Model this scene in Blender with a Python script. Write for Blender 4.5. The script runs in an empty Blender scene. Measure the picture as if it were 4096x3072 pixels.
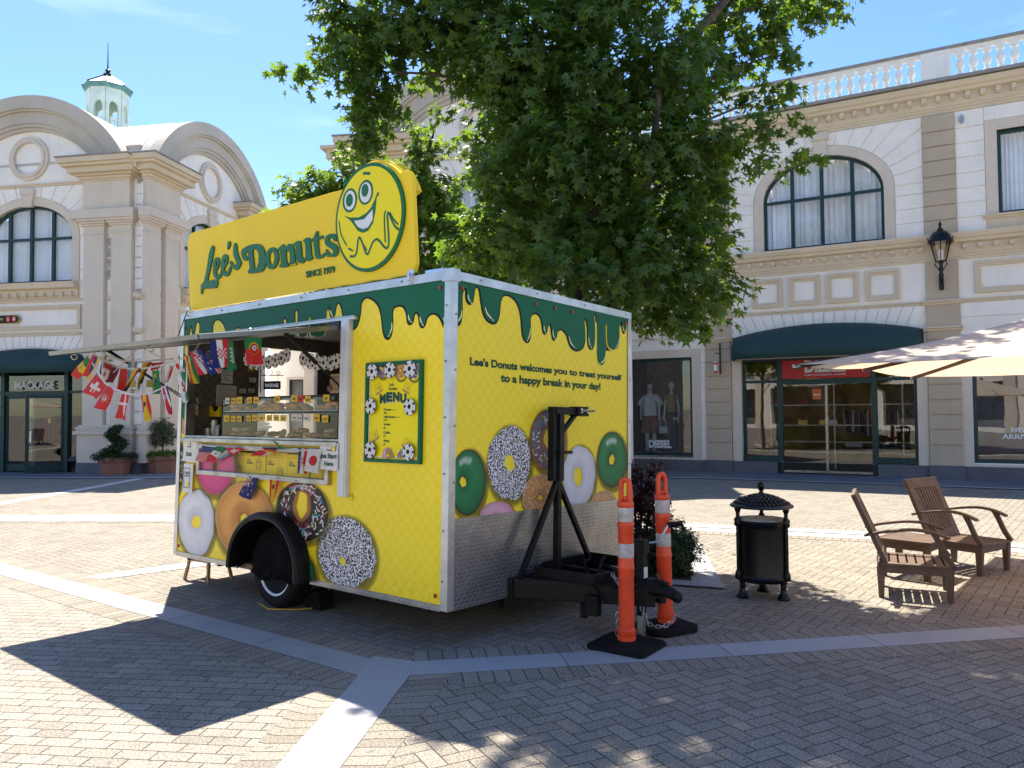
import bpy, bmesh, math, random
import numpy as np
from mathutils import Matrix, Vector
from mathutils.geometry import tessellate_polygon
random.seed(7); rng = np.random.default_rng(7)
R = math.radians; PI = math.pi
SC = bpy.context.scene; COL = SC.collection

# ---------------------------------------------------------------- camera
PITCH, ROLL, EYE = R(1.9), R(-0.49), 1.7
fw = Vector((0, math.cos(PITCH), math.sin(PITCH))); up0 = Vector((0, -math.sin(PITCH), math.cos(PITCH))); r0 = Vector((1, 0, 0))
rt = math.cos(ROLL)*r0 + math.sin(ROLL)*up0; upv = -math.sin(ROLL)*r0 + math.cos(ROLL)*up0
cam = bpy.data.cameras.new('camera'); camo = bpy.data.objects.new('camera', cam); COL.objects.link(camo)
cm = Matrix((rt, upv, -fw)).transposed().to_4x4(); cm.translation = Vector((0, 0, EYE)); camo.matrix_world = cm
cam.sensor_width = 36; cam.lens = 3120/4096*36; cam.clip_start = .05; cam.clip_end = 2000
SC.camera = camo

# ---------------------------------------------------------------- sky and sun
SUNV = Vector((-.141, .458, .878)).normalized()
w = bpy.data.worlds.new('World'); SC.world = w; w.use_nodes = True
nt = w.node_tree; nt.nodes.clear()
wo = nt.nodes.new('ShaderNodeOutputWorld'); bg = nt.nodes.new('ShaderNodeBackground'); sky = nt.nodes.new('ShaderNodeTexSky')
sky.sky_type = 'NISHITA'; sky.sun_disc = False; sky.sun_elevation = math.asin(SUNV.z); sky.sun_rotation = math.atan2(SUNV.x, SUNV.y)
sky.altitude = 0; sky.air_density = 1.0; sky.dust_density = .4; sky.ozone_density = 1.8
hsv = nt.nodes.new('ShaderNodeHueSaturation'); hsv.inputs['Saturation'].default_value = 1.25; hsv.inputs['Hue'].default_value = .508; hsv.inputs['Value'].default_value = 1.0
tcw = nt.nodes.new('ShaderNodeTexCoord'); mpw = nt.nodes.new('ShaderNodeMapping'); mpw.inputs['Rotation'].default_value = (0, R(-35), R(20)); mpw.inputs['Scale'].default_value = (1.2, 1.2, 7)
nzw = nt.nodes.new('ShaderNodeTexNoise'); nzw.inputs['Scale'].default_value = 2.2; nzw.inputs['Detail'].default_value = 7; nzw.inputs['Roughness'].default_value = .55
rmw = nt.nodes.new('ShaderNodeValToRGB'); rmw.color_ramp.elements[0].position = .56; rmw.color_ramp.elements[1].position = .9; rmw.color_ramp.elements[1].color = (.32, .32, .32, 1)
mxw = nt.nodes.new('ShaderNodeMix'); mxw.data_type = 'RGBA'
mxw.inputs[7].default_value = (8, 8.6, 9.2, 1)
nt.links.new(tcw.outputs['Generated'], mpw.inputs[0]); nt.links.new(mpw.outputs[0], nzw.inputs['Vector']); nt.links.new(nzw.outputs['Fac'], rmw.inputs[0])
nt.links.new(rmw.outputs[0], mxw.inputs[0]); nt.links.new(sky.outputs[0], hsv.inputs['Color']); nt.links.new(hsv.outputs[0], mxw.inputs[6])
nt.links.new(mxw.outputs[2], bg.inputs[0]); bg.inputs[1].default_value = .092
nt.links.new(bg.outputs[0], wo.inputs[0])
sl = bpy.data.lights.new('sun', 'SUN'); sl.energy = 4.9; sl.angle = R(.53); sl.color = (1, .92, .80)
so = bpy.data.objects.new('sun', sl); COL.objects.link(so); so.rotation_euler = (-SUNV).to_track_quat('-Z', 'Y').to_euler(); so.location = (0, 0, 30)
SC.view_settings.view_transform = 'Standard'; SC.view_settings.look = 'None'; SC.view_settings.gamma = 1; SC.view_settings.exposure = 1.52
try: SC.cycles.max_bounces = 6; SC.cycles.transparent_max_bounces = 12
except Exception: pass

# ---------------------------------------------------------------- materials
class S:                                            # tiny expression layer over shader sockets
    def __init__(s, t, k): s.t = t; s.k = k
    def _op(s, op, *a):
        n = s.t.nodes.new('ShaderNodeMath'); n.operation = op
        for i, x in enumerate((s,)+a):
            if isinstance(x, S): s.t.links.new(x.k, n.inputs[i])
            else: n.inputs[i].default_value = x
        return S(s.t, n.outputs[0])
    def __add__(s, o): return s._op('ADD', o)
    def __sub__(s, o): return s._op('SUBTRACT', o)
    def __mul__(s, o): return s._op('MULTIPLY', o)
    def __truediv__(s, o): return s._op('DIVIDE', o)
    def floor(s): return s._op('FLOOR')
    def fract(s): return s._op('FRACT')
    def mod(s, o): return s._op('FLOORED_MODULO', o)
    def lt(s, o): return s._op('LESS_THAN', o)
    def gt(s, o): return s._op('GREATER_THAN', o)
    def min(s, o): return s._op('MINIMUM', o)
    def max(s, o): return s._op('MAXIMUM', o)
    def abs(s): return s._op('ABSOLUTE')
    def sqrt(s): return s._op('SQRT')
    def sin(s): return s._op('SINE')
    def step(s, a, b):
        n = s.t.nodes.new('ShaderNodeMapRange'); n.inputs[1].default_value = a; n.inputs[2].default_value = b
        s.t.links.new(s.k, n.inputs[0]); return S(s.t, n.outputs[0])
MATS = {}
def newmat(name):
    m = bpy.data.materials.new(name); m.use_nodes = True; t = m.node_tree; b = t.nodes['Principled BSDF']; MATS[name] = m
    return m, t, b
def coords(t, kind='Object'):
    tc = t.nodes.new('ShaderNodeTexCoord'); sp = t.nodes.new('ShaderNodeSeparateXYZ'); t.links.new(tc.outputs[kind], sp.inputs[0])
    return tc.outputs[kind], S(t, sp.outputs[0]), S(t, sp.outputs[1]), S(t, sp.outputs[2])
def noise(t, vec, scale, detail=3, rough=.5):
    n = t.nodes.new('ShaderNodeTexNoise'); n.inputs['Scale'].default_value = scale; n.inputs['Detail'].default_value = detail; n.inputs['Roughness'].default_value = rough
    if vec is not None: t.links.new(vec, n.inputs['Vector'])
    return S(t, n.outputs['Fac'])
def mix(t, f, a, b):
    n = t.nodes.new('ShaderNodeMix'); n.data_type = 'RGBA'
    for i, x in ((0, f), (6, a), (7, b)):
        if isinstance(x, S): t.links.new(x.k, n.inputs[i])
        elif hasattr(x, 'is_linked'): t.links.new(x, n.inputs[i])
        elif i == 0: n.inputs[0].default_value = x
        else: n.inputs[i].default_value = (*x, 1) if len(x) == 3 else x
    return n.outputs[2]
def bump(t, b, h, dist=.01, strength=.5):
    n = t.nodes.new('ShaderNodeBump'); n.inputs['Distance'].default_value = dist; n.inputs['Strength'].default_value = strength
    t.links.new(h.k, n.inputs['Height']); t.links.new(n.outputs[0], b.inputs['Normal'])
def M(name, c, rough=.6, metal=0, var=.12, vs=6, bmp=0, bs=80, spec=.5, coat=0, c2=None, kind='Object'):
    m, t, b = newmat(name)
    v, x, y, z = coords(t, kind)
    n1 = noise(t, v, vs, 4, .6)
    dark = c2 if c2 else tuple(k*(1-2.2*var) for k in c)
    cc_ = mix(t, n1.step(.3, .7), dark, tuple(min(1, k*(1+var*.5)) for k in c))
    if name in ('white_stucco', 'cream_trim', 'cream_frame', 'tan_pilaster', 'arch_grey', 'white_trim'):      # rain streaks and grime
        mp = t.nodes.new('ShaderNodeMapping'); mp.inputs['Scale'].default_value = (3.2, 3.2, .28); t.links.new(v, mp.inputs[0])
        st_ = noise(t, mp.outputs[0], 1.6, 5, .7).step(.52, .78)*.16+noise(t, v, 5, 6, .75).step(.6, .8)*.12
        cc_ = mix(t, st_, cc_, tuple(k*.45 for k in c))
    t.links.new(cc_, b.inputs['Base Color'])
    b.inputs['Roughness'].default_value = rough; b.inputs['Metallic'].default_value = metal; b.inputs['Specular IOR Level'].default_value = spec
    b.inputs['Coat Weight'].default_value = coat
    if bmp: bump(t, b, noise(t, v, bs, 3), bmp, .6)
    return m
def L(r, g, b):                                     # sRGB 0-255 to linear
    return tuple(((k/255)/12.92 if k/255 < .04045 else ((k/255+.055)/1.055)**2.4) for k in (r, g, b))

M('white_stucco', (.88, .83, .745), .85, var=.05, vs=1.3, bmp=.004, bs=60)
M('cream_trim', (.66, .545, .385), .8, var=.05, vs=1.1, bmp=.003, bs=60)
M('cream_frame', (.66, .57, .46), .8, var=.04, vs=1.1, bmp=.003, bs=60)
M('tan_pilaster', (.50, .405, .29), .8, var=.05, vs=1.0, bmp=.003, bs=60)
M('arch_grey', (.52, .465, .385), .8, var=.08, vs=.8, bmp=.003, bs=60)
M('arch_roof', (.62, .58, .51), .85, var=.12, vs=.9)
M('white_trim', (.84, .83, .79), .7, var=.05, vs=2)
M('stone_coping', (.30, .28, .26), .85, var=.12, vs=5)
M('plinth_stone', (.115, .12, .135), .75, var=.1, vs=2, bmp=.004, bs=50)
M('green_frame', (.008, .042, .040), .45, var=.1, spec=.4)
M('awning_green', (.006, .042, .043), .75, var=.06, vs=2, bmp=.003, bs=300)
M('mint_metal', (.62, .76, .70), .55, var=.1, vs=3)
M('verdigris', (.16, .34, .33), .5, .2, var=.2, vs=4)
M('black_iron', (.004, .004, .005), .32, 0, spec=.35, var=.2, vs=12, bmp=.003, bs=90)
M('black_frame', (.006, .006, .007), .5, 0, spec=.25, var=.3, vs=8, bmp=.002, bs=60)
M('rubber', (.008, .008, .009), .85, spec=.2, var=.3, vs=15, bmp=.004, bs=120)
M('tyre', (.010, .010, .011), .8, spec=.2, var=.25, vs=10, bmp=.003, bs=90)
M('cover_cloth', (.005, .005, .006), .95, spec=.15, var=.3, vs=8, bmp=.02, bs=9)
M('chrome', (.62, .63, .65), .25, 1, var=.1, vs=8)
M('aluminium', (.60, .60, .59), .38, .75, var=.12, vs=5, bmp=.001, bs=50)
M('white_metal', (.62, .64, .66), .4, .25, var=.08, vs=5)
M('steel', (.45, .44, .42), .35, .9, var=.2, vs=7)
M('hatch_metal', (.13, .125, .12), .4, .7, var=.25, vs=4)
M('roof_metal', (.6, .6, .6), .5, .3, var=.1)
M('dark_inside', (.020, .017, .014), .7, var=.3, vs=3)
M('wood_floor', (.16, .11, .07), .6, var=.2, vs=3)
M('teak', (.115, .070, .043), .6, var=.18, vs=7, bmp=.002, bs=60)
M('pale_wood', (.42, .24, .11), .6, var=.2, vs=12)
M('terracotta', (.26, .115, .075), .75, var=.1, vs=6, bmp=.002, bs=60)
M('orange_plastic', (.82, .080, .022), .42, var=.12, vs=9, bmp=.001, bs=40)
M('reflective_white', (.62, .58, .55), .5, var=.22, vs=14, bmp=.003, bs=40)
M('bark', (.085, .072, .058), .95, var=.35, vs=9, bmp=.02, bs=25)
M('soil', (.03, .02, .014), .95, var=.4, vs=12, bmp=.02, bs=50)
M('yellow_sign', (.93, .66, .025), .5, spec=.25, var=.03, vs=1.5)
M('yellow_disc', (.88, .74, .004), .4, spec=.25, var=.03, vs=1.5)
M('yellow_print', (.80, .62, .012), .5, spec=.25, var=.04, vs=3)
M('yellow_tag', (.72, .46, .02), .6, var=.05, vs=30)
M('green_print', (.006, .125, .055), .5, spec=.22, var=.05, vs=3)
M('green_letter', (.006, .145, .05), .4, var=.06, vs=6, spec=.3)
M('ink', (.006, .007, .010), .5, spec=.2, var=.05)
M('ink_green', (.004, .075, .045), .5, spec=.2, var=.05)
M('highlight', (.72, .78, .35), .5, var=.02)
M('white_print', (.74, .74, .73), .5, var=.03)
M('paper', (.70, .69, .67), .7, var=.06, vs=9)
M('kraft', (.42, .26, .13), .8, var=.1, vs=9)
M('red_print', (.55, .02, .02), .5, var=.04)
M('lamp_red', (.35, .03, .01), .3, var=.1, vs=30)
M('sign_red', (.42, .010, .016), .5, var=.05)
M('orange_poster', (.55, .12, .03), .6, var=.05)
M('curtain', (.90, .89, .87), .9, var=.05, vs=2)
M('linen_white', (.6, .61, .6), .9, var=.06, vs=6)
M('skin_white', (.55, .56, .52), .5, var=.03)
M('mustard_cloth', (.40, .24, .04), .9, var=.1, vs=6)
M('rust_cloth', (.25, .07, .045), .9, var=.12, vs=6)
M('grey_cloth', (.07, .05, .055), .9, var=.15, vs=6)
M('navy_cloth', (.02, .03, .08), .9, var=.15, vs=6)
M('gold', (.55, .38, .10), .3, .9, var=.1)
M('interior_yellow', (.42, .27, .03), .8, var=.25, vs=2)
M('interior_red', (.22, .03, .025), .8, var=.25, vs=2)
M('interior_grey', (.18, .17, .16), .8, var=.2, vs=2)
M('umbrella_rib', (.025, .016, .013), .5, .2)
M('concrete_slab', (.18, .18, .185), .85, var=.12, vs=3, bmp=.003, bs=90)
M('brushed_edge', (.22, .22, .22), .35, .8)
M('granite', (.33, .335, .35), .75, var=.12, vs=90, bmp=.002, bs=200)
M('granite_light', (.50, .49, .47), .75, var=.12, vs=90)
M('slot_dark', (.05, .05, .055), .8)
M('brown_bag', (.10, .05, .03), .5, var=.3, vs=12)
M('glazed', (.56, .25, .07), .45, var=.16, vs=14, coat=.15)
M('dough', (.50, .25, .10), .7, var=.2, vs=14)
M('choc', (.035, .018, .012), .4, var=.2, vs=20)
M('cream_frost', (.55, .42, .25), .6, var=.2, vs=30, bmp=.004, bs=90)
M('blue_frost', (.16, .2, .32), .6, var=.4, vs=40)
M('mint_print', (.02, .30, .20), .5, var=.05)
M('portrait', (.42, .28, .22), .6, var=.4, vs=2.5)
M('poster_blue', (.10, .12, .20), .6, var=.5, vs=1.5)
M('pink_print', (.60, .10, .22), .5)
for n_, c_ in dict(f_red=(.62, .022, .022), f_green=(.012, .20, .06), f_yellow=(.75, .50, .01), f_blue=(.012, .025, .16), f_lblue=(.12, .40, .62), f_white=(.76, .76, .76), f_black=(.012, .012, .014), f_maroon=(.16, .006, .03)).items():
    m, t, b = newmat(n_); b.inputs['Base Color'].default_value = (*c_, 1); b.inputs['Roughness'].default_value = .7
    v, x, y, z = coords(t); t.links.new(mix(t, noise(t, v, 25, 2).step(.3, .7), tuple(k*.88 for k in c_), c_), b.inputs['Base Color'])
    tr = t.nodes.new('ShaderNodeBsdfTranslucent'); tr.inputs[0].default_value = (*c_, 1); ms = t.nodes.new('ShaderNodeMixShader'); ms.inputs[0].default_value = .35
    o = t.nodes['Material Output']; t.links.new(b.outputs[0], ms.inputs[1]); t.links.new(tr.outputs[0], ms.inputs[2]); t.links.new(ms.outputs[0], o.inputs[0])

def glass(name, tint=(1, 1, 1), refl=1.0, rough=.0, milk=0):
    m, t, b = newmat(name); t.nodes.remove(b); o = t.nodes['Material Output']
    tr = t.nodes.new('ShaderNodeBsdfTransparent'); tr.inputs[0].default_value = (*tint, 1)
    gl = t.nodes.new('ShaderNodeBsdfGlossy'); gl.inputs['Roughness'].default_value = rough
    fr = t.nodes.new('ShaderNodeLayerWeight'); fr.inputs[0].default_value = .5
    bpn = t.nodes.new('ShaderNodeBump')
    v, x, y, z = coords(t); bpn.inputs['Distance'].default_value = .004; bpn.inputs['Strength'].default_value = .25; t.links.new(noise(t, v, 1.4, 1).k, bpn.inputs['Height'])
    t.links.new(bpn.outputs[0], gl.inputs['Normal'])
    fc = S(t, fr.outputs[1]); f = ((fc*fc*fc*fc*.9+.05)*refl + milk).min(.9)
    ms = t.nodes.new('ShaderNodeMixShader'); t.links.new(f.k, ms.inputs[0]); t.links.new(tr.outputs[0], ms.inputs[1]); t.links.new(gl.outputs[0], ms.inputs[2]); t.links.new(ms.outputs[0], o.inputs[0])
glass('shop_glass', (.80, .82, .81), 2.0, milk=.02); glass('upper_glass', (.94, .96, .98), 1.3, milk=.02); glass('case_glass', (.95, .97, .96), .9); glass('lamp_glass', (.9, .9, .88), 1.5)
glass('niche_glass', (.97, .97, .97), .6)

def leafmat(name, c, c2, tc, tf=.45):
    m, t, b = newmat(name); v, x, y, z = coords(t)
    oi = t.nodes.new('ShaderNodeNewGeometry'); rnd = S(t, oi.outputs['Random Per Island'])
    col = mix(t, rnd, c, c2); t.links.new(col, b.inputs['Base Color']); b.inputs['Roughness'].default_value = .42; b.inputs['Specular IOR Level'].default_value = .35
    tr = t.nodes.new('ShaderNodeBsdfTranslucent'); t.links.new(mix(t, rnd, tc, tuple(k*.7 for k in tc)), tr.inputs[0]); ms = t.nodes.new('ShaderNodeMixShader'); ms.inputs[0].default_value = tf
    o = t.nodes['Material Output']; t.links.new(b.outputs[0], ms.inputs[1]); t.links.new(tr.outputs[0], ms.inputs[2]); t.links.new(ms.outputs[0], o.inputs[0])
leafmat('leaf_sweetgum', (.034, .078, .022), (.075, .135, .034), (.26, .42, .03), .42)
leafmat('leaf_young', (.06, .13, .025), (.10, .19, .035), (.34, .50, .05), .45)
leafmat('leaf_box', (.018, .045, .014), (.035, .08, .022), (.05, .12, .02), .25)
leafmat('leaf_purple', (.022, .014, .014), (.045, .02, .018), (.16, .03, .03), .3)
leafmat('leaf_pale', (.07, .095, .045), (.13, .15, .08), (.1, .14, .05), .3)
leafmat('leaf_fallen', (.4, .22, .05), (.5, .3, .06), (.3, .2, .03), .2)

# canvas of the parasol: white on top, glows warm underneath
m, t, b = newmat('canvas'); b.inputs['Base Color'].default_value = (.74, .68, .55, 1); b.inputs['Roughness'].default_value = .8
tr = t.nodes.new('ShaderNodeBsdfTranslucent'); tr.inputs[0].default_value = (.80, .50, .33, 1); ms = t.nodes.new('ShaderNodeMixShader'); ms.inputs[0].default_value = .42
o = t.nodes['Material Output']; t.links.new(b.outputs[0], ms.inputs[1]); t.links.new(tr.outputs[0], ms.inputs[2]); t.links.new(ms.outputs[0], o.inputs[0])

# pavers -----------------------------------------------------------
def paver(name, pattern, w=.105, l=.21, tone=(.215, .194, .160)):
    m, t, b = newmat(name); v, x, y, z = coords(t, 'UV')
    if pattern == 'herring':
        px, py = x/w, y/w; i, j = px.floor(), py.floor(); fx, fy = px.fract(), py.fract()
        k = (i-j).mod(4); k1 = k.gt(.5)*k.lt(1.5); k3 = k.gt(2.5); vert = k.gt(1.5); hor = S(t, vert.k)*-1+1
        al = (fx+k1)*hor + (fy*-1+1+k3)*vert; ac = fy*hor + fx*vert
        e = al.min(al*-1+2).min(ac).min(ac*-1+1)
        ida = i-k1*hor; idb = j+k3*vert
    elif pattern == 'run':
        py = y/w; j = py.floor(); px = x/l + j.mod(2)*.5; i = px.floor(); fx, fy = px.fract(), py.fract()
        e = (fx.min(fx*-1+1)*2).min(fy.min(fy*-1+1)); ida, idb = i, j
    else:                                            # soldier course / slabs: only cross joints
        px = x/w; i = px.floor(); fx = px.fract(); e = fx.min(fx*-1+1); ida, idb = i, (x*0)
    cb = t.nodes.new('ShaderNodeCombineXYZ'); t.links.new(ida.k, cb.inputs[0]); t.links.new(idb.k, cb.inputs[1])
    wn = t.nodes.new('ShaderNodeTexWhiteNoise'); wn.noise_dimensions = '2D'; t.links.new(cb.outputs[0], wn.inputs['Vector']); rnd = S(t, wn.outputs['Value'])
    nz = noise(t, v, 75, 4, .9); big = noise(t, v, .9, 4, .6)
    wob = noise(t, v, 30, 2)*.04
    joint = (e+wob-.02).step(.012, .05)
    br = tuple(tone); 
    c1 = mix(t, rnd, tuple(k*.86 for k in br), tuple(k*1.08 for k in br))
    odd = rnd.gt(.93); c1 = mix(t, odd*.45, c1, tuple(k*.45 for k in br))
    sp_ = mix(t, nz.step(.36, .60), (.12, .115, .11), (2.0, 1.98, 1.94))
    mm = t.nodes.new('ShaderNodeMix'); mm.data_type = 'RGBA'; mm.blend_type = 'MULTIPLY'; mm.inputs[0].default_value = .8
    t.links.new(c1, mm.inputs[6]); t.links.new(sp_, mm.inputs[7])
    c2 = mix(t, big.step(.35, .75)*.22, mm.outputs[2], tuple(k*.62 for k in br))
    gum = noise(t, v, 11, 1).step(.72, .735)*.5+noise(t, v, 2.6, 5, .7).step(.58, .72)*.34+noise(t, v, .7, 6, .7).step(.55, .72)*.22
    c2 = mix(t, gum.min(.6), c2, tuple(k*.4 for k in br))
    c3 = mix(t, joint, tuple(k*.2 for k in br), c2)
    t.links.new(c3, b.inputs['Base Color']); b.inputs['Roughness'].default_value = .85; b.inputs['Specular IOR Level'].default_value = .25
    bump(t, b, joint*1.0 + nz*.35, .006, .7)
    return m
paver('paver_herring', 'herring', .1); paver('paver_run', 'run', .098, .196, (.232, .213, .182)); paver('paver_soldier', 'sold', .1)
def slab(name, tone, l):
    m, t, b = newmat(name); v, x, y, z = coords(t, 'UV')
    px = x/l; i = px.floor(); fx = px.fract(); e = fx.min(fx*-1+1)*l
    wn = t.nodes.new('ShaderNodeTexWhiteNoise'); wn.noise_dimensions = '1D'; t.links.new(i.k, wn.inputs['W']); rnd = S(t, wn.outputs['Value'])
    nz = noise(t, v, 80, 4, .9); big = noise(t, v, 2.2, 5, .6)
    c = mix(t, rnd, tuple(k*.9 for k in tone), tuple(k*1.06 for k in tone)); c = mix(t, nz.step(.4, .7)*.5, c, tuple(k*1.35 for k in tone)); c = mix(t, nz.step(.5, .3)*.35, c, tuple(k*.4 for k in tone))
    c = mix(t, big.step(.52, .75)*.3, c, tuple(k*.5 for k in tone)); c = mix(t, e.step(.002, .006), tuple(k*.2 for k in tone), c)
    t.links.new(c, b.inputs['Base Color']); b.inputs['Roughness'].default_value = .7; bump(t, b, nz, .002, .4)
slab('granite_band', (.30, .31, .32), 1.15); slab('granite_pale', (.47, .465, .45), 1.2); slab('walk_slab', (.15, .152, .16), .9)

# printed wrap: yellow with faint round emblems
m, t, b = newmat('wrap'); v, x, y, z = coords(t)
u = x+y; row = (z/.0525).floor(); uu = (u/.104 + row.mod(2)*.5).fract()-.5; vv = (z/.0525).fract()-.5
du = uu*.104; dv = vv*.0525; d = (du*du+dv*dv).sqrt()
ring = d.gt(.0205)*d.lt(.0238); inn = d.lt(.0165)*noise(t, v, 190, 1).gt(.52)*.75
seam = (u+1.245).abs().lt(.0012)+(u-1.255).abs().lt(.0012)+(u+.11).abs().lt(.0009)
c = mix(t, (ring+inn).min(1)*.45, (.95, .72, .014), (.98, .92, .26)); c = mix(t, noise(t, v, 1.6, 4).step(.35, .75)*.12, c, (.62, .44, .01)); c = mix(t, seam*.35, c, (.3, .2, .01))
dirt = (noise(t, v, 7, 6, .7).step(.66, .8)*.22 + (z*-1+.5).step(.1, .5)*noise(t, v, 16, 5, .75).step(.45, .8)*.35).min(.5); c = mix(t, dirt, c, (.28, .22, .03))
t.links.new(c, b.inputs['Base Color']); b.inputs['Roughness'].default_value = .38; b.inputs['Specular IOR Level'].default_value = .28
bump(t, b, noise(t, v, 3, 2), .004, .25)

# printed doughnuts: colour by vertex, speckles by kind
def dmat(name, speck=None, sc=60, lo=.5, hi=.56, amt=1.0, stretch=1):
    m, t, b = newmat(name); v, x, y, z = coords(t)
    at = t.nodes.new('ShaderNodeAttribute'); at.attribute_name = 'Col'; c = at.outputs['Color']
    c = mix(t, (noise(t, v, 9, 6, .65).step(.35, .7)*.35+noise(t, v, 38, 4, .7).step(.5, .75)*.3), c, mix(t, .55, at.outputs['Color'], (.1, .05, .03)) if speck != 'w' else (.45, .45, .5))
    if speck and speck != 'w':
        n1 = noise(t, v, sc, 3, .6); c = mix(t, n1.step(lo, hi)*amt, c, speck)
    t.links.new(c, b.inputs['Base Color']); b.inputs['Roughness'].default_value = .4; b.inputs['Specular IOR Level'].default_value = .2
dmat('dn_plain'); dmat('dn_white', 'w'); dmat('dn_coco', (.76, .76, .79), 72, .47, .53); dmat('dn_sugar', (.75, .68, .6), 60, .55, .62, .8); dmat('dn_gloss')
m, t, b = newmat('dn_halo'); at = t.nodes.new('ShaderNodeAttribute'); at.attribute_name = 'Col'; t.links.new(at.outputs['Color'], b.inputs['Base Color']); b.inputs['Roughness'].default_value = .5
tr = t.nodes.new('ShaderNodeBsdfTransparent'); ms = t.nodes.new('ShaderNodeMixShader'); t.links.new(at.outputs['Alpha'], ms.inputs[0]); t.links.new(tr.outputs[0], ms.inputs[1]); t.links.new(b.outputs[0], ms.inputs[2]); t.links.new(ms.outputs[0], t.nodes['Material Output'].inputs[0])

# diamond tread plate
m, t, b = newmat('tread_plate'); v, x, y, z = coords(t)
u = x+y; s_ = .03; a_ = u/s_; c_ = z/s_; i_, j_ = a_.floor(), c_.floor(); fu, fv = a_.fract()-.5, c_.fract()-.5; par = (i_+j_).mod(2); sg = par*2-1
p = (fu*sg+fv)*.7071; q = (fu-fv*sg)*.7071
qq = (fu*sg-fv)*.7071
d = ((p/.52)*(p/.52)+(qq/.13)*(qq/.13)).sqrt(); h = d.step(1.05, .55)
cc = mix(t, h, (.42, .415, .41), (.92, .92, .92)); cc = mix(t, noise(t, v, 3, 4).step(.35, .7)*.3, cc, (.22, .215, .21))
t.links.new(cc, b.inputs['Base Color']); b.inputs['Metallic'].default_value = .9; b.inputs['Roughness'].default_value = .3
bump(t, b, h+noise(t, v, 4, 2)*1.2, .008, 1.0)
# quilted dark steel
m, t, b = newmat('quilted'); v, x, y, z = coords(t); a_ = ((y+z)/.11).fract()-.5; c_ = ((y-z)/.11).fract()-.5
h = (a_*a_*-1+.25)*(c_*c_*-1+.25)*16; b.inputs['Base Color'].default_value = (.20, .17, .145, 1); b.inputs['Metallic'].default_value = .5; b.inputs['Roughness'].default_value = .45; bump(t, b, h, .008, .8)
# soccer ball print is drawn as geometry; reflective trailer ceiling
M('ceiling_foil', (.5, .49, .47), .35, .6, var=.1, vs=3, bmp=.006, bs=12)
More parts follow.
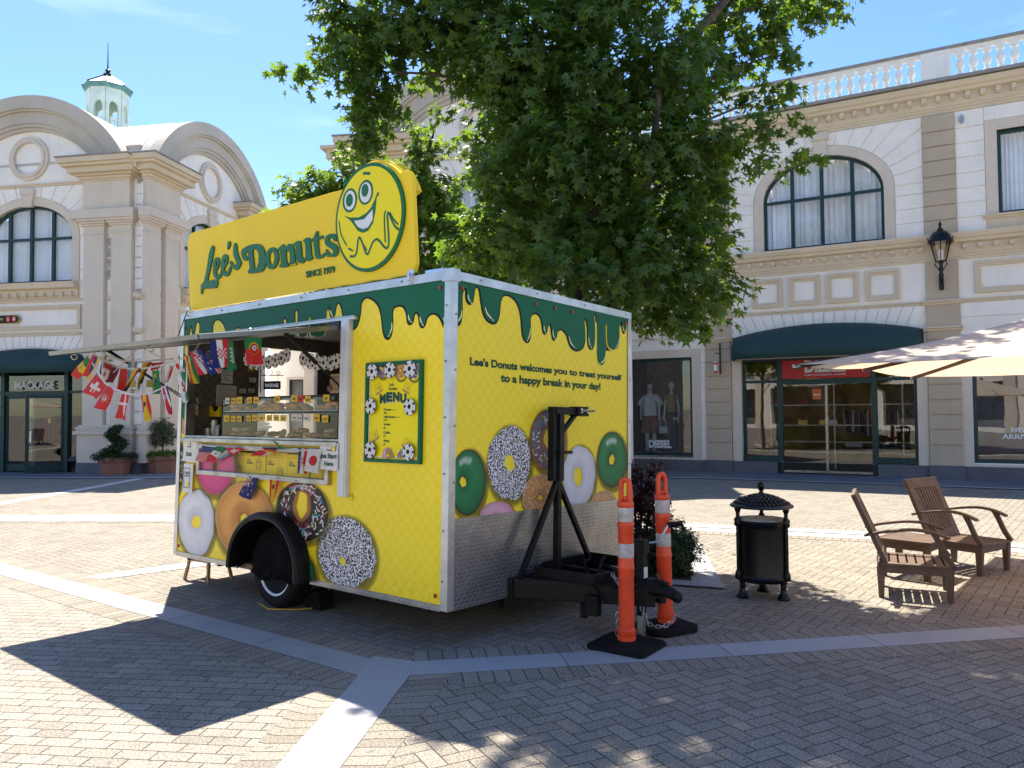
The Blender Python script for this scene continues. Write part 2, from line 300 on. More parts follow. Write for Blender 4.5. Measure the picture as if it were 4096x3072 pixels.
# ---------------------------------------------------------------- geometry helpers
OFF = {}
class MB:
    def __init__(s, T=None): s.v = []; s.f = []; s.m = []; s.T = T; s.col = None
    def add(s, vs, fs, mi=0):
        k = len(s.v)
        s.v += [tuple(s.T @ Vector(p)) for p in vs] if s.T is not None else [tuple(p) for p in vs]
        s.f += [tuple(k+i for i in f) for f in fs]; s.m += [mi]*len(fs); return s
    def box(s, x0, x1, y0, y1, z0, z1, mi=0):
        v = [(x, y, z) for z in (z0, z1) for y in (y0, y1) for x in (x0, x1)]
        return s.add(v, [(0, 2, 3, 1), (4, 5, 7, 6), (0, 1, 5, 4), (2, 6, 7, 3), (0, 4, 6, 2), (1, 3, 7, 5)], mi)
    def prism(s, pts, y0, y1, mi=0, ax='xz'):
        n = len(pts)
        P = (lambda a, b, c: (a, c, b)) if ax == 'xz' else (lambda a, b, c: (c, a, b)) if ax == 'yz' else (lambda a, b, c: (a, b, c))
        v = [P(a, b, y0) for a, b in pts]+[P(a, b, y1) for a, b in pts]
        return s.add(v, [tuple(range(n))[::-1], tuple(range(n, 2*n))]+[(i, (i+1) % n, n+(i+1) % n, n+i) for i in range(n)], mi)
    def flat(s, pts, y, mi=0, ax='xz'):
        P = (lambda a, b: (a, y, b)) if ax == 'xz' else (lambda a, b: (y, a, b)) if ax == 'yz' else (lambda a, b: (a, b, y))
        return s.add([P(a, b) for a, b in pts], [tuple(range(len(pts)))], mi)
    def plate(s, outer, holes, y0, y1, mi=0, ax='xz'):
        P = (lambda a, b, c: (a, c, b)) if ax == 'xz' else (lambda a, b, c: (c, a, b)) if ax == 'yz' else (lambda a, b, c: (a, b, c))
        loops = [outer]+holes; tri = tessellate_polygon([[Vector((a, b, 0)) for a, b in l] for l in loops])
        fl = [p for l in loops for p in l]; n = len(fl)
        v = [P(a, b, y0) for a, b in fl]+[P(a, b, y1) for a, b in fl]
        f = [tuple(t) for t in tri]+[tuple(n+i for i in t)[::-1] for t in tri]; k = 0
        for l in loops:
            m = len(l); f += [(k+i, k+(i+1) % m, n+k+(i+1) % m, n+k+i) for i in range(m)]; k += m
        return s.add(v, f, mi)
    def tube(s, pts, r, n=8, mi=0, cap=True, sy=1):
        pts = [Vector(p) for p in pts]; rr = r if hasattr(r, '__len__') else [r]*len(pts); v = []; f = []; U = None
        for i, p in enumerate(pts):
            d = (pts[min(i+1, len(pts)-1)]-pts[max(i-1, 0)]).normalized()
            if U is None: U = d.orthogonal().normalized()
            U = (U-d*U.dot(d)).normalized(); W = d.cross(U)
            for k in range(n):
                a = 2*PI*k/n; v.append(p+(U*math.cos(a)+W*math.sin(a)*sy)*rr[i])
            if i: f += [((i-1)*n+k, (i-1)*n+(k+1) % n, i*n+(k+1) % n, i*n+k) for k in range(n)]
        if cap: f += [tuple(range(n))[::-1], tuple((len(pts)-1)*n+k for k in range(n))]
        return s.add(v, f, mi)
    def lathe(s, prof, c=(0, 0, 0), n=24, mi=0, ax='z'):
        v = []; f = []
        for r, h in prof:
            for k in range(n):
                a = 2*PI*k/n; x, y = r*math.cos(a), r*math.sin(a)
                v.append((c[0]+x, c[1]+y, c[2]+h) if ax == 'z' else (c[0]+x, c[1]+h, c[2]+y) if ax == 'y' else (c[0]+h, c[1]+x, c[2]+y))
        for i in range(len(prof)-1): f += [(i*n+k, i*n+(k+1) % n, (i+1)*n+(k+1) % n, (i+1)*n+k) for k in range(n)]
        if prof[0][0] > 1e-4: f.append(tuple(range(n))[::-1])
        if prof[-1][0] > 1e-4: f.append(tuple((len(prof)-1)*n+k for k in range(n)))
        return s.add(v, f, mi)
    def ball(s, c, r, n=12, m=8, sz=1, mi=0): return s.lathe([(max(1e-5, r*math.sin(PI*i/m)), -r*sz*math.cos(PI*i/m)) for i in range(m+1)], c, n, mi)
    def torus(s, c, R_, r, n=24, m=8, ax='z', mi=0, sq=1):
        v = []; f = []
        for i in range(n):
            a = 2*PI*i/n
            for j in range(m):
                b = 2*PI*j/m; q = R_+r*math.cos(b); h = r*sq*math.sin(b); x, y = q*math.cos(a), q*math.sin(a)
                v.append((c[0]+x, c[1]+y, c[2]+h) if ax == 'z' else (c[0]+x, c[1]+h, c[2]+y) if ax == 'y' else (c[0]+h, c[1]+x, c[2]+y))
                f.append((i*m+j, ((i+1) % n)*m+j, ((i+1) % n)*m+(j+1) % m, i*m+(j+1) % m))
        return s.add(v, f, mi)
    def beam(s, a, b, w_, h, upd=(0, 0, 1), mi=0):
        a, b = Vector(a), Vector(b); d = (b-a).normalized(); U = Vector(upd); sd = d.cross(U).normalized(); U = sd.cross(d).normalized()
        v = [p+sd*x*w_/2+U*y*h/2 for p in (a, b) for x, y in ((-1, -1), (1, -1), (1, 1), (-1, 1))]
        return s.add(v, [(3, 2, 1, 0), (4, 5, 6, 7), (0, 1, 5, 4), (1, 2, 6, 5), (2, 3, 7, 6), (3, 0, 4, 7)], mi)
    def mold(s, prof, x0, x1, mi=0):                  # profile (out, z), out is towards -y
        n = len(prof); v = [(x, -o, z) for x in (x0, x1) for o, z in prof]
        return s.add(v, [tuple(range(n)), tuple(range(n, 2*n))[::-1]]+[(i, (i+1) % n, n+(i+1) % n, n+i) for i in range(n)], mi)
    def mesh(s, name, mats, off=None, smooth=False, fix=True, uv=None):
        me = bpy.data.meshes.new(name); v = s.v
        if off is not None: v = [(a-off[0], b-off[1], c-off[2]) for a, b, c in v]
        me.from_pydata(v, [], s.f); mats = [mats] if isinstance(mats, str) else mats
        for q in mats: me.materials.append(MATS[q])
        me.polygons.foreach_set('material_index', s.m)
        if s.col is not None:
            ca = me.color_attributes.new('Col', 'FLOAT_COLOR', 'POINT'); ca.data.foreach_set('color', [k for c in s.col for k in (*c, 1)[:4]] if len(s.col[0]) == 3 else [k for c in s.col for k in c])
        if fix:
            bm = bmesh.new(); bm.from_mesh(me); bmesh.ops.recalc_face_normals(bm, faces=bm.faces); bm.to_mesh(me); bm.free()
        if smooth: me.shade_smooth(); me.set_sharp_from_angle(angle=R(40))
        if uv is not None:
            ul = me.uv_layers.new(name='UV')
            for lp in me.loops: ul.data[lp.index].uv = uv(me.vertices[lp.vertex_index].co)
        me.update(); return me
    def build(s, name, mats, parent=None, smooth=False, label=None, fix=True, bevel=0, uv=None):
        off = OFF.get(parent.name) if parent else None
        if parent and parent.type == 'MESH' and off is None: off = (0, 0, 0)
        o = bpy.data.objects.new(name, s.mesh(name, mats, off, smooth, fix, uv)); COL.objects.link(o)
        if parent: o.parent = parent; OFF[o.name] = off if off else (0, 0, 0)
        if label: o['label'] = label
        if bevel:
            md = o.modifiers.new('bevel', 'BEVEL'); md.width = bevel; md.segments = 2; md.limit_method = 'ANGLE'; md.angle_limit = R(40)
        return o
def thing(name, label, cat, loc=(0, 0, 0), frame=None, group=None, kind=None):
    o = bpy.data.objects.new(name, None); COL.objects.link(o); o.empty_display_size = .2
    o.matrix_world = (frame if frame is not None else Matrix()) @ Matrix.Translation(loc); OFF[o.name] = tuple(loc)
    o['label'] = label; o['category'] = cat
    if group: o['group'] = group
    if kind: o['kind'] = kind
    return o
def single(mb, name, mats, label, cat, loc=(0, 0, 0), frame=None, group=None, smooth=False, bevel=0, kind=None):
    o = bpy.data.objects.new(name, mb.mesh(name, mats, loc, smooth)); COL.objects.link(o)
    o.matrix_world = (frame if frame is not None else Matrix()) @ Matrix.Translation(loc); o['label'] = label; o['category'] = cat; OFF[o.name] = tuple(loc)
    if group: o['group'] = group
    if kind: o['kind'] = kind
    if bevel: md = o.modifiers.new('bevel', 'BEVEL'); md.width = bevel; md.segments = 2; md.limit_method = 'ANGLE'
    return o
def struct(mb, name, mats, uv=None, fix=False):
    o = bpy.data.objects.new(name, mb.mesh(name, mats, None, False, fix, uv)); COL.objects.link(o); o['kind'] = 'structure'; return o
def dup(root, matrix, label=None):
    def cp(o, par):
        c = o.copy(); COL.objects.link(c); c.parent = par
        for ch in list(o.children): cp(ch, c)
        return c
    r = cp(root, None); r.matrix_world = matrix
    if label: r['label'] = label
    return r
TXT = {}
def textdata(s_, bold):
    if (s_, bold) in TXT: return TXT[(s_, bold)]
    cu = bpy.data.curves.new('t', 'FONT'); cu.body = s_; cu.size = 1; cu.offset = bold; cu.resolution_u = 3
    ob = bpy.data.objects.new('t', cu); COL.objects.link(ob); dg = bpy.context.evaluated_depsgraph_get(); me = ob.evaluated_get(dg).to_mesh()
    v = [(p.co.x, p.co.y) for p in me.vertices]; f = [tuple(p.vertices) for p in me.polygons]
    ob.evaluated_get(dg).to_mesh_clear(); bpy.data.objects.remove(ob); bpy.data.curves.remove(cu)
    TXT[(s_, bold)] = (v, f); return v, f
def text(mb, s_, a0, a1, b0, b1, fn, mi=0, bold=.03, full=True, skew=0):
    """fit text into the box a0..a1 (across) x b0..b1 (up); fn maps (a, b) to a 3D point"""
    v, f = textdata(s_, bold)
    if not v: return
    xs = [p[0] for p in v]; ys = [p[1] for p in v]; X0, X1 = min(xs), max(xs); Y0, Y1 = min(ys), max(ys)
    mb.add([fn(a0+(a1-a0)*(x-X0)/(X1-X0)+skew*(y-Y0), b0+(b1-b0)*(y-Y0)/(Y1-Y0)) for x, y in v], f, mi)
def offset_poly(pts, d):
    n = len(pts); out = []
    for i in range(n):
        p0, p1, p2 = Vector(pts[i-1]), Vector(pts[i]), Vector(pts[(i+1) % n]); a = (p1-p0); b_ = (p2-p1)
        if a.length < 1e-6 or b_.length < 1e-6: out.append(tuple(p1)); continue
        a.normalize(); b_.normalize(); na, nb = Vector((a.y, -a.x)), Vector((b_.y, -b_.x)); m = na+nb
        if m.length < .2: m = na
        m.normalize(); out.append(tuple(p1+m*d/max(.5, m.dot(na))))
    return out
def stroke(pts, w_):
    pts = [Vector(p) for p in pts]; Lf = []; Rt = []
    for i, p in enumerate(pts):
        d = (pts[min(i+1, len(pts)-1)]-pts[max(i-1, 0)]).normalized(); n = Vector((-d.y, d.x))*w_/2; Lf.append(p+n); Rt.append(p-n)
    return [[tuple(Lf[i]), tuple(Lf[i+1]), tuple(Rt[i+1]), tuple(Rt[i])] for i in range(len(pts)-1)]
def smoothp(pts, k=3, closed=False):
    out = []; n = len(pts)
    for i in range(n if closed else n-1):
        g = (lambda j: Vector(pts[j % n])) if closed else (lambda j: Vector(pts[max(0, min(n-1, j))]))
        a, b_, c, d = g(i-1), g(i), g(i+1), g(i+2)
        for s_ in range(k):
            t_ = s_/k; out.append(tuple(.5*((2*b_)+(c-a)*t_+(2*a-5*b_+4*c-d)*t_*t_+(3*b_-a-3*c+d)*t_**3)))
    if not closed: out.append(tuple(pts[-1]))
    return out
def ell(cx, cz, rx, rz, n=32, a0=0, a1=2*PI, end=False):
    m = n if not end else n+1
    return [(cx+rx*math.cos(a0+(a1-a0)*i/n), cz+rz*math.sin(a0+(a1-a0)*i/n)) for i in range(m)]
# ---------------------------------------------------------------- ground
def strip(name, poly_uv, mat, z, w_=None):
    """poly given as (left edge list, right edge list): uv runs along the strip"""
    Lf, Rt = poly_uv; mb = MB(); uvs = []; s_ = 0; v = []
    for i, (a, b) in enumerate(zip(Lf, Rt)):
        if i: s_ += (Vector(a)-Vector(Lf[i-1])).length*.5+(Vector(b)-Vector(Rt[i-1])).length*.5
        v += [(*a, z), (*b, z)]; uvs += [(s_, 0), (s_, (Vector(a)-Vector(b)).length)]
    mb.add(v, [(2*i, 2*i+1, 2*i+3, 2*i+2) for i in range(len(Lf)-1)])
    o = struct(mb, name, mat); me = o.data; ul = me.uv_layers.new(name='UV')
    for lp in me.loops: ul.data[lp.index].uv = uvs[lp.vertex_index]
    return o
def area(name, pts, mat, z, rot=0):
    mb = MB(); mb.add([(*p, z) for p in pts], [tuple(range(len(pts)))]); c, s_ = math.cos(rot), math.sin(rot)
    return struct(mb, name, mat, uv=lambda q: (q.x*c+q.y*s_, -q.x*s_+q.y*c))
def sidestep(line, d):                              # parallel copy of a polyline, d to the left
    out = []
    for i, p in enumerate(line):
        a = Vector(line[max(0, i-1)]); b = Vector(line[min(len(line)-1, i+1)]); t_ = (b-a).normalized(); out.append((p[0]-t_.y*d, p[1]+t_.x*d))
    return out
area('ground', [(-400, -400), (400, -400), (400, 400), (-400, 400)], 'paver_herring', 0, R(52))
area('paving', [(-12, 13.4), (-5.66, 8.62), (-1.13, 5.28), (-1.2, 3.2), (-1.6, .5), (-30, .5), (-30, 13.4)], 'paver_run', .004, R(-7))
area('paving', [(-.85, 5.2), (-1.06, 3.2), (-1.4, .5), (30, .5), (30, 9.9), (3.83, 5.9), (1.1, 5.44)], 'paver_herring', .004, R(28))
bandA = [(-13, 13.94), (-5.63, 8.62), (-.87, 5.14)]
strip('path', (sidestep(bandA, .14), sidestep(bandA, -.14)), 'granite_band', .008)
bandD = [(-.84, 5.43), (-.98, 3.78), (-1.3, .5)]
strip('path', ([(-.66, 5.33), (-.67, 5.05), (-.83, 3.78), (-1.1, .5)], [(-.97, 5.45), (-.99, 5.13), (-1.14, 3.78), (-1.42, .5)]), 'granite_band', .010)
bandB = [(-.80, 5.17), (1.11, 5.46), (3.83, 5.915), (12, 7.21)]; strip('path', (sidestep(bandB, .14), sidestep(bandB, -.14)), 'granite_band', .008)
for ln, d in ((bandA, .25), (bandA, -.25)):
    q = sidestep(ln, d); strip('paving', (sidestep(q, .105), sidestep(q, -.105)), 'paver_soldier', .0065)
for a, b in ((.14, .35), (-.35, -.14)):
    c = [(-.66, 5.2), (1.11, 5.46), (3.83, 5.915), (12, 7.21)]; strip('paving', (sidestep(c, b), sidestep(c, a)), 'paver_soldier', .006)
strip('paving', ([(-.40, 5.1), (-.62, 3.78), (-.9, .5)], [(-.67, 5.05), (-.83, 3.78), (-1.1, .5)]), 'paver_soldier', .0062)
strip('paving', ([(-1.0, 5.1), (-1.14, 3.78), (-1.42, .5)], [(-1.2, 5.2), (-1.35, 3.78), (-1.63, .5)]), 'paver_soldier', .0062)
dr = [(-16, 12.9), (-8.4, 12.8), (-5.4, 12.68), (-1, 12.1), (2.66, 11.15), (4.73, 10.33), (6.05, 9.3), (8, 7.2)]
strip('drain', (sidestep(dr, .33), sidestep(dr, .045)), 'granite_pale', .008); strip('drain', (sidestep(dr, -.045), sidestep(dr, -.33)), 'granite_pale', .008)
strip('drain', (sidestep(dr, .045), sidestep(dr, -.045)), 'slot_dark', .005)
for d in (.44, -.44):
    q = sidestep(dr, d); strip('paving', (sidestep(q, .105), sidestep(q, -.105)), 'paver_soldier', .004)
strip('path', ([(-4.72, 7.96), (-3.69, 8.86), (-1.2, 11.2)], [(-4.47, 7.84), (-3.46, 8.66), (-.95, 11.0)]), 'granite_pale', .006)
strip('path', ([(-9.95, 13.3), (-9.8, 18), (-9.8, 20.3)], [(-9.6, 13.3), (-9.5, 18), (-9.5, 20.3)]), 'granite_pale', .005)
# pavement along the shops with a low pale edge
pe = [(-40, 23.6), (-13.6, 20.75), (-8.7, 20.15), (-7.4, 19.5), (-5, 19.2), (1.5, 19.2), (4.5, 18.95), (7.66, 17.23), (10.25, 15.75), (22, 9.3)]
area('pavement', pe+[(40, 30), (0, 60), (-40, 40)], 'walk_slab', .012, R(-20))
strip('kerb', (sidestep(pe, .13), pe), 'granite_pale', .018)
for i in range(16):                                   # a few things blown about on the paving
    a = MB(); x, y = rng.uniform(-4, 5), rng.uniform(4, 11); n = rng.uniform(.02, .045)
    if i < 3: x, y = [(2.55, 9.1), (1.18, 6.2), (2.0, 8.2)][i]
    aa = rng.uniform(0, 6); pts = []
    for k in range(10): r_ = n*(1 if k % 2 == 0 else .45); pts.append((x+r_*math.cos(aa+k*PI/5), y+r_*math.sin(aa+k*PI/5), .016+.006*(k % 3)))
    a.add(pts+[(x, y, .02)], [(k, (k+1) % 10, 10) for k in range(10)])
    if i < 3: single(a, 'fallen_leaf', 'leaf_fallen', ['yellow fallen leaf on sunlit paving left of the bin', 'small fallen leaf by the foot of the trailer jack', 'small fallen leaf on the paving near the bush'][i], 'leaf', (x, y, 0))

# ---------------------------------------------------------------- facades
def voussoirs(mb, c, a, spring, rise, x0, x1, z1, y0, y1, angs, gap=.017, zmin=None, mi=0):
    """raised wedge blocks between an elliptical arch and a rectangle"""
    zc = spring
    def inner(t): return (c+a*math.cos(t), zc+rise*math.sin(t))
    def outer(t):
        ix, iz = inner(t); dx, dz = math.cos(t), math.sin(t)*1.05
        k = 1e9
        if dz > 1e-6: k = min(k, (z1-iz)/dz)
        if dx > 1e-6: k = min(k, (x1-ix)/dx)
        if dx < -1e-6: k = min(k, (x0-ix)/dx)
        return (ix+dx*k, iz+dz*k)
    for t0, t1 in zip(angs[:-1], angs[1:]):
        g = gap/a; t0g, t1g = t0+g, t1-g
        ip = [inner(t0g+(t1g-t0g)*i/4) for i in range(5)]; o0, o1 = outer(t0g), outer(t1g); op = [o0]
        for cx_ in (x0, x1):
            if min(o0[0], o1[0])-1e-6 <= cx_ <= max(o0[0], o1[0])+1e-6 and abs(o0[1]-o1[1]) > 1e-4 and min(abs(o0[0]-cx_), abs(o1[0]-cx_)) < 1e-5 and max(o0[1], o1[1]) > z1-1e-5 and abs(o0[0]-o1[0]) > 1e-4: op.append((cx_, z1))
        op.append(o1)
        mb.prism(ip+op[::-1], y0, y1, mi)
def arch_pts(c, a, spring, rise, z0, n=20): return [(c-a, z0)]+[(c+a*math.cos(t), spring+rise*math.sin(t)) for t in [PI-PI*i/n for i in range(n+1)]]+[(c+a, z0)]
def band(outer, inner): return outer+inner[::-1]
def arch_window(root, T, c, a, z0, spring, rise, dep=.14, label=None):
    ow = arch_pts(c, a, spring, rise, z0); iw = arch_pts(c, a-.07, spring, rise-.07, z0+.07)
    m = MB(T); m.plate(ow, [iw[::-1]], dep-.05, dep+.03)
    for k in (-.5, 0, .5):
        x = c+k*(a)*1.0; h = spring+(rise-.05)*math.sqrt(max(0, 1-((x-c)/a)**2)); m.box(x-.045, x+.045, dep-.06, dep+.02, z0+.04, h)
    m.box(c-a+.03, c+a-.03, dep-.055, dep+.015, spring-.035, spring+.035)
    w_ = m.build('window', 'green_frame', root, label=label)
    g = MB(T); g.flat(arch_pts(c, a-.02, spring, rise-.02, z0+.02), dep+.01); g.build('pane', 'upper_glass', w_)
    cu = MB(T); v = []; f = []; n = 150
    for i in range(n+1):
        x = c-a+2*a*i/n; y = dep+.16+.042*math.sin(i*.9+2*math.sin(i*.13))+.03*math.sin(i*.31); h = spring+rise*math.sqrt(max(0, 1-((x-c)/a)**2))
        v += [(x, y, z0), (x, y, h-.01)]
        if i: f.append((2*i-2, 2*i, 2*i+1, 2*i-1))
    cu.add(v, f); cu.build('curtain', 'curtain', w_, smooth=True)
def frame_rect(m, x0, x1, z0, z1, wd, y0, y1, mi=0): m.plate([(x0, z0), (x1, z0), (x1, z1), (x0, z1)], [[(x0+wd, z0+wd), (x0+wd, z1-wd), (x1-wd, z1-wd), (x1-wd, z0+wd)]], y0, y1, mi)
CORN1 = [(0, 0), (.05, 0), (.05, .06), (.09, .08), (.09, .30), (.22, .33), (.24, .40), (.24, .44), (.27, .50), (.27, .53), (0, .53)]
def dentils(root, T, x0, x1, z0, z1, pitch=.305, out=.17, base=.09):
    m = MB(T); n = int((x1-x0)/pitch); d = (x1-x0-n*pitch)/2
    for i in range(n+1):
        x = x0+d+i*pitch; m.box(x-.05, x+.05, -out, -base+.01, z0+.03, z1); m.box(x-.045, x+.045, -out+.04, -base+.01, z0, z0+.03)
    m.build('dentil_course', 'cream_trim', root)
def panel(root, T, x0, x1, z0, z1):
    m = MB(T); frame_rect(m, x0, x1, z0, z1, .07, -.075, .002); frame_rect(m, x0+.07, x1-.07, z0+.07, z1-.07, .055, -.05, .002); m.build('wall_panel', 'cream_trim', root)
def cornice(root, T, x0, x1, zt, k=1.0, name='cornice', mat='cream_trim', prof=CORN1, hgt=.53, out=1.0):
    m = MB(T); m.mold([(o*out, zt-hgt*k+z*k) for o, z in prof], x0, x1); m.build(name, mat, root)
def belt(root, T, x0, x1, z0, z1, out=.05):
    h = z1-z0; m = MB(T); m.mold([(0, z0), (out*.5, z0), (out*.6, z0+h*.5), (out, z0+h*.6), (out, z1), (0, z1)], x0, x1); m.build('belt_course', 'cream_trim', root)
def awning(root, T, c, hw, zt, rise, dep, zv, zb, lab=None):
    """rounded canvas hood: arched against the wall, valance in front"""
    m = MB(T); n = 40; K = 10; v = []
    for i in range(n+1):
        s_ = -1+2*i/n; x = c+hw*s_; top = zt+rise*(1-s_*s_); e = (1-abs(s_)**9)**(1/3) if abs(s_) < 1 else 0; y = -dep*max(.02, e)
        row = [(x, 0, top)]
        for k in range(1, K+1):
            a = k/K*PI/2; row.append((x, y*math.sin(a)**1.0*.985, zv+(top-zv)*math.cos(a)))
        row.append((x, y, zb)); v += row
    w_ = K+2; m.add(v, [(i*w_+j, (i+1)*w_+j, (i+1)*w_+j+1, i*w_+j+1) for i in range(n) for j in range(w_-1)])
    o = m.build('awning', 'awning_green', root, smooth=True, fix=False); sm = o.modifiers.new('cloth', 'SOLIDIFY'); sm.thickness = .012
    return o
def storefront(root, T, x0, x1, z0, z1, doors, ztr, y=.16, mull=(), sill=.38):
    """green framed shop front; doors=(d0,d1)"""
    m = MB(T); d0, d1 = doors; fr = .08
    for xa, xb, zb in ((x0, d0, sill), (d1, x1, sill)):
        if xb-xa < .1: continue
        frame_rect(m, xa, xb, zb, ztr+.04, .075, y-.06, y+.06); frame_rect(m, xa, xb, ztr-.03, z1, .06, y-.058, y+.058); m.box(xa, xb, y-.1, y+.06, zb-.06, zb)
    m.box(d0-.06, d0+.06, y-.09, y+.08, .012, z1); m.box(d1-.06, d1+.06, y-.09, y+.08, .012, z1)
    m.box(d0, d1, y-.075, y+.07, ztr-.09, ztr+.04); m.box(d0, d1, y-.06, y+.06, z1-.06, z1)
    w_ = m.build('shop_front', 'green_frame', root)
    g = MB(T)
    for xa, xb, zb, zc in ((x0, d0, sill, ztr), (d1, x1, sill, ztr), (x0, d0, ztr, z1), (d1, x1, ztr, z1), (d0, d1, ztr, z1)):
        if xb-xa > .1: g.flat([(xa, zb), (xb, zb), (xb, zc), (xa, zc)], y)
    g.build('pane', 'shop_glass', w_)
    return w_
def room(root, T, x0, x1, z1, dep, mats=('interior_grey', 'interior_red', 'wood_floor'), y=.4):
    m = MB(T); m.box(x0, x1, y+dep, y+dep+.1, 0, z1, 1); m.box(x0-.1, x0, y, y+dep, 0, z1, 0); m.box(x1, x1+.1, y, y+dep, 0, z1, 0); m.box(x0, x1, y, y+dep, z1, z1+.1, 0); m.box(x0, x1, y-.1, y+dep, -.02, .03, 2)
    return m.build('shop_interior', list(mats), root)
def pavilion(root, T, c, gable_depth, wl=3.82, wr=3.82, lower=True, inner=1.69, blocksR=True, mirror_piers=(1, -1)):
    """one domed-gable face; c is its centre line"""
    a, sp, ri, sl_ = 1.46, 6.85, .98, 5.54
    x0, x1 = c-wl, c+wr
    ar = 3.30; zc = 7.23; Rr = 3.77
    top = [(c+Rr*math.cos(t), zc+Rr*math.sin(t)) for t in [R(151)-(R(151)-R(29))*i/28 for i in range(29)]]
    outer = [(x0, 0), (x1, 0), (x1, 9.0), (c+3.36, 9.0)]+[(x, z-.05) for x, z in top[::-1]]+[(c-3.36, 9.0), (x0, 9.0)]
    holes = [arch_pts(c, a, sp, ri, sl_)[::-1]]
    if lower: holes.append([(c-1.85, .012), (c-1.85, 3.38), (c+1.83, 3.38), (c+1.83, .012)])
    m = MB(T); m.plate(outer, holes, 0, .3); m.build('wall', 'white_stucco', root)
    # archivolt
    m = MB(T); seg = [R(150)-(R(150)-R(30))*i/36 for i in range(37)]
    for r1, r2, o in ((3.77, 3.39, .34), (3.39, 3.33, .28), (3.33, 3.0, .20), (3.0, 2.90, .15), (2.90, 2.80, .09)):
        P = [(c+r1*math.cos(t), zc+r1*math.sin(t)) for t in seg]+[(c+r2*math.cos(t), zc+r2*math.sin(t)) for t in seg[::-1]]
        P = [(x, max(z, 9.0)) for x, z in P]
        m.prism(P, -o, .005)
    m.build('archivolt', 'arch_grey', root)
    if gable_depth:
        m = MB(T); m.prism([(x, z) for x, z in top]+[(c+3.2, 8.9), (c-3.2, 8.9)], .31, gable_depth); m.prism([(x, z-.012) for x, z in top]+[(x*.985+c*.015, z-.10) for x, z in top[::-1]], -.33, .32); m.build('roof', 'arch_roof', root, smooth=True)
    m = MB(T); n = 40; m.plate(ell(c, 9.22, .655, .655, n), [ell(c, 9.22, .475, .475, n)[::-1]], -.07, .004); m.plate(ell(c, 9.22, .56, .56, n), [ell(c, 9.22, .475, .475, n)[::-1]], -.10, -.06); m.build('medallion_ring', 'cream_frame', root, smooth=True)
    belt(root, T, c-1.93, c+1.93, 8.37, 8.46, .07)
    # window surround, keystone, voussoirs and blocks
    m = MB(T); m.plate(arch_pts(c, a+.24, sp, ri+.24, sl_), [arch_pts(c, a, sp, ri, sl_)[::-1]], -.035, .16); m.build('window_surround', 'cream_frame', root)
    m = MB(T); m.prism([(c-.15, 7.78), (c+.15, 7.78), (c+.2, 8.13), (c-.2, 8.13)], -.1, .01); m.prism([(c-.23, 8.13), (c+.23, 8.13), (c+.23, 8.3), (c-.23, 8.3)], -.13, .01); m.build('keystone', 'cream_frame', root)
    m = MB(T); angs = [PI*i/14 for i in range(15)]; voussoirs(m, c, a+.255, sp, ri+.255, c-1.92, c+1.92, 8.36, -.028, .003, angs)
    for sg in (-1, 1):
        for z in [5.56+.305*i for i in range(4)]:
            xa, xb = sorted((c+sg*1.72, c+sg*1.92)); m.box(xa, xb, -.028, .003, z+.016, z+.289)
            xa, xb = sorted((c+sg*2.59, c+sg*2.81)); m.box(xa, xb, -.028, .003, z+.016, z+.289)
    lvls = [.3, .66, 1.02, 1.38, 1.75, 2.12, 2.49, 2.86, 3.23, 3.6, 3.97]
    for sg in (-1, 1):
        for zz in [5.24+.305*i for i in range(10)]+lvls[:-1]+[4.08]:
            hh = .86 if zz == 4.08 else .305 if zz > 4.5 else .36
            for q0, q1 in ((3.48, 3.83), (2.6, 2.8)):
                if q0 < 3 and zz > 6.7: continue
                if zz > 8.2: continue
                xa, xb = sorted((c+sg*q0, c+sg*min(q1, (wr if sg > 0 else wl)))); m.box(xa, xb, -.028, .003, zz+.012, zz+hh-.012)
    # flat arch over the shop window
    for i in range(-8, 8):
        if i*.235+.235/2 > 1.93 or i*.235 < -1.95: continue
        xb0, xb1 = c+i*.225, c+(i+1)*.225; k = 1.14
        f = lambda x: 3.42+.22*(1-((x-c)/2)**2)
        m.prism([(xb0+.01, f(xb0)), (xb1-.01, f(xb1)), (c+(xb1-c)*k-.01, 3.955), (c+(xb0-c)*k+.01, 3.955)], -.028, .003)
    m.build('masonry_block', 'white_stucco', root)
    arch_window(root, T, c, a, sl_, sp, ri)
    cornice(root, T, c-inner, c+inner, 5.51, .85); dentils(root, T, c-inner+.08, c+inner-.08, 5.1, 5.22, .30, .17, .08)
    belt(root, T, c-1.93, c+1.93, 4.95, 5.05); panel(root, T, c-1.77, c+1.77, 4.15, 4.86); belt(root, T, c-1.93, c+1.93, 3.97, 4.08)
    for sg in mirror_piers:
        X = lambda p, q: sorted((c+sg*p, c+sg*q))
        for p in (1.93, 2.82):
            m = MB(T); a0, a1 = X(p, p+.65); m.box(a0, a1, -.16, .004, 1.36, 7.2)
            for e, za, zb in ((.02, 6.83, 6.88), (.05, 7.08, 7.14), (.10, 7.14, 7.2), (.15, 7.2, 7.27)):
                m.box(a0-e, a1+e, -.16-e, .004, za, zb)
            m.build('pilaster', 'cream_frame', root, bevel=.012)
        m = MB(T); a0, a1 = X(1.6, 3.64); m.box(a0, a1, -.35, .004, 7.27, 7.53); m.build('capital_slab', 'cream_frame', root, bevel=.012); m = MB(T)
        a0, a1 = X(1.83, 3.57)
        for e, za, zb in ((.14, 1.10, 1.20), (.08, 1.2, 1.26), (.10, 1.26, 1.32), (.04, 1.32, 1.37)): m.box(a0-e+.06, a1+e-.06, -.18-e, .004, za, zb)
        m.box(a0, a1, -.24, .004, .3, 1.10); m.build('pier', 'cream_frame', root, bevel=.012)
        a0, a1 = X(1.93, 3.42); m = MB(T); m.box(a0, a1, -.2, .004, 7.53, 8.36)
        m.build('pilaster_block', 'cream_frame', root)
        m = MB(T)
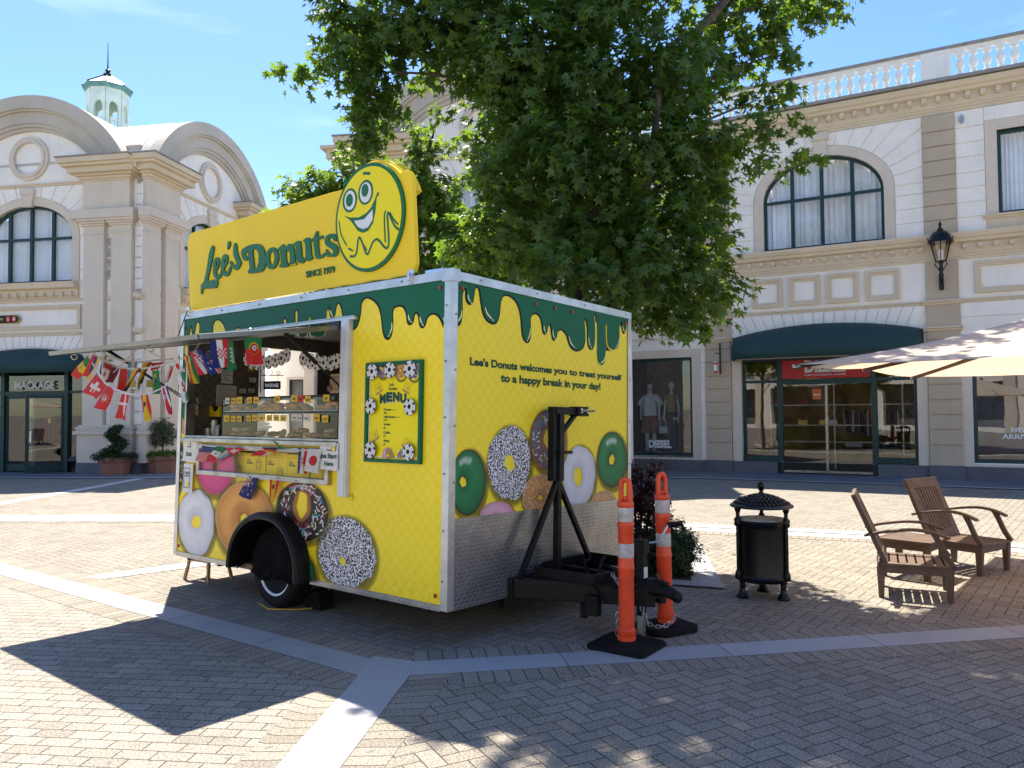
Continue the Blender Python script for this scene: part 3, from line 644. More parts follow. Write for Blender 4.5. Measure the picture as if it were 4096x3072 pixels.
        for e, za, zb in ((.04, 8.36, 8.42), (.08, 8.42, 8.5), (.16, 8.5, 8.56), (.30, 8.56, 8.72), (.42, 8.72, 8.8), (.50, 8.8, 8.95)): m.box(a0-e, a1+min(e, .3), -.2-e, .004, za, zb)
        m.build('cornice', 'cream_trim', root, bevel=.012)
        m = MB(T); m.box(a0-.52, a1+.32, -.73, .004, 8.95, 8.985); m.build('coping', 'stone_coping', root)
        a0, a1 = X(3.46, 3.84)
        m = MB(T)
        for za in (3.97, 4.95, 8.6): m.box(a0, a1, -.06, .004, za, za+.11)
        m.box(*X(2.58, 2.82), -.06, .004, 3.97, 4.08); m.box(*X(2.58, 2.82), -.06, .004, 4.95, 5.05)
        m.build('belt_course', 'cream_trim', root)
    m = MB(T)
    for xa, xb in (((x0, c-1.85), (c+1.83, x1)) if lower else ((x0, x1),)): m.box(xa-.02 if xa == x0 else xa, xb+.02 if xb == x1 else xb, -.265, .004, .0, .3)
    m.build('plinth', 'plinth_stone', root)
def frameT(x, y, deg): return Matrix.Translation((x, y, 0)) @ Matrix.Rotation(R(deg), 4, 'Z')

# corner pavilion on the left with two arched gables -----------------
LBF = frameT(-13, 22.6, -10)
lb = thing('shop_building', 'cream and white two storey corner shop under two arched gables, left of the trailer', 'building', (0, 0, 0), LBF)
I4 = Matrix()
T2 = Matrix.Translation((2.62, 0, 0)) @ Matrix.Rotation(R(90), 4, 'Z')
pavilion(lb, I4, -1.2, 6.5); pavilion(lb, T2, 3.27, 6.5, wl=3.27, wr=3.6, inner=1.6)
m = MB(I4); m.box(-14, -5.02, .0, 1.0, 0, 9.2); m.box(-5.02, 2.55, 6.8, 7.0, 0, 9.0); m.build('rear_wall', 'white_stucco', lb)
m = MB(I4)                                            # little stepped plinths where the roofs meet
for x, y, z in ((2.0, .5, 9.0), (2.35, .9, 8.95), (2.1, 1.3, 8.95)): m.box(x-.3, x+.25, y-.3, y+.3, z, z+.35); m.box(x-.36, x+.31, y-.36, y+.36, z+.35, z+.47)
m.build('parapet_block', 'arch_grey', lb)
awn = awning(lb, I4, -1.15, 1.98, 3.33, .27, .62, 3.12, 2.87)
sf = storefront(lb, I4, -3.03, .62, 0, 3.34, (-2.1, .02), 2.33)
def door_leaf(parent, T, x0, x1, z0, z1, y, name='door', hx=None, ang=0, pivot=None):
    TT = T if not ang else T @ Matrix.Translation((pivot, y, 0)) @ Matrix.Rotation(ang, 4, 'Z') @ Matrix.Translation((-pivot, -y, 0))
    m = MB(TT); frame_rect(m, x0, x1, z0, z1, .09, y-.022, y+.022); m.box(x0+.05, x1-.05, y-.02, y+.02, z0+.05, z0+.2); d = m.build(name, 'green_frame', parent)
    g = MB(TT); g.flat([(x0+.05, z0+.15), (x1-.05, z0+.15), (x1-.05, z1-.05), (x0+.05, z1-.05)], y); g.build('pane', 'shop_glass', d)
    if hx is not None:
        h = MB(TT)
        for yy in (-.09, .09): h.tube([(hx, y, .86), (hx, y+yy, .88), (hx, y+yy, 1.22), (hx, y, 1.24)], .014)
        h.build('handle', 'chrome', d, smooth=True)
    return d
door_leaf(sf, I4, -2.06, -1.04, .03, 2.24, .16, hx=-1.14)
door_leaf(sf, I4, -1.04, -.05, .03, 2.24, .12, hx=-.92, ang=R(52), pivot=-.05)
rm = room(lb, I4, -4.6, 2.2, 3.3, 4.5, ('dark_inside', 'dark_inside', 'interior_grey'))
def garment(F_, x0, x1, y0, y1, z0, z1, mt, par):
    g = MB(F_); xm, w_ = (x0+x1)/2, (x1-x0)/2; g.add([(xm-w_, y0, z0), (xm+w_, y0, z0), (xm+w_, y1, z0), (xm-w_, y1, z0), (xm-w_*.8, y0+.01, z1-.1), (xm+w_*.8, y0+.01, z1-.1), (xm+w_*.8, y1-.01, z1-.1), (xm-w_*.8, y1-.01, z1-.1), (xm-w_*.5, (y0+y1)/2-.03, z1), (xm+w_*.5, (y0+y1)/2-.03, z1), (xm+w_*.5, (y0+y1)/2+.03, z1), (xm-w_*.5, (y0+y1)/2+.03, z1)], [(3, 2, 1, 0), (8, 9, 10, 11)]+[(k+j, k+(j+1) % 4, k+4+(j+1) % 4, k+4+j) for k in (0, 4) for j in range(4)]); g.build('hanging_garment', mt, par)
GC = ['rust_cloth', 'interior_red', 'brown_bag']
for i in range(14): x = -2.7+i*.12; garment(I4, x-.05, x+.05, 1.5, 1.75, .85+.03*math.sin(i*2), 1.5, GC[i % 3], rm)
for i in range(9): x = .1+i*.07; garment(I4, x-.03, x+.03, 2.3, 2.55, .7, 1.45, GC[(i+1) % 3], rm)
g = MB(I4); g.tube([(-2.9, 1.62, 1.55), (-.9, 1.62, 1.55)], .015); g.tube([(0, 2.4, 1.5), (.8, 2.4, 1.5)], .015); g.build('rail', 'chrome', rm)
g = MB(I4); text(g, 'MACKAGE', -1.71, -.38, 2.42, 2.67, lambda a, b: (a, .095, b), bold=.035); o = g.build('shop_sign_lettering', 'linen_white', lb); o.modifiers.new('t', 'SOLIDIFY').thickness = .012
g = MB(I4); g.plate(ell(-.46, 1.5, .055, .07, 14), [], .0, .004); g.build('door_sticker', 'yellow_tag', sf)
# direction boards fixed to the wall
g = MB(I4); P = [(-3.2, 4.36), (-1.5, 4.36), (-1.4, 4.485), (-1.5, 4.61), (-3.2, 4.61)]; g.prism(P, -.09, -.055); db = g.build('direction_board', 'ink', lb)
g = MB(I4); g.plate(P, [[(x+(.02 if x < -2 else -.012), z+(.012 if z < 4.4 else -.012 if z > 4.5 else 0)) for x, z in P][::-1]], -.093, -.05); g.build('board_edge', 'gold', db)
g = MB(I4)
for x in (-1.79, -1.59): g.flat(ell(x, 4.487, .078, .088, 20), -.094, 0)
text(g, 'i', -1.805, -1.775, 4.44, 4.54, lambda a, b: (a, -.097, b), 1); text(g, '$', -1.625, -1.555, 4.435, 4.54, lambda a, b: (a, -.097, b), 1); text(g, 'ATM', -2.28, -1.96, 4.44, 4.53, lambda a, b: (a, -.094, b), 2, bold=0)
g.build('board_symbols', ['red_print', 'white_print', 'gold'], db)
g = MB(I4); P = [(-3.2, 3.05), (-1.98, 3.05), (-1.88, 3.16), (-1.98, 3.27), (-3.2, 3.27)]; g.prism(P, -.82, -.79); db = g.build('direction_board', 'ink', lb); g = MB(I4); g.flat(ell(-2.03, 3.16, .06, .07, 18), -.824); g.build('board_symbols', 'red_print', db)
# small bulkhead light low on the corner, utility boxes
g = MB(I4); g.box(2.62-.09, 2.62+.01, -.34, -.26, .5, .72); g.build('wall_light', 'steel', lb, bevel=.015)
for x in (2.42, 2.98): g = MB(I4); g.box(x-.16, x+.16, -.3, -.2, 2.38, 2.66, 0); g.box(x-.11, x+.11, -.31, -.29, 2.42, 2.62, 1); g.build('display_box', ['steel', 'interior_yellow'], lb)
# ground floor of the receding face
storefront(lb, T2, 1.45, 5.08, 0, 3.34, (2.3, 4.2), 2.33); awning(lb, T2, 3.27, 1.98, 3.33, .27, .75, 3.05, 2.80)

# lantern turret on that roof
tc = (-14.25, 27.3)
tu = thing('roof_turret', 'small mint green octagonal lantern turret with a spire behind the left gable', 'turret', (*tc, 9.6), Matrix.Translation((0, 0, -.22)))
def octa(r, n=8, a0=PI/8): r *= .76; return [(tc[0]+r*math.cos(a0+2*PI*i/n), tc[1]+r*math.sin(a0+2*PI*i/n)) for i in range(n)]
m = MB(); m.prism(octa(.95), 9.6, 11.35, ax='xy'); m.prism(octa(1.02), 11.35, 11.5, ax='xy'); m.build('turret_base', 'mint_metal', tu)
m = MB()
O = octa(.86)
for i in range(8):
    a, b = Vector(O[i]), Vector(O[(i+1) % 8]); d = (b-a); Ls = d.length; d.normalize(); T = Matrix.Translation((a.x, a.y, 0)) @ Matrix.Rotation(math.atan2(d.y, d.x), 4, 'Z')
    q = MB(T); q.plate([(0, 11.5), (Ls, 11.5), (Ls, 13.25), (0, 13.25)], [arch_pts(Ls/2, Ls*.30, 12.55, .26, 11.55, 8)[::-1]], -.04, .06); m.add(q.v, q.f)
    q = MB(T); q.box(Ls*.16, Ls*.84, -.02, .04, 12.13, 12.2); q.box(Ls*.16, Ls*.84, -.02, .04, 11.6, 11.66)
    for k in (.36, .64): q.lathe([(.03, 11.66), (.055, 11.75), (.03, 11.9), (.025, 12.0), (.05, 12.05), (.05, 12.13)], (Ls*k, .01, 0), 8)
    m.add(q.v, q.f)
m.build('lantern_wall', 'mint_metal', tu)
m = MB(); m.prism(octa(1.0), 13.25, 13.34, ax='xy'); m.prism(octa(1.06), 13.34, 13.40, ax='xy'); m.build('eaves', 'verdigris', tu)
m = MB(); O = octa(1.08); v = [(*p, 13.40) for p in O]+[(tc[0], tc[1], 13.95)]; m.add(v, [(i, (i+1) % 8, 8) for i in range(8)]); m.build('roof', 'mint_metal', tu)
m = MB()
for p in O: m.tube([(*p, 13.42), (tc[0], tc[1], 13.97)], .02, 5)
m.lathe([(.14, 13.87), (.16, 13.93), (.07, 13.97), (.07, 14.03), (.1, 14.08), (.03, 14.14), (.02, 14.3), (.008, 15.1)], (*tc, 0), 10); m.build('spire', 'black_iron', tu, smooth=True)

# hanging blade sign seen through the trailer's doorway
bl = thing('hanging_sign', 'black hanging shop sign on a scrolled iron bracket, seen through the trailer window', 'sign', (-9.05, 28.2, 2.6))
m = MB(); m.tube([(-9.13, 28.3, 3.35), (-9.13, 28.3, 2.4)], .018, 6); m.tube([(-9.13, 28.3, 3.02), (-8.3, 28.3, 3.02)], .014, 6)
for cx_, r_ in ((-8.98, .11), (-8.78, .085), (-8.48, .06)): m.torus((cx_, 28.3, 3.05+r_), r_, .010, 16, 5, 'y')
m.tube([(-8.9, 28.3, 3.02), (-8.9, 28.3, 2.8)], .006, 5); m.tube([(-8.5, 28.3, 3.02), (-8.5, 28.3, 2.8)], .006, 5); m.build('bracket', 'black_iron', bl)
m = MB(); m.box(-9.02, -8.4, 28.27, 28.33, 2.52, 2.82); b_ = m.build('sign_board', 'ink', bl, bevel=.02)
m = MB(); text(m, 'MACKAGE', -8.95, -8.47, 2.6, 2.73, lambda a, b: (a, 28.26, b), bold=.03); m.build('lettering', 'white_print', b_)

# shop range closing the square behind the trailer
cb = thing('shop_building', 'white shop wall behind the trailer, seen only through its serving window', 'building', (-7, 31, 0))
m = MB(); m.plate([(-9.6, 0), (-3, 0), (-3, 8.9), (-9.6, 8.9)], [[(-8.85, .5), (-8.85, 3.0), (-8.3, 3.0), (-8.3, .5)], [(-7.75, .5), (-7.75, 2.95), (-7.15, 2.95), (-7.15, .5)]], 31, 31.3); m.box(-9.3, -8.75, 31.2, 33, 8.9, 9.75); m.build('wall', 'white_stucco', cb)
m = MB(); m.box(-8.22, -7.85, 30.85, 31, 0, 3.4); m.box(-8.3, -7.78, 30.8, 31, 3.4, 3.55); m.box(-9.6, -3, 30.9, 31, 4.2, 4.35)
for x0, x1 in ((-8.95, -8.2+.02), (-7.85, -7.05)): frame_rect(m, x0, x1, .4, 3.08, .1, 30.93, 31.0)
m.build('pilaster', 'cream_frame', cb)
m = MB(); frame_rect(m, -8.85, -8.3, .5, 3.0, .05, 31.05, 31.1, 0); frame_rect(m, -7.75, -7.15, .5, 2.95, .05, 31.05, 31.1, 0); m.box(-8.85, -8.3, 31.12, 31.15, .5, 3.0, 1); m.box(-7.75, -7.15, 31.12, 31.15, .5, 2.95, 2); m.build('window', ['green_frame', 'interior_grey', 'portrait'], cb)

# middle pavilion behind the tree --------------------------------------
MBF = frameT(-.8, 20.5, -8)
mbd = thing('shop_building', 'arched gable shop pavilion half hidden behind the big tree', 'building', (0, 0, 0), MBF)
pavilion(mbd, I4, .1, 6, wl=3.82, wr=3.82, lower=True)
m = MB(I4); m.box(-3.72, -3.5, .3, 6, 0, 8.9); m.box(-3.9, -3.3, .2, 6, 8.55, 8.9); m.box(3.9, 3.6, .3, 6, 0, 8.9); m.build('side_wall', 'white_stucco', mbd)
m = MB(I4); m.box(-4.15, -3.4, -.3, 1.2, 8.5, 8.75); m.box(-4.28, -3.3, -.42, 1.2, 8.75, 8.83); m.build('side_cornice', 'cream_trim', mbd)
storefront(mbd, I4, -1.75, 1.93, 0, 3.34, (-.8, 1.0), 2.33); awning(mbd, I4, .1, 1.98, 3.33, .27, .75, 3.05, 2.80); room(mbd, I4, -2.4, 2.6, 3.3, 4)

# long range on the right ------------------------------------------------
RBF = frameT(8.85, 19.1, -29)
rb = thing('shop_building', 'long two storey shop with roof balustrade, green awning and arched curtained window', 'building', (0, 0, 0), RBF)
cw = -1.095; aw = 1.435
BX0, BX1 = -7.0, 9.5
m = MB(); m.plate([(BX0, 0), (BX1, 0), (BX1, 9.25), (BX0, 9.25)], [arch_pts(cw, aw, 7.05, 1.03, 5.77)[::-1], [(2.71, 6.1), (2.71, 8.05), (5.5, 8.05), (5.5, 6.1)], [(-3.17, .012), (-3.17, 2.97), (.95, 2.97), (.95, .012)], [(-6.6, .4), (-6.6, 3.1), (-4.49, 3.1), (-4.49, .4)], [(2.09, .38), (2.09, 3.1), (6.2, 3.1), (6.2, .38)]], 0, .3); m.build('wall', 'white_stucco', rb)
arch_window(rb, I4, cw, aw, 5.77, 7.05, 1.03)
m = MB(); m.plate(arch_pts(cw, aw+.235, 7.05, 1.03+.235, 5.77), [arch_pts(cw, aw, 7.05, 1.03, 5.77)[::-1]], -.035, .16); m.build('window_surround', 'cream_frame', rb)
m = MB(); m.prism([(cw-.14, 8.04), (cw+.14, 8.04), (cw+.16, 8.46), (cw-.16, 8.46)], -.09, .01); m.prism([(cw-.2, 8.46), (cw+.2, 8.46), (cw+.2, 8.635), (cw-.2, 8.635)], -.13, .01); m.build('keystone', 'cream_frame', rb)
m = MB(); voussoirs(m, cw, aw+.25, 7.05, 1.28, -3.39, 1.19, 8.63, -.028, .003, [PI*i/16 for i in range(17)])
for z0 in [5.76+.345*i for i in range(4)]:
    h = min(.345, 7.04-z0)
    for xa, xb in ((-3.39, cw-aw-.25), (cw+aw+.25, 1.19)): m.box(xa, xb, -.028, .003, z0+.012, z0+h-.012)
zl = [5.76, 6.1, 6.45, 6.8, 7.15, 7.52, 7.86, 8.22, 8.63]
for z0, z1 in zip(zl[:-1], zl[1:]):
    for xa, xb in ((1.88, 2.46), (5.74, 6.5), (-7, -4.12)):
        if xa > 1.8 and z0 < 6: m.box(xa, 6.5 if xa < 2 else xb, -.028, .003, z0+.016, z1-.016) if xa < 2 and False else m.box(xa, xb, -.028, .003, z0+.016, z1-.016)
        else: m.box(xa, xb, -.028, .003, z0+.016, z1-.016)
m.box(2.47, 5.73, -.028, .003, 8.30, 8.618)
for i in range(-10, 10):
    f = lambda x: 3.50+.24*(1-((x+1.1)/2.2)**2); xb0, xb1 = -1.1+i*.228, -1.1+(i+1)*.228
    if abs(xb0+1.1) > 2.2 or abs(xb1+1.1) > 2.2: continue
    k = 1.12; m.prism([(xb0+.01, f(xb0)), (xb1-.01, f(xb1)), (-1.1+(xb1+1.1)*k-.01, 4.10), (-1.1+(xb0+1.1)*k+.01, 4.10)], -.028, .003)
m.box(1.89, 8, -.028, .003, 3.78, 4.10); m.box(1.89, 8, -.028, .003, 3.2, 3.76); m.box(-7, -4.12, -.028, .003, 3.62, 4.1)
for z0, z1 in ((.3, .79), (.79, 1.16), (1.16, 1.51), (1.51, 1.86), (1.86, 2.22), (2.22, 2.56), (2.56, 2.93), (2.93, 3.28), (3.28, 3.6)):
    for xa, xb in ((-4.24, -4.12),): m.box(xa, xb, -.028, .003, z0+.016, z1-.016)
m.build('masonry_block', 'white_stucco', rb)
for px in (-4.1, 1.2, 6.6):
    m = MB()
    for z0, z1 in zip(zl[:-1], zl[1:]): m.box(px, px+.665, -.08, .003, z0+.010, z1-.022)
    m.box(px+.01, px+.655, -.045, .003, 5.7, 8.63); m.box(px-.01, px+.675, -.07, .003, 4.2, 5.13); m.box(px-.01, px+.685, -.08, .003, 3.57, 4.1)
    for z0, z1 in ((.3, .79), (.79, 1.16), (1.16, 1.51), (1.51, 1.86), (1.86, 2.22), (2.22, 2.56), (2.56, 2.93), (2.93, 3.28), (3.28, 3.5)): m.box(px-.01, px+.67, -.085, .003, z0+.010, z1-.022)
    m.box(px, px+.66, -.045, .003, .3, 3.5); m.build('pilaster', 'tan_pilaster', rb)
    m = MB()
    for za in (3.48, 4.10): m.mold([(0, za), (.11, za), (.12, za+.04), (.16, za+.06), (.16, za+.10), (0, za+.10)], px-.09, px+.74)
    m.build('pilaster_cap', 'cream_trim', rb)
    m = MB(); m.box(px-.04, px+.70, -.13, .002, 0, .305); m.build('plinth', 'plinth_stone', rb)
for xa, xb in ((BX0, -4.15), (-3.4, -2.28), (.07, 1.16), (1.9, 6.56), (7.3, BX1)):
    n = max(1, round((xb-xa)/1.1))
    for i in range(n): m = MB(); m.box(xa+(xb-xa)*i/n+.003, xa+(xb-xa)*(i+1)/n-.003, -.08, .002, 0, .295); m.build('plinth_block', 'plinth_stone', rb)
m = MB(); P2 = [(0, 0), (.03, 0), (.03, .06), (.05, .07), (.05, .12), (.07, .13), (.07, .36), (.16, .40), (.18, .46), (.22, .49), (.25, .56), (.25, .61), (0, .64)]
m.mold([(o, 5.13+z) for o, z in P2], BX0, BX1); m.build('cornice', 'cream_trim', rb); dentils(rb, I4, BX0, BX1, 5.35, 5.47, .307, .17, .06)
belt(rb, I4, -3.4, 1.16, 4.11, 4.2); belt(rb, I4, 1.9, 6.55, 4.11, 4.2, .06); belt(rb, I4, BX0, -4.12, 4.11, 4.2); belt(rb, I4, BX0, -4.12, 3.6, 3.66, .03)
for x in (-2.85, -1.93, -1.03, -.12): panel(rb, I4, x, x+.76, 4.3, 5.05)
panel(rb, I4, 2.2, 6.1, 4.31, 5.06); panel(rb, I4, -6.8, -4.35, 4.31, 5.06)
m = MB(); m.mold([(o*1.15, 8.64+z*1.06) for o, z in P2], BX0, BX1); m.build('cornice', 'cream_trim', rb); dentils(rb, I4, BX0, BX1, 8.88, 9.03, .302, .19, .07)
m = MB(); m.box(BX0, BX1, -.36, .5, 9.31, 9.385); 
for x in np.arange(BX0, BX1, 1.52): m.box(x-.004, x+.004, -.363, -.355, 9.31, 9.387)
m.build('coping', 'stone_coping', rb)
bs = MB(); bs.box(BX0, 1.21, -.3, -.1, 9.385, 9.40); bs.box(1.83, 6.6, -.3, -.1, 9.385, 9.40); bo = bs.build('balustrade', 'white_trim', rb)
m = MB(); m.box(BX0, BX1, -.33, -.05, 10.05, 10.12); m.box(BX0, BX1, -.29, -.09, 9.98, 10.05, 1); m.build('rail', ['stone_coping', 'white_trim'], bo)
pr = [(.075, 9.40), (.075, 9.46), (.05, 9.47), (.06, 9.50), (.045, 9.53), (.085, 9.60), (.095, 9.66), (.075, 9.73), (.045, 9.80), (.038, 9.84), (.058, 9.855), (.05, 9.87)]
b0 = None
for x in [1.0-.268*i for i in range(28)]+[2.02+.268*i for i in range(17)]:
    if b0 is None:
        m = MB(); m.lathe(pr, (0, 0, 0), 14); m.box(-.085, .085, -.085, .085, 9.87, 9.98); b0 = m.build('baluster', 'white_trim', bo, smooth=True); b0.location = (x, -.19, 0)
    else: q = b0.copy(); COL.objects.link(q); q.parent = bo; q.location = (x, -.19, 0)
m = MB()
for x in (1.21, 6.6): m.box(x, x+.62, -.31, -.07, 9.385, 10.05); frame_rect(m, x+.0, x+.62, 9.40, 10.04, .09, -.325, -.30)
m.build('parapet_block', 'white_trim', rb)
# square headed window upstairs
m = MB(); frame_rect(m, 2.71, 5.5, 6.1, 8.05, .08, .08, .16); m.box(4.06, 4.15, .08, .16, 6.1, 8.05); w_ = m.build('window', 'green_frame', rb)
m = MB(); m.flat([(2.7, 6.1), (5.5, 6.1), (5.5, 8.05), (2.7, 8.05)], .13); m.build('pane', 'upper_glass', w_)
m = MB(); v = []; f = []
for i in range(201): x = 2.7+2.8*i/200; v += [(x, .3+.03*math.sin(i*1.1+2*math.sin(i*.1)), 6.1), (x, .3+.03*math.sin(i*1.1+2*math.sin(i*.1)), 8.05)]; f += [(2*i-2, 2*i, 2*i+1, 2*i-1)] if i else []
m.add(v, f); m.build('curtain', 'curtain', w_, smooth=True)
m = MB(); m.plate([(2.47, 6.08), (5.73, 6.08), (5.73, 8.29), (2.47, 8.29)], [[(2.71, 6.1), (2.71, 8.05), (5.5, 8.05), (5.5, 6.1)]], -.04, .1); m.prism([(3.95, 8.06), (4.25, 8.06), (4.3, 8.4), (3.9, 8.4)], -.09, 0); m.prism([(3.88, 8.4), (4.32, 8.4), (4.32, 8.58), (3.88, 8.58)], -.12, 0); m.build('window_surround', 'cream_frame', rb)
m = MB(); m.mold([(0, 6.0), (.05, 6.0), (.1, 6.05), (.13, 6.07), (.13, 6.1), (0, 6.1)], 2.4, 5.8); m.box(2.47, 5.73, -.03, .0, 5.78, 6.0); m.build('window_sill', 'cream_trim', rb)
m = MB(); m.prism(ell(2.02, 8.42, .05, .11, 12), -.1, 0); m.build('wall_light', 'steel', rb, smooth=True)
# mannequin window
m = MB(); frame_rect(m, -6.6, -4.49, .38, 3.1, .08, .06, .16); m.box(-6.6, -4.49, .0, .16, .34, .42); w_ = m.build('shop_front', 'green_frame', rb)
m = MB(); m.flat([(-6.6, .4), (-4.5, .4), (-4.5, 3.1), (-6.6, 3.1)], .12); m.build('pane', 'shop_glass', w_)
m = MB(); text(m, 'DIESEL', -5.79, -5.13, .60, .825, lambda a, b: (a, .105, b), bold=.05); m.build('lettering', 'white_print', w_)
m = MB(); m.plate([(-6.85, .3), (-4.24, .3), (-4.24, 3.32), (-6.85, 3.32)], [[(-6.6, .3001), (-6.6, 3.1), (-4.49, 3.1), (-4.49, .3001)]], -.035, .06); m.box(-6.6, -4.49, -.05, .04, .3, .36); m.build('window_surround', 'cream_frame', rb)
rm2 = room(rb, I4, -6.8, -4.2, 3.2, 2.6, ('interior_red', 'interior_yellow', 'wood_floor'), .3)
m = MB(); m.box(-6.6, -4.3, .35, 1.3, .03, .42); m.build('display_stage', 'interior_grey', rm2)
def mannequin(x, y, label, kind):
    t = thing('mannequin', label, 'mannequin', (x, y, .42), RBF)
    b = MB(); hz = 2.42
    if kind == 'f':
        b.tube([(x, y, 1.42), (x, y, 1.62), (x, y, 1.86), (x, y, 2.04), (x, y, 2.12), (x, y, 2.15)], [.13, .10, .125, .14, .07, .045], 14, sy=.62); b.tube([(x, y, 2.13), (x, y, 2.24)], .04, 10); b.ball((x, y, 2.35), .085, 14, 10, 1.28)
        for sg, p in ((-1, [(x-.145, y, 2.06), (x-.19, y, 1.8), (x-.21, y-.03, 1.55), (x-.22, y-.05, 1.44)]), (1, [(x+.145, y, 2.06), (x+.20, y, 1.8), (x+.215, y-.03, 1.52), (x+.2, y-.06, 1.38)])): b.tube(p, [.04, .034, .027, .022], 10); b.tube([p[-1], (p[-1][0], p[-1][1]-.01, p[-1][2]-.10)], [.022, .012], 8)
        for sg in (-1, 1): b.tube([(x+sg*.07, y, 1.45), (x+sg*.08, y, .95), (x+sg*.08, y, .48)], [.085, .055, .04], 10)
        b.build('body', 'skin_white', t, smooth=True)
        b = MB(); b.tube([(x, y, 1.58), (x, y, 1.66), (x, y, 1.86), (x, y, 2.04), (x, y, 2.115)], [.118, .112, .137, .152, .085], 16, sy=.66)
        for sg in (-1, 1): b.tube([(x+sg*.10, y, 2.06), (x+sg*.175, y, 1.96)], [.06, .05], 10)
        b.build('top', 'mustard_cloth', t, smooth=True)
        b = MB(); b.tube([(x, y, 1.60), (x, y, 1.45), (x, y, 1.34)], [.125, .155, .16], 16, sy=.66)
        for sg in (-1, 1): b.tube([(x+sg*.075, y, 1.38), (x+sg*.085, y, .95), (x+sg*.09, y, .50)], [.09, .08, .085], 12)
        b.build('trousers', 'grey_cloth', t, smooth=True); b = MB(); b.torus((x, y, 1.585), .12, .014, 20, 6, 'z'); b.build('belt', 'ink', t)
        b = MB(); b.tube(smoothp([(x-.30, y-.12, 1.18), (x-.30, y-.12, 1.4), (x-.22, y-.12, 1.45), (x-.15, y-.12, 1.38), (x-.14, y-.12, 1.18)], 3), .012, 6); b.box(x-.33, x-.10, y-.15, y-.09, 1.0, 1.19)
        single(b, 'handbag', 'linen_white', 'small white handbag held by the mannequin in the mustard top', 'handbag', (x-.2, y-.12, 1.0), RBF, bevel=.015)
    else:
        b.tube([(x, y, 2.12), (x, y, 2.26)], .045, 10); b.ball((x, y, 2.37), .085, 14, 10, 1.25); b.tube([(x, y, 1.45), (x, y, 1.9), (x, y, 2.1)], [.14, .16, .08], 12, sy=.6)
        for sg in (-1, 1): b.tube([(x+sg*.18, y, 2.02), (x+sg*.27, y, 1.75), (x+sg*.27, y-.03, 1.5), (x+sg*.26, y-.05, 1.38)], [.05, .042, .03, .02], 10); b.tube([(x+sg*.1, y, 1.4), (x+sg*.11, y, .95), (x+sg*.11, y, .48)], [.09, .06, .045], 10)
        b.build('body', 'skin_white', t, smooth=True)
        b = MB(); b.tube([(x, y, 1.50), (x, y, 1.54), (x, y, 1.8), (x, y, 2.04), (x, y, 2.13)], [.235, .225, .215, .20, .09], 18, sy=.55)
        for sg in (-1, 1): b.tube([(x+sg*.14, y, 2.06), (x+sg*.25, y, 1.93), (x+sg*.31, y, 1.80)], [.08, .085, .09], 12)
        b.build('t_shirt', 'linen_white', t, smooth=True)
        b = MB(); b.tube([(x, y, 1.54), (x, y, 1.35)], [.2, .22], 14, sy=.6)
        for sg in (-1, 1): b.tube([(x+sg*.1, y, 1.42), (x+sg*.14, y, 1.0)], [.12, .15], 12)
        b.build('shorts', 'rust_cloth', t, smooth=True)
        b = MB(); b.ball((x, y+.01, 2.40), .09, 12, 8, 1.0); b.build('cap', 'ink', t, smooth=True)
mannequin(-5.95, .75, 'headless looking mannequin in a white t-shirt and rust shorts in the shop window', 'm'); mannequin(-5.3, .7, 'mannequin in a mustard top and grey trousers in the shop window', 'f')
# main shop front
sf = storefront(rb, I4, -3.17, .95, 0, 2.97, (-2.22, 0.0), 2.38)
g = MB(); g.box(-2.16, -.06, .10, .13, 2.44, 2.93); sg_ = g.build('shop_sign', 'sign_red', sf)
g = MB(); text(g, 'DIESEL', -1.6, -.63, 2.585, 2.90, lambda a, b: (a, .095, b), bold=.055); text(g, 'FOR SUCCESSFUL LIVING', -1.6, -.63, 2.505, 2.545, lambda a, b: (a, .095, b), bold=.03); g.build('lettering', 'linen_white', sg_)
g = MB(); g.flat([(-2.16, .14), (-.06, .14), (-.06, 2.3), (-2.16, 2.3)], .16); d_ = g.build('sliding_door', 'shop_glass', sf)
g = MB(); g.box(-1.13, -1.07, .13, .19, .05, 2.3); g.box(-2.16, -.06, .13, .2, .03, .09); g.build('door_rail', 'steel', d_)
g = MB(); g.flat([(-1.43, 1.9), (-1.22, 1.9), (-1.22, 2.17), (-1.43, 2.17)], .155); p_ = g.build('poster', 'orange_poster', sf); g = MB(); text(g, '40% OFF', -1.40, -1.25, 2.0, 2.04, lambda a, b: (a, .152, b)); g.build('lettering', 'white_print', p_)
g = MB(); g.plate([(-3.41, .3), (1.18, .3), (1.18, 3.2), (-3.41, 3.2)], [[(-3.17, .3001), (-3.17, 2.97), (.95, 2.97), (.95, .3001)]], -.035, .06)
g2 = [i for i in range(0)]
g.build('window_surround', 'cream_frame', rb)
awning(rb, I4, -1.12, 2.23, 3.54, .26, 1.0, 3.15, 2.93)
rm3 = room(rb, I4, -4.0, 1.9, 3.2, 5, ('interior_grey', 'interior_yellow', 'wood_floor'), .4)
g = MB()
for z in (.75, 1.2, 1.75): g.box(-3.0, .8, 1.55, 1.85, z, z+.025)
for x in (-2.75, -1.1, .55): g.box(x, x+.035, 1.55, 1.85, .05, 2.8)
g.build('shelf_rack', 'steel', rm3)
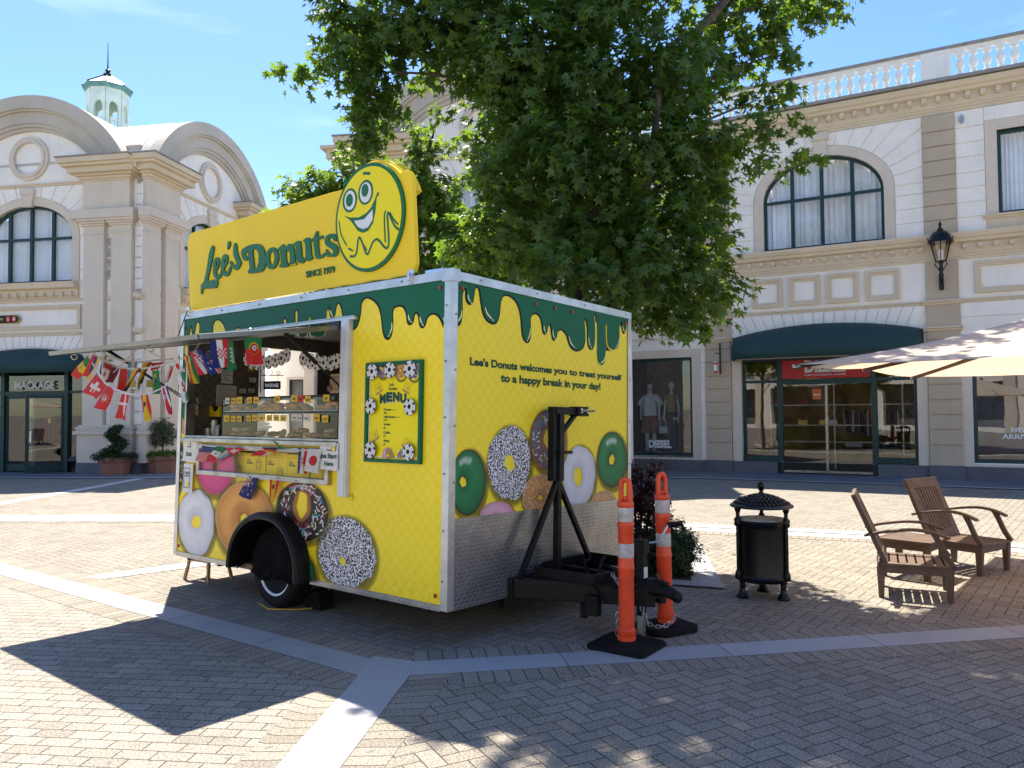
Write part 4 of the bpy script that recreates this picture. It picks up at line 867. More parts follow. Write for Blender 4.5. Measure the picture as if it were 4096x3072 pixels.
for x, z, mt, cl in ((-1.9, 1.225, 'gold', 'gold'), (-1.35, 1.225, 'gold', 'small gold'), (-1.15, 1.225, 'linen_white', 'silver'), (-1.85, 1.775, 'interior_red', 'dark red'), (-2.5, 1.775, 'red_print', 'bright red')):
    g = MB(); g.box(x-.12, x+.12, 1.6, 1.72, z, z+.13); g.tube(smoothp([(x-.09, 1.66, z+.12), (x-.07, 1.66, z+.24), (x+.07, 1.66, z+.24), (x+.09, 1.66, z+.12)], 3), .008, 6)
    single(g, 'handbag', mt, f'{cl} handbag on the {"upper" if z > 1.5 else "middle"} shelf behind the shop doors', 'handbag', (x, 1.66, z), RBF, bevel=.02)
g = MB(); rw = []
for i in range(22):
    x = -.95+i*.075; garment(I4, x-.03, x+.03, 2.6, 2.95, 1.0-.05*(i % 3), 1.62, ['interior_grey', 'navy_cloth', 'brown_bag', 'linen_white', 'rust_cloth'][i % 5], rm3)
g = MB(); g.box(-1.0, .7, 2.2, 2.8, .5, .6); g.box(-.9, -.5, 2.3, 2.6, .6, .7, 1); g.box(0, .4, 2.3, 2.7, .6, .72, 2); g.build('display_table', ['dark_inside', 'linen_white', 'navy_cloth'], rm3)
# right hand shop window
m = MB(); frame_rect(m, 2.09, 6.2, .38, 3.1, .09, .06, .16); w_ = m.build('shop_front', 'green_frame', rb)
m = MB(); m.flat([(2.1, .4), (6.2, .4), (6.2, 3.1), (2.1, 3.1)], .12); m.build('pane', 'shop_glass', w_)
m = MB(); text(m, 'NEW', 2.83, 3.2, 1.1, 1.2, lambda a, b: (a, .11, b), bold=.03); text(m, 'ARRIVALS', 2.65, 3.45, .94, 1.05, lambda a, b: (a, .11, b), bold=.03); m.build('lettering', 'white_print', w_)
m = MB(); m.plate([(1.87, .3), (6.42, .3), (6.42, 3.32), (1.87, 3.32)], [[(2.09, .3001), (2.09, 3.1), (6.2, 3.1), (6.2, .3001)]], -.035, .06); m.box(2.09, 6.2, -.05, .04, .3, .36); m.build('window_surround', 'cream_frame', rb)
room(rb, I4, 2.0, 6.4, 3.2, 2.0, ('interior_grey', 'poster_blue', 'wood_floor'))
# wall lantern
t = thing('wall_lantern', 'black wall lantern on the tan pilaster above the parasol', 'lantern', (1.52, 0, 4.4), RBF); x, y = 1.52, -.32
m = MB(); m.box(x-.05, x+.05, -.13, -.07, 4.43, 4.75); m.tube([(x, -.1, 4.6), (x, -.2, 4.62), (x, y, 4.72), (x, y, 5.05)], .035, 8); m.lathe([(.045, 4.7), (.06, 4.75), (.035, 4.82), (.05, 4.9), (.035, 5.0), (.06, 5.06), (.12, 5.08)], (x, y, 0), 12)
for sg in (-1, 1): m.tube(smoothp([(x+sg*.03, y, 4.85), (x+sg*.09, y, 4.95), (x+sg*.13, y, 5.0), (x+sg*.10, y, 5.03)], 3), .012, 5)
m.build('bracket', 'black_iron', t, smooth=True)
m = MB()
for i in range(6): a = PI/6+i*PI/3; m.beam((x+.115*math.cos(a), y+.115*math.sin(a), 5.06), (x+.235*math.cos(a), y+.235*math.sin(a), 5.52), .02, .02); m.tube([(x+.2*math.cos(a), y+.2*math.sin(a), 5.54), (x+.28*math.cos(a), y+.28*math.sin(a), 5.56), (x+.30*math.cos(a), y+.30*math.sin(a), 5.62)], .014, 5)
m.lathe([(.27, 5.51), (.27, 5.55), (.23, 5.60), (.21, 5.68), (.15, 5.76), (.06, 5.80), (.07, 5.83), (.03, 5.86), (.025, 5.9), (.04, 5.94), (.004, 6.03)], (x, y, 0), 18); m.build('lantern_cage', 'black_iron', t, smooth=True)
m = MB(); m.lathe([(.105, 5.07), (.225, 5.51)], (x, y, 0), 6); m.build('glass', 'lamp_glass', t, fix=False); m = MB(); m.lathe([(.04, 5.12), (.055, 5.25), (.05, 5.34), (.01, 5.36)], (x, y, 0), 12); m.build('bulb', 'white_print', t, smooth=True)
# projecting bracket with a little notice
t = thing('sign_bracket', 'thin black wall bar with a small red and white notice left of the awning', 'bracket', (-3.7, 0, 2.6), RBF)
m = MB(); m.box(-3.71, -3.68, -.14, -.1, 2.6, 3.44); m.tube([(-3.7, -.12, 3.15), (-3.76, -.4, 3.16)], .012, 6); m.build('bar', 'black_iron', t); m = MB(); m.box(-3.79, -3.71, -.42, -.36, 2.62, 2.93, 0); m.box(-3.792, -3.708, -.425, -.355, 2.62, 2.68, 1); m.box(-3.792, -3.708, -.425, -.355, 2.85, 2.9, 1); m.build('notice', ['white_print', 'red_print'], t)

# the other side of the square, behind the camera: only ever seen as reflections
ob = thing('shop_building', 'pale shop range facing the square, seen only reflected in the glass', 'building', (0, -16, 0))
m = MB(); hs = [[(x-.4, .3), (x-.4, 3.3), (x+3.2, 3.3), (x+3.2, .3)] for x in range(-28, 28, 5)]+[[(x+.3, 5.6), (x+.3, 7.8), (x+2.3, 7.8), (x+2.3, 5.6)] for x in range(-28, 28, 5)]
m.plate([(-32, 0), (32, 0), (32, 9.3), (-32, 9.3)], hs, -16.3, -16); m.build('wall', 'white_stucco', ob)
m = MB(); m.box(-32, 32, -16.5, -15.7, 9.3, 9.6); m.box(-32, 32, -16.2, -15.75, 4.6, 5.1); m.build('cornice', 'cream_trim', ob)
m = MB()
for x in range(-30, 31, 5): m.box(x, x+.7, -16.1, -15.85, 0, 9.3)
m.build('pilaster', 'cream_frame', ob); m = MB(); m.box(-32, 32, -17.5, -17.3, 0, 9.2); m.build('room_back', 'interior_grey', ob)
# traced lettering, drips, doughnuts and flags, in metres on the trailer
DRIP_SIDE=[(-3.659,2.184),(-3.592,2.182),(-3.572,2.242),(-3.540,2.280),(-3.530,2.218),(-3.506,2.187),(-3.483,2.204),(-3.464,2.276),(-3.422,2.310),(-3.389,2.286),(-3.376,2.228),(-3.368,2.165),(-3.165,2.156),(-3.155,2.232),(-3.117,2.286),(-3.061,2.299),(-2.995,2.276),(-2.938,2.226),(-2.907,2.164),(-2.896,2.128),(-2.779,2.125),(-2.773,2.179),(-2.712,2.193),(-2.642,2.174),(-2.604,2.108),(-2.015,2.068),(-2.013,2.194),(-1.983,2.221),(-1.951,2.198),(-1.938,2.063),(-1.838,2.056),(-1.844,2.244),(-1.819,2.283),(-1.788,2.249),(-1.775,2.052),(-1.662,2.045),(-1.652,2.165),(-1.628,2.210),(-1.617,2.189),(-1.616,2.042),(-1.428,2.029),(-1.411,2.146),(-1.407,2.225),(-1.371,2.270),(-1.357,2.264),(-1.355,2.211),(-1.344,2.184),(-1.324,2.178),(-1.304,2.198),(-1.286,2.266),(-1.254,2.291),(-1.212,2.251),(-1.189,2.172),(-1.171,2.093),(-1.152,2.040),(-1.106,2.033),(-1.063,2.058),(-1.024,2.079),(-0.999,2.125),(-0.982,2.191),(-0.978,2.249),(-0.951,2.285),(-0.908,2.300),(-0.851,2.284),(-0.801,2.256),(-0.757,2.209),(-0.728,2.141),(-0.715,2.065),(-0.701,2.008),(-0.682,1.970),(-0.654,1.954),(-0.628,1.971),(-0.614,2.011),(-0.607,2.066),(-0.612,2.131),(-0.607,2.177),(-0.574,2.197),(-0.521,2.199),(-0.481,2.183),(-0.454,2.145),(-0.442,2.099),(-0.435,2.067),(-0.415,2.050),(-0.390,2.063),(-0.378,2.103),(-0.370,2.122),(-0.348,2.132),(-0.325,2.116),(-0.311,2.070),(-0.302,2.034),(-0.282,2.016),(-0.260,2.035),(-0.245,2.074),(-0.222,2.099),(-0.176,2.110),(-0.127,2.095),(-0.090,2.057),(-0.065,2.011),(-0.053,1.993)]
DRIP_FRONT=[(0.057,2.014),(0.089,2.028),(0.107,2.071),(0.112,2.145),(0.109,2.228),(0.120,2.275),(0.144,2.295),(0.161,2.285),(0.158,2.234),(0.175,2.199),(0.202,2.189),(0.224,2.210),(0.238,2.262),(0.247,2.310),(0.275,2.328),(0.303,2.310),(0.318,2.257),(0.332,2.199),(0.355,2.134),(0.395,2.092),(0.461,2.074),(0.508,2.096),(0.534,2.156),(0.543,2.227),(0.559,2.282),(0.592,2.311),(0.648,2.316),(0.719,2.295),(0.770,2.252),(0.804,2.180),(0.820,2.092),(0.832,2.021),(0.861,1.983),(0.891,1.972),(0.921,1.998),(0.930,2.067),(0.923,2.140),(0.933,2.187),(0.970,2.214),(1.023,2.216),(1.070,2.185),(1.091,2.131),(1.103,2.081),(1.126,2.062),(1.150,2.081),(1.160,2.129),(1.181,2.150),(1.210,2.135),(1.225,2.079),(1.238,2.038),(1.259,2.026),(1.287,2.057),(1.299,2.097),(1.343,2.125),(1.394,2.116),(1.444,2.083),(1.479,2.018),(1.523,1.978),(1.592,1.964),(1.680,1.992),(1.719,2.050),(1.720,2.151),(1.705,2.229),(1.719,2.254),(1.741,2.244),(1.766,2.176),(1.770,2.075),(1.789,2.016),(1.826,1.997),(1.863,2.028),(1.881,2.117),(1.876,2.218),(1.866,2.299),(1.879,2.323),(1.904,2.293),(1.918,2.172),(1.919,1.987),(1.929,1.896),(1.987,1.857),(2.044,1.894),(2.067,2.000),(2.053,2.102),(2.052,2.207),(2.081,2.252),(2.087,2.189),(2.092,2.085),(2.131,2.031),(2.221,2.021),(2.292,2.061),(2.312,2.127),(2.308,2.213),(2.316,2.278),(2.349,2.309),(2.357,2.261),(2.374,2.214),(2.395,2.200),(2.420,2.236),(2.447,2.331)]
HL_SIDE=[[(-1.357,2.234),(-1.345,2.203),(-1.324,2.176)],[(-0.614,2.074),(-0.612,2.030),(-0.635,1.985)],[(-0.431,2.116),(-0.429,2.089),(-0.413,2.071)],[(-0.312,2.093),(-0.302,2.061),(-0.288,2.040)],[(-0.072,2.069),(-0.059,2.037),(-0.055,2.015)],[(-1.415,2.104),(-1.405,2.078),(-1.418,2.049)]]
HL_FRONT=[[(0.105,2.124),(0.100,2.078),(0.069,2.043)],[(0.174,2.253),(0.179,2.221),(0.199,2.200)],[(0.365,2.182),(0.388,2.138),(0.445,2.102)],[(0.924,2.085),(0.917,2.029),(0.892,1.990)],[(1.110,2.124),(1.113,2.096),(1.123,2.078)],[(1.231,2.104),(1.238,2.062),(1.254,2.040)],[(1.470,2.075),(1.496,2.019),(1.543,1.992)],[(1.777,2.096),(1.789,2.047),(1.811,2.016)],[(2.054,1.946),(2.034,1.909),(1.981,1.879)],[(2.304,2.137),(2.292,2.088),(2.251,2.049)],[(2.365,2.262),(2.374,2.231),(2.395,2.213)]]
DN_SIDE_E=[(-3.339, 0.338, 0.33, 0.318, -3.335, 0.342, 0.079, 0.067), (-3.034, 0.889, 0.332, 0.266, -3.025, 0.888, 0.042, 0.045), (-3.789, 0.878, 0.202, 0.289, -3.786, 0.877, 0.048, 0.048), (-2.525, 0.417, 0.46, 0.349, -2.516, 0.425, 0.061, 0.064), (-1.673, 0.57, 0.353, 0.244, -1.672, 0.623, 0.082, 0.1), (-1.789, 0.033, 0.334, 0.225, -1.779, 0.033, 0.05, 0.04)]
DN_SIDE_H=[(-1.1, 0.287, 0.345, 0.281, -1.13, 0.215, 0.034, 0.031)]
DN_FRONT=[(0.209, 0.884, 0.191, 0.239, 0.15, 0.888, 0.036, 0.034), (0.684, 1.01, 0.262, 0.284, 0.679, 1.009, 0.06, 0.063), (1.18, 1.185, 0.246, 0.247, 1.177, 1.196, 0.053, 0.078), (1.083, 0.742, 0.239, 0.164, 1.077, 0.72, 0.028, 0.022), (1.646, 0.872, 0.253, 0.263, 1.625, 0.867, 0.069, 0.076), (2.189, 1.0, 0.262, 0.255, 2.181, 0.999, 0.052, 0.044), (0.528, 0.611, 0.207, 0.117, 0.523, 0.591, 0.024, 0.02), (2.025, 0.613, 0.206, 0.112, 2.021, 0.588, 0.023, 0.018)]
SIGN={'board':[(-3.605,3.119),(-3.591,3.161),(-3.532,3.174),(-1.252,3.194),(-1.223,3.260),(-1.139,3.326),(-1.033,3.366),(-0.913,3.367),(-0.839,3.352),(-0.736,3.305),(-0.649,3.238),(-0.599,3.202),(-0.482,3.190),(-0.441,3.169),(-0.420,3.135),(-0.298,2.468),(-0.316,2.428),(-0.362,2.406),(-3.366,2.410),(-3.450,2.442),(-3.489,2.502)],
'D':[(-2.663,2.855),(-2.666,2.902),(-2.616,2.924),(-2.536,2.936),(-2.416,2.931),(-2.336,2.902),(-2.295,2.840),(-2.286,2.748),(-2.316,2.684),(-2.383,2.672),(-2.522,2.677),(-2.563,2.685),(-2.560,2.708),(-2.535,2.728),(-2.548,2.793),(-2.562,2.865),(-2.583,2.877),(-2.612,2.860),(-2.560,2.830),(-2.579,2.803),(-2.630,2.810)],
'D_h':[(-2.483,2.888),(-2.424,2.886),(-2.392,2.842),(-2.392,2.762),(-2.425,2.715),(-2.460,2.713),(-2.472,2.795)],
'n':[(-2.091,2.846),(-2.011,2.873),(-1.980,2.836),(-1.942,2.863),(-1.887,2.856),(-1.859,2.814),(-1.845,2.703),(-1.827,2.685),(-1.835,2.669),(-1.942,2.677),(-1.943,2.699),(-1.922,2.710),(-1.925,2.785),(-1.952,2.810),(-1.977,2.797),(-1.967,2.708),(-1.948,2.689),(-1.960,2.669),(-2.070,2.677),(-2.075,2.699),(-2.053,2.713),(-2.063,2.814),(-2.086,2.823)],
'u':[(-1.856,2.862),(-1.764,2.865),(-1.750,2.734),(-1.723,2.714),(-1.701,2.727),(-1.706,2.837),(-1.723,2.851),(-1.724,2.872),(-1.635,2.873),(-1.617,2.727),(-1.597,2.703),(-1.602,2.693),(-1.670,2.681),(-1.696,2.700),(-1.738,2.673),(-1.800,2.687),(-1.832,2.723),(-1.836,2.827),(-1.855,2.840)],
't':[(-1.626,2.856),(-1.584,2.871),(-1.552,2.914),(-1.523,2.910),(-1.525,2.868),(-1.462,2.869),(-1.461,2.840),(-1.520,2.839),(-1.511,2.723),(-1.485,2.709),(-1.445,2.725),(-1.436,2.708),(-1.468,2.686),(-1.534,2.684),(-1.572,2.710),(-1.591,2.835),(-1.625,2.837)],
's':[(-1.296,2.849),(-1.286,2.801),(-1.313,2.800),(-1.340,2.830),(-1.375,2.832),(-1.375,2.809),(-1.301,2.773),(-1.267,2.732),(-1.274,2.686),(-1.329,2.673),(-1.394,2.687),(-1.410,2.684),(-1.432,2.744),(-1.408,2.746),(-1.379,2.711),(-1.338,2.702),(-1.336,2.731),(-1.414,2.773),(-1.440,2.813),(-1.425,2.853),(-1.377,2.867),(-1.320,2.861)],
'L':[(-3.143,3.013),(-3.176,3.014),(-3.228,2.942),(-3.266,2.824),(-3.327,2.696),(-3.382,2.665),(-3.393,2.579),(-3.365,2.579),(-3.334,2.622),(-3.107,2.605),(-3.085,2.681),(-3.190,2.690),(-3.258,2.694),(-3.208,2.805),(-3.168,2.885),(-3.134,2.978)],
'e1':[(-3.163,2.787),(-3.149,2.864),(-3.103,2.898),(-3.053,2.885),(-3.038,2.844),(-3.063,2.793),(-3.103,2.765),(-3.083,2.725),(-3.044,2.734),(-3.012,2.771),(-2.989,2.751),(-3.025,2.698),(-3.094,2.684),(-3.152,2.725)],
'e1_h':[(-3.105,2.798),(-3.093,2.851),(-3.078,2.855),(-3.076,2.831)],
'e2':[(-3.018,2.799),(-3.000,2.878),(-2.955,2.908),(-2.906,2.893),(-2.893,2.849),(-2.918,2.803),(-2.958,2.774),(-2.938,2.736),(-2.898,2.745),(-2.866,2.784),(-2.844,2.762),(-2.883,2.705),(-2.951,2.698),(-3.008,2.738)],
'e2_h':[(-2.960,2.808),(-2.948,2.861),(-2.933,2.864),(-2.933,2.840)],
'q':[(-2.892,3.016),(-2.849,3.013),(-2.851,2.975),(-2.884,2.944),(-2.903,2.952)],
's2':[(-2.785,2.987),(-2.747,2.981),(-2.737,2.923),(-2.722,2.877),(-2.691,2.828),(-2.670,2.791),(-2.715,2.744),(-2.771,2.737),(-2.836,2.773),(-2.872,2.817),(-2.843,2.833),(-2.808,2.798),(-2.765,2.780),(-2.756,2.806),(-2.783,2.847),(-2.802,2.885),(-2.801,2.938)],
'mouth':[(-1.174,2.982),(-1.096,2.954),(-0.989,2.939),(-0.900,2.959),(-0.842,2.994),(-0.798,3.050),(-0.784,3.075),(-0.766,3.099),(-0.756,3.095),(-0.746,3.066),(-0.765,3.072),(-0.779,3.052),(-0.794,2.951),(-0.824,2.867),(-0.881,2.817),(-0.947,2.810),(-1.008,2.836),(-1.047,2.883),(-1.095,2.931)],
'teeth':[(-1.049,2.921),(-0.928,2.914),(-0.827,2.974),(-0.825,2.897),(-0.882,2.845),(-0.941,2.839),(-1.001,2.865),(-1.033,2.900)]}
SIGN_ELL=[(-2.187, 2.772, 0.103, 0.097, -2.187, 2.775, 0.038, 0.059), (-0.887, 2.921, 0.398, 0.416, -0.885, 2.92, 0.372, 0.394), (-1.097, 3.09, 0.09, 0.095, -1.096, 3.09, 0.068, 0.077), (-1.101, 3.092, 0.043, 0.051, -1.1, 3.092, 0.002, 0.001), (-0.906, 3.12, 0.089, 0.096, -0.906, 3.119, 0.068, 0.078), (-0.912, 3.136, 0.042, 0.05, -0.912, 3.136, 0.001, 0.001)]
SIGN_ST=[[(-1.108,2.649),(-1.054,2.642),(-1.022,2.673),(-1.005,2.756),(-0.987,2.780),(-0.955,2.738),(-0.920,2.659),(-0.890,2.638),(-0.859,2.680),(-0.827,2.722),(-0.784,2.738),(-0.744,2.713),(-0.703,2.671),(-0.667,2.654),(-0.647,2.694),(-0.654,2.831),(-0.659,2.909),(-0.640,2.914),(-0.613,2.863),(-0.574,2.804),(-0.532,2.773)],
[(-0.674,2.939),(-0.693,2.895),(-0.686,2.700)],
[(-0.633,2.919),(-0.589,2.859),(-0.540,2.813)],
[(-1.236,2.948),(-1.211,2.837),(-1.142,2.737)],
[(-1.126,2.714),(-1.068,2.686)],
[(-0.935,3.272),(-0.847,3.255)],
[(-1.179,3.221),(-1.114,3.252)],
[(-0.936,2.711),(-0.898,2.666)]]
FLAGS=[('senegal',[(-3.049,-1.180,1.855),(-2.983,-1.180,1.795),(-3.242,-1.180,1.647),(-3.368,-1.180,1.724)]),
('colombia',[(-2.952,-1.180,1.853),(-2.815,-1.180,1.808),(-2.973,-1.180,1.645),(-3.121,-1.180,1.681)]),
('uruguay',[(-3.585,-0.850,1.913),(-3.431,-0.850,1.893),(-3.533,-0.850,1.717),(-3.639,-0.850,1.740)]),
('korea',[(-3.422,-0.850,1.893),(-3.288,-0.850,1.871),(-3.325,-0.850,1.823),(-3.426,-0.850,1.836)]),
('canada',[(-3.103,-1.020,1.808),(-2.958,-1.020,1.777),(-3.059,-1.020,1.582),(-3.178,-1.020,1.647)]),
('qatar',[(-2.958,-1.020,1.773),(-2.818,-1.020,1.756),(-2.921,-1.020,1.618),(-3.040,-1.020,1.639)]),
('morocco',[(-2.809,-1.020,1.747),(-2.681,-1.020,1.733),(-2.717,-1.020,1.538),(-2.861,-1.020,1.548)]),
('argentina',[(-3.029,-0.850,1.821),(-2.859,-0.850,1.806),(-2.944,-0.850,1.638),(-3.028,-0.850,1.629)]),
('germany',[(-2.536,-1.020,1.741),(-2.442,-1.020,1.724),(-2.688,-1.020,1.545),(-2.727,-1.020,1.574)]),
('belgium',[(-2.761,-0.850,1.798),(-2.600,-0.850,1.798),(-2.777,-0.850,1.622),(-2.866,-0.850,1.614)]),
('portugalx',[(-2.614,-0.850,1.792),(-2.416,-0.850,1.790),(-2.495,-0.850,1.723),(-2.619,-0.850,1.664)]),
('brazil',[(-2.267,-1.020,1.703),(-2.145,-1.020,1.698),(-2.142,-1.020,1.516),(-2.259,-1.020,1.517)]),
('france',[(-2.318,-0.850,1.758),(-2.256,-0.850,1.745),(-2.349,-0.850,1.624),(-2.397,-0.850,1.619)]),
('japan',[(-1.981,-1.020,1.774),(-1.860,-1.020,1.777),(-1.761,-1.020,1.677),(-1.870,-1.020,1.649)]),
('swiss',[(-2.882,-1.180,1.692),(-2.689,-1.180,1.592),(-2.847,-1.180,1.477),(-3.117,-1.180,1.551)]),
('tunisia',[(-2.682,-1.180,1.592),(-2.545,-1.180,1.555),(-2.685,-1.180,1.374),(-2.896,-1.180,1.420)]),
('denmark',[(-2.405,-1.180,1.515),(-2.285,-1.180,1.508),(-2.320,-1.180,1.308),(-2.489,-1.180,1.326)]),
('spain',[(-2.110,-1.180,1.499),(-1.989,-1.180,1.503),(-1.922,-1.180,1.307),(-2.030,-1.180,1.303)]),
('costarica',[(-1.819,-1.180,1.534),(-1.709,-1.180,1.563),(-1.610,-1.180,1.356),(-1.687,-1.180,1.345)]),
('wales',[(-1.569,-1.180,1.629),(-1.489,-1.180,1.662),(-1.388,-1.180,1.453),(-1.467,-1.180,1.433)]),
('ghana',[(-1.635,-1.100,1.777),(-1.539,-1.100,1.784),(-1.407,-1.100,1.573),(-1.555,-1.100,1.574)]),
('england',[(-1.497,-1.140,1.809),(-1.431,-1.140,1.790),(-1.247,-1.140,1.640),(-1.363,-1.140,1.611)]),
('australia',[(-1.410,-1.160,1.795),(-1.312,-1.160,1.815),(-1.093,-1.160,1.633),(-1.142,-1.160,1.602)]),
('usa',[(-1.691,-0.900,1.840),(-1.588,-0.900,1.842),(-1.428,-0.900,1.685),(-1.540,-0.900,1.654)]),
('croatia',[(-1.220,-1.140,1.867),(-1.220,-1.003,1.886),(-1.220,-0.978,1.691),(-1.220,-1.101,1.671)]),
('saudi',[(-1.220,-0.998,1.866),(-1.220,-0.961,1.869),(-1.220,-0.919,1.683),(-1.220,-0.995,1.652)]),
('portugal',[(-1.220,-0.874,1.909),(-1.220,-0.730,1.924),(-1.220,-0.711,1.727),(-1.220,-0.846,1.717)])]
FLAGS2=[('usa',[(-3.173,-0.050,1.083),(-2.905,-0.050,1.087),(-3.126,-0.050,0.924),(-3.317,-0.050,0.938)]),
('mexico',[(-2.890,-0.070,1.085),(-2.747,-0.070,1.078),(-2.934,-0.070,0.927),(-3.066,-0.070,0.967)]),
('argentina',[(-2.763,-0.050,1.087),(-2.504,-0.050,1.088),(-2.879,-0.050,0.953),(-3.026,-0.050,0.963)]),
('switzerland',[(-2.730,-0.080,1.074),(-2.431,-0.080,1.081),(-2.521,-0.080,1.031),(-2.656,-0.080,1.004)]),
('england',[(-2.177,-0.060,1.086),(-1.974,-0.060,1.064),(-2.126,-0.060,1.014),(-2.368,-0.060,1.012)]),
('germanyb',[(-2.132,-0.090,1.092),(-1.908,-0.090,1.093),(-1.974,-0.090,1.037),(-2.083,-0.090,1.053)]),
('brazil',[(-1.834,-0.200,1.162),(-1.625,-0.200,1.096),(-1.477,-0.200,1.087),(-1.727,-0.200,1.098)]),
('croatia',[(-1.677,-0.050,1.098),(-1.545,-0.050,1.092),(-1.553,-0.050,0.884),(-1.689,-0.050,0.883)]),
('japan',[(-1.505,-0.080,1.093),(-1.329,-0.080,1.093),(-1.368,-0.080,0.895),(-1.549,-0.080,0.911)]),
('australia',[(-2.392,-0.050,0.828),(-2.234,-0.050,0.828),(-2.357,-0.050,0.617),(-2.559,-0.050,0.655)]),
('spain',[(-2.072,-0.050,0.827),(-1.928,-0.050,0.834),(-1.995,-0.050,0.625),(-2.065,-0.050,0.626)])]
STR=[[(-3.066,-1.180,1.873),(-2.970,-1.180,1.791),(-2.836,-1.180,1.694),(-2.674,-1.180,1.592),(-2.464,-1.180,1.539),(-2.250,-1.180,1.507),(-2.009,-1.180,1.505),(-1.819,-1.180,1.538),(-1.674,-1.180,1.583),(-1.534,-1.180,1.640),(-1.445,-1.180,1.697),(-1.369,-1.180,1.771),(-1.273,-1.180,1.855)],
[(-3.342,-1.020,1.905),(-3.187,-1.020,1.842),(-2.958,-1.020,1.777),(-2.771,-1.020,1.744),(-2.506,-1.020,1.726),(-2.269,-1.020,1.730),(-2.096,-1.020,1.743),(-1.941,-1.020,1.762),(-1.695,-1.020,1.785)],
[(-3.588,-0.850,1.940),(-3.397,-0.850,1.892),(-3.148,-0.850,1.838),(-2.836,-0.850,1.809),(-2.544,-0.850,1.810),(-2.267,-0.850,1.810)]]
# ---------------------------------------------------------------- trailer
def rodr(w_):
    w_ = Vector(w_); return Matrix.Rotation(w_.length, 4, w_.normalized())
TM = Matrix.Translation((-.4691, 5.4883, .3019)) @ rodr((-.03, .01, -.6759))
TMi = TM.inverted()
LX, WY, HZ = -3.726, 2.502, 2.402
def gl(x, y, z=0): return tuple(TMi @ Vector((x, y, z)))      # world point -> trailer coordinates
tr = thing('food_trailer', 'bright yellow doughnut trailer with green dripping icing print, parked in the square', 'trailer', (0, 0, 0), TM)
SXZ = lambda y: (lambda a, b: (a, y, b))
FYZ = lambda x: (lambda a, b: (x, a, b))
# shell ------------------------------------------------------------
m = MB(); fa = [(-2.58, .02), (-2.56, .15), (-2.49, .29), (-2.38, .40), (-2.23, .47), (-2.07, .50), (-1.92, .49), (-1.79, .45), (-1.69, .38), (-1.61, .27), (-1.57, .15), (-1.56, .02)]
fa = [(-2.06+(x+2.06)*1.045, z*1.05 if z > .03 else z) for x, z in fa]; niche = [(-3.22, .845), (-1.33, .845), (-1.33, 1.065), (-3.22, 1.065)]; serve = [(-3.55, 1.175), (-1.175, 1.175), (-1.175, 2.13), (-3.55, 2.13)]
outer = [(LX+.01, .02)]+fa+[(-.01, .02), (-.01, 2.34), (LX+.01, 2.34)]
m.plate(outer, [niche[::-1], serve[::-1]], 0, .05); sidew = m.build('side_wall', 'wrap', tr)
m = MB(); m.plate([(.051, .02), (2.45, .02), (2.45, 2.34), (.051, 2.34)], [], 0, -.05, ax='yz'); frw = m.build('front_wall', 'wrap', tr)
m = MB(); m.plate([(.05, .02), (2.45, .02), (2.45, 2.34), (.05, 2.34)], [[(.87, .1), (.87, 2.14), (1.65, 2.14), (1.65, .1)]], LX, LX+.04, ax='yz'); m.plate([(LX+.02, .02), (-.06, .02), (-.06, 2.34), (LX+.02, 2.34)], [], WY-.05, WY)
m.build('rear_wall', 'quilted', tr)
m = MB(); m.box(LX, 0, 0, WY, HZ-.06, HZ-.005); m.build('roof', 'roof_metal', tr)
m = MB(); m.box(LX+.05, -.06, .06, WY-.06, HZ-.12, HZ-.07); m.build('ceiling', 'ceiling_foil', tr)
m = MB(); m.box(LX+.04, -.06, .05, WY-.05, -.02, .03); m.build('floor', 'wood_floor', tr)
m = MB(); m.box(LX+.06, -.07, .06, .62, 1.10, 1.165); m.box(LX+.06, -.07, .6, .63, .03, 1.10); m.box(LX+.06, -1.0, WY-.62, WY-.07, .8, .86); m.box(-.11, -.07, .06, WY-.06, .03, 2.28, 0); m.build('counter', 'steel', tr)
m = MB()                                             # aluminium edging
m.box(LX-.004, .004, -.014, .03, 2.338, HZ); m.box(-.03, .014, -.012, WY+.012, 2.3385, HZ); m.box(LX-.008, LX+.05, -.012, WY+.012, 2.339, HZ+.001); m.box(-.03, .0, .0, .03, HZ, HZ+.001)
m.box(-.055, .010, -.012, .02, -.004, 2.337); m.box(-.02, .012, -.010, .056, -.006, 2.3365); m.box(-.02, .012, WY-.045, WY+.01, -.006, 2.3365); m.box(LX-.006, LX+.055, -.012, .02, -.004, 2.337)
m.box(-.075, .022, -.022, .07, 2.325, HZ+.012)
m.build('edge_trim', 'aluminium', tr, bevel=.004)
m = MB()
for z in (.2, .55, .95, 1.35, 1.75, 2.15):
    m.ball((-.035, -.014, z), .009, 8, 5); m.ball((.013, .04, z-.06), .009, 8, 5); m.ball((.013, WY-.02, z), .008, 8, 5)
for x in np.arange(-3.6, -.1, .62): m.ball((x, -.016, 2.372), .010, 8, 5)
for y in np.arange(.3, 2.4, .7): m.ball((.015, y, 2.372), .009, 8, 5)
m.build('rivet', 'steel', tr, smooth=True)
# tread plate skirt on the front and thin strip below the side
m = MB(); m.box(.0005, .008, .056, 2.456, -.01, .622); m.build('tread_panel', 'tread_plate', tr); 
for b_ in ((-.002, .014, .056, 2.456, .618, .632), (LX+.05, -2.60, -.012, .01, -.012, .032), (-1.53, -.055, -.012, .01, -.012, .032)): m = MB(); m.box(*b_); m.build('skirt_trim', 'tread_plate', tr)
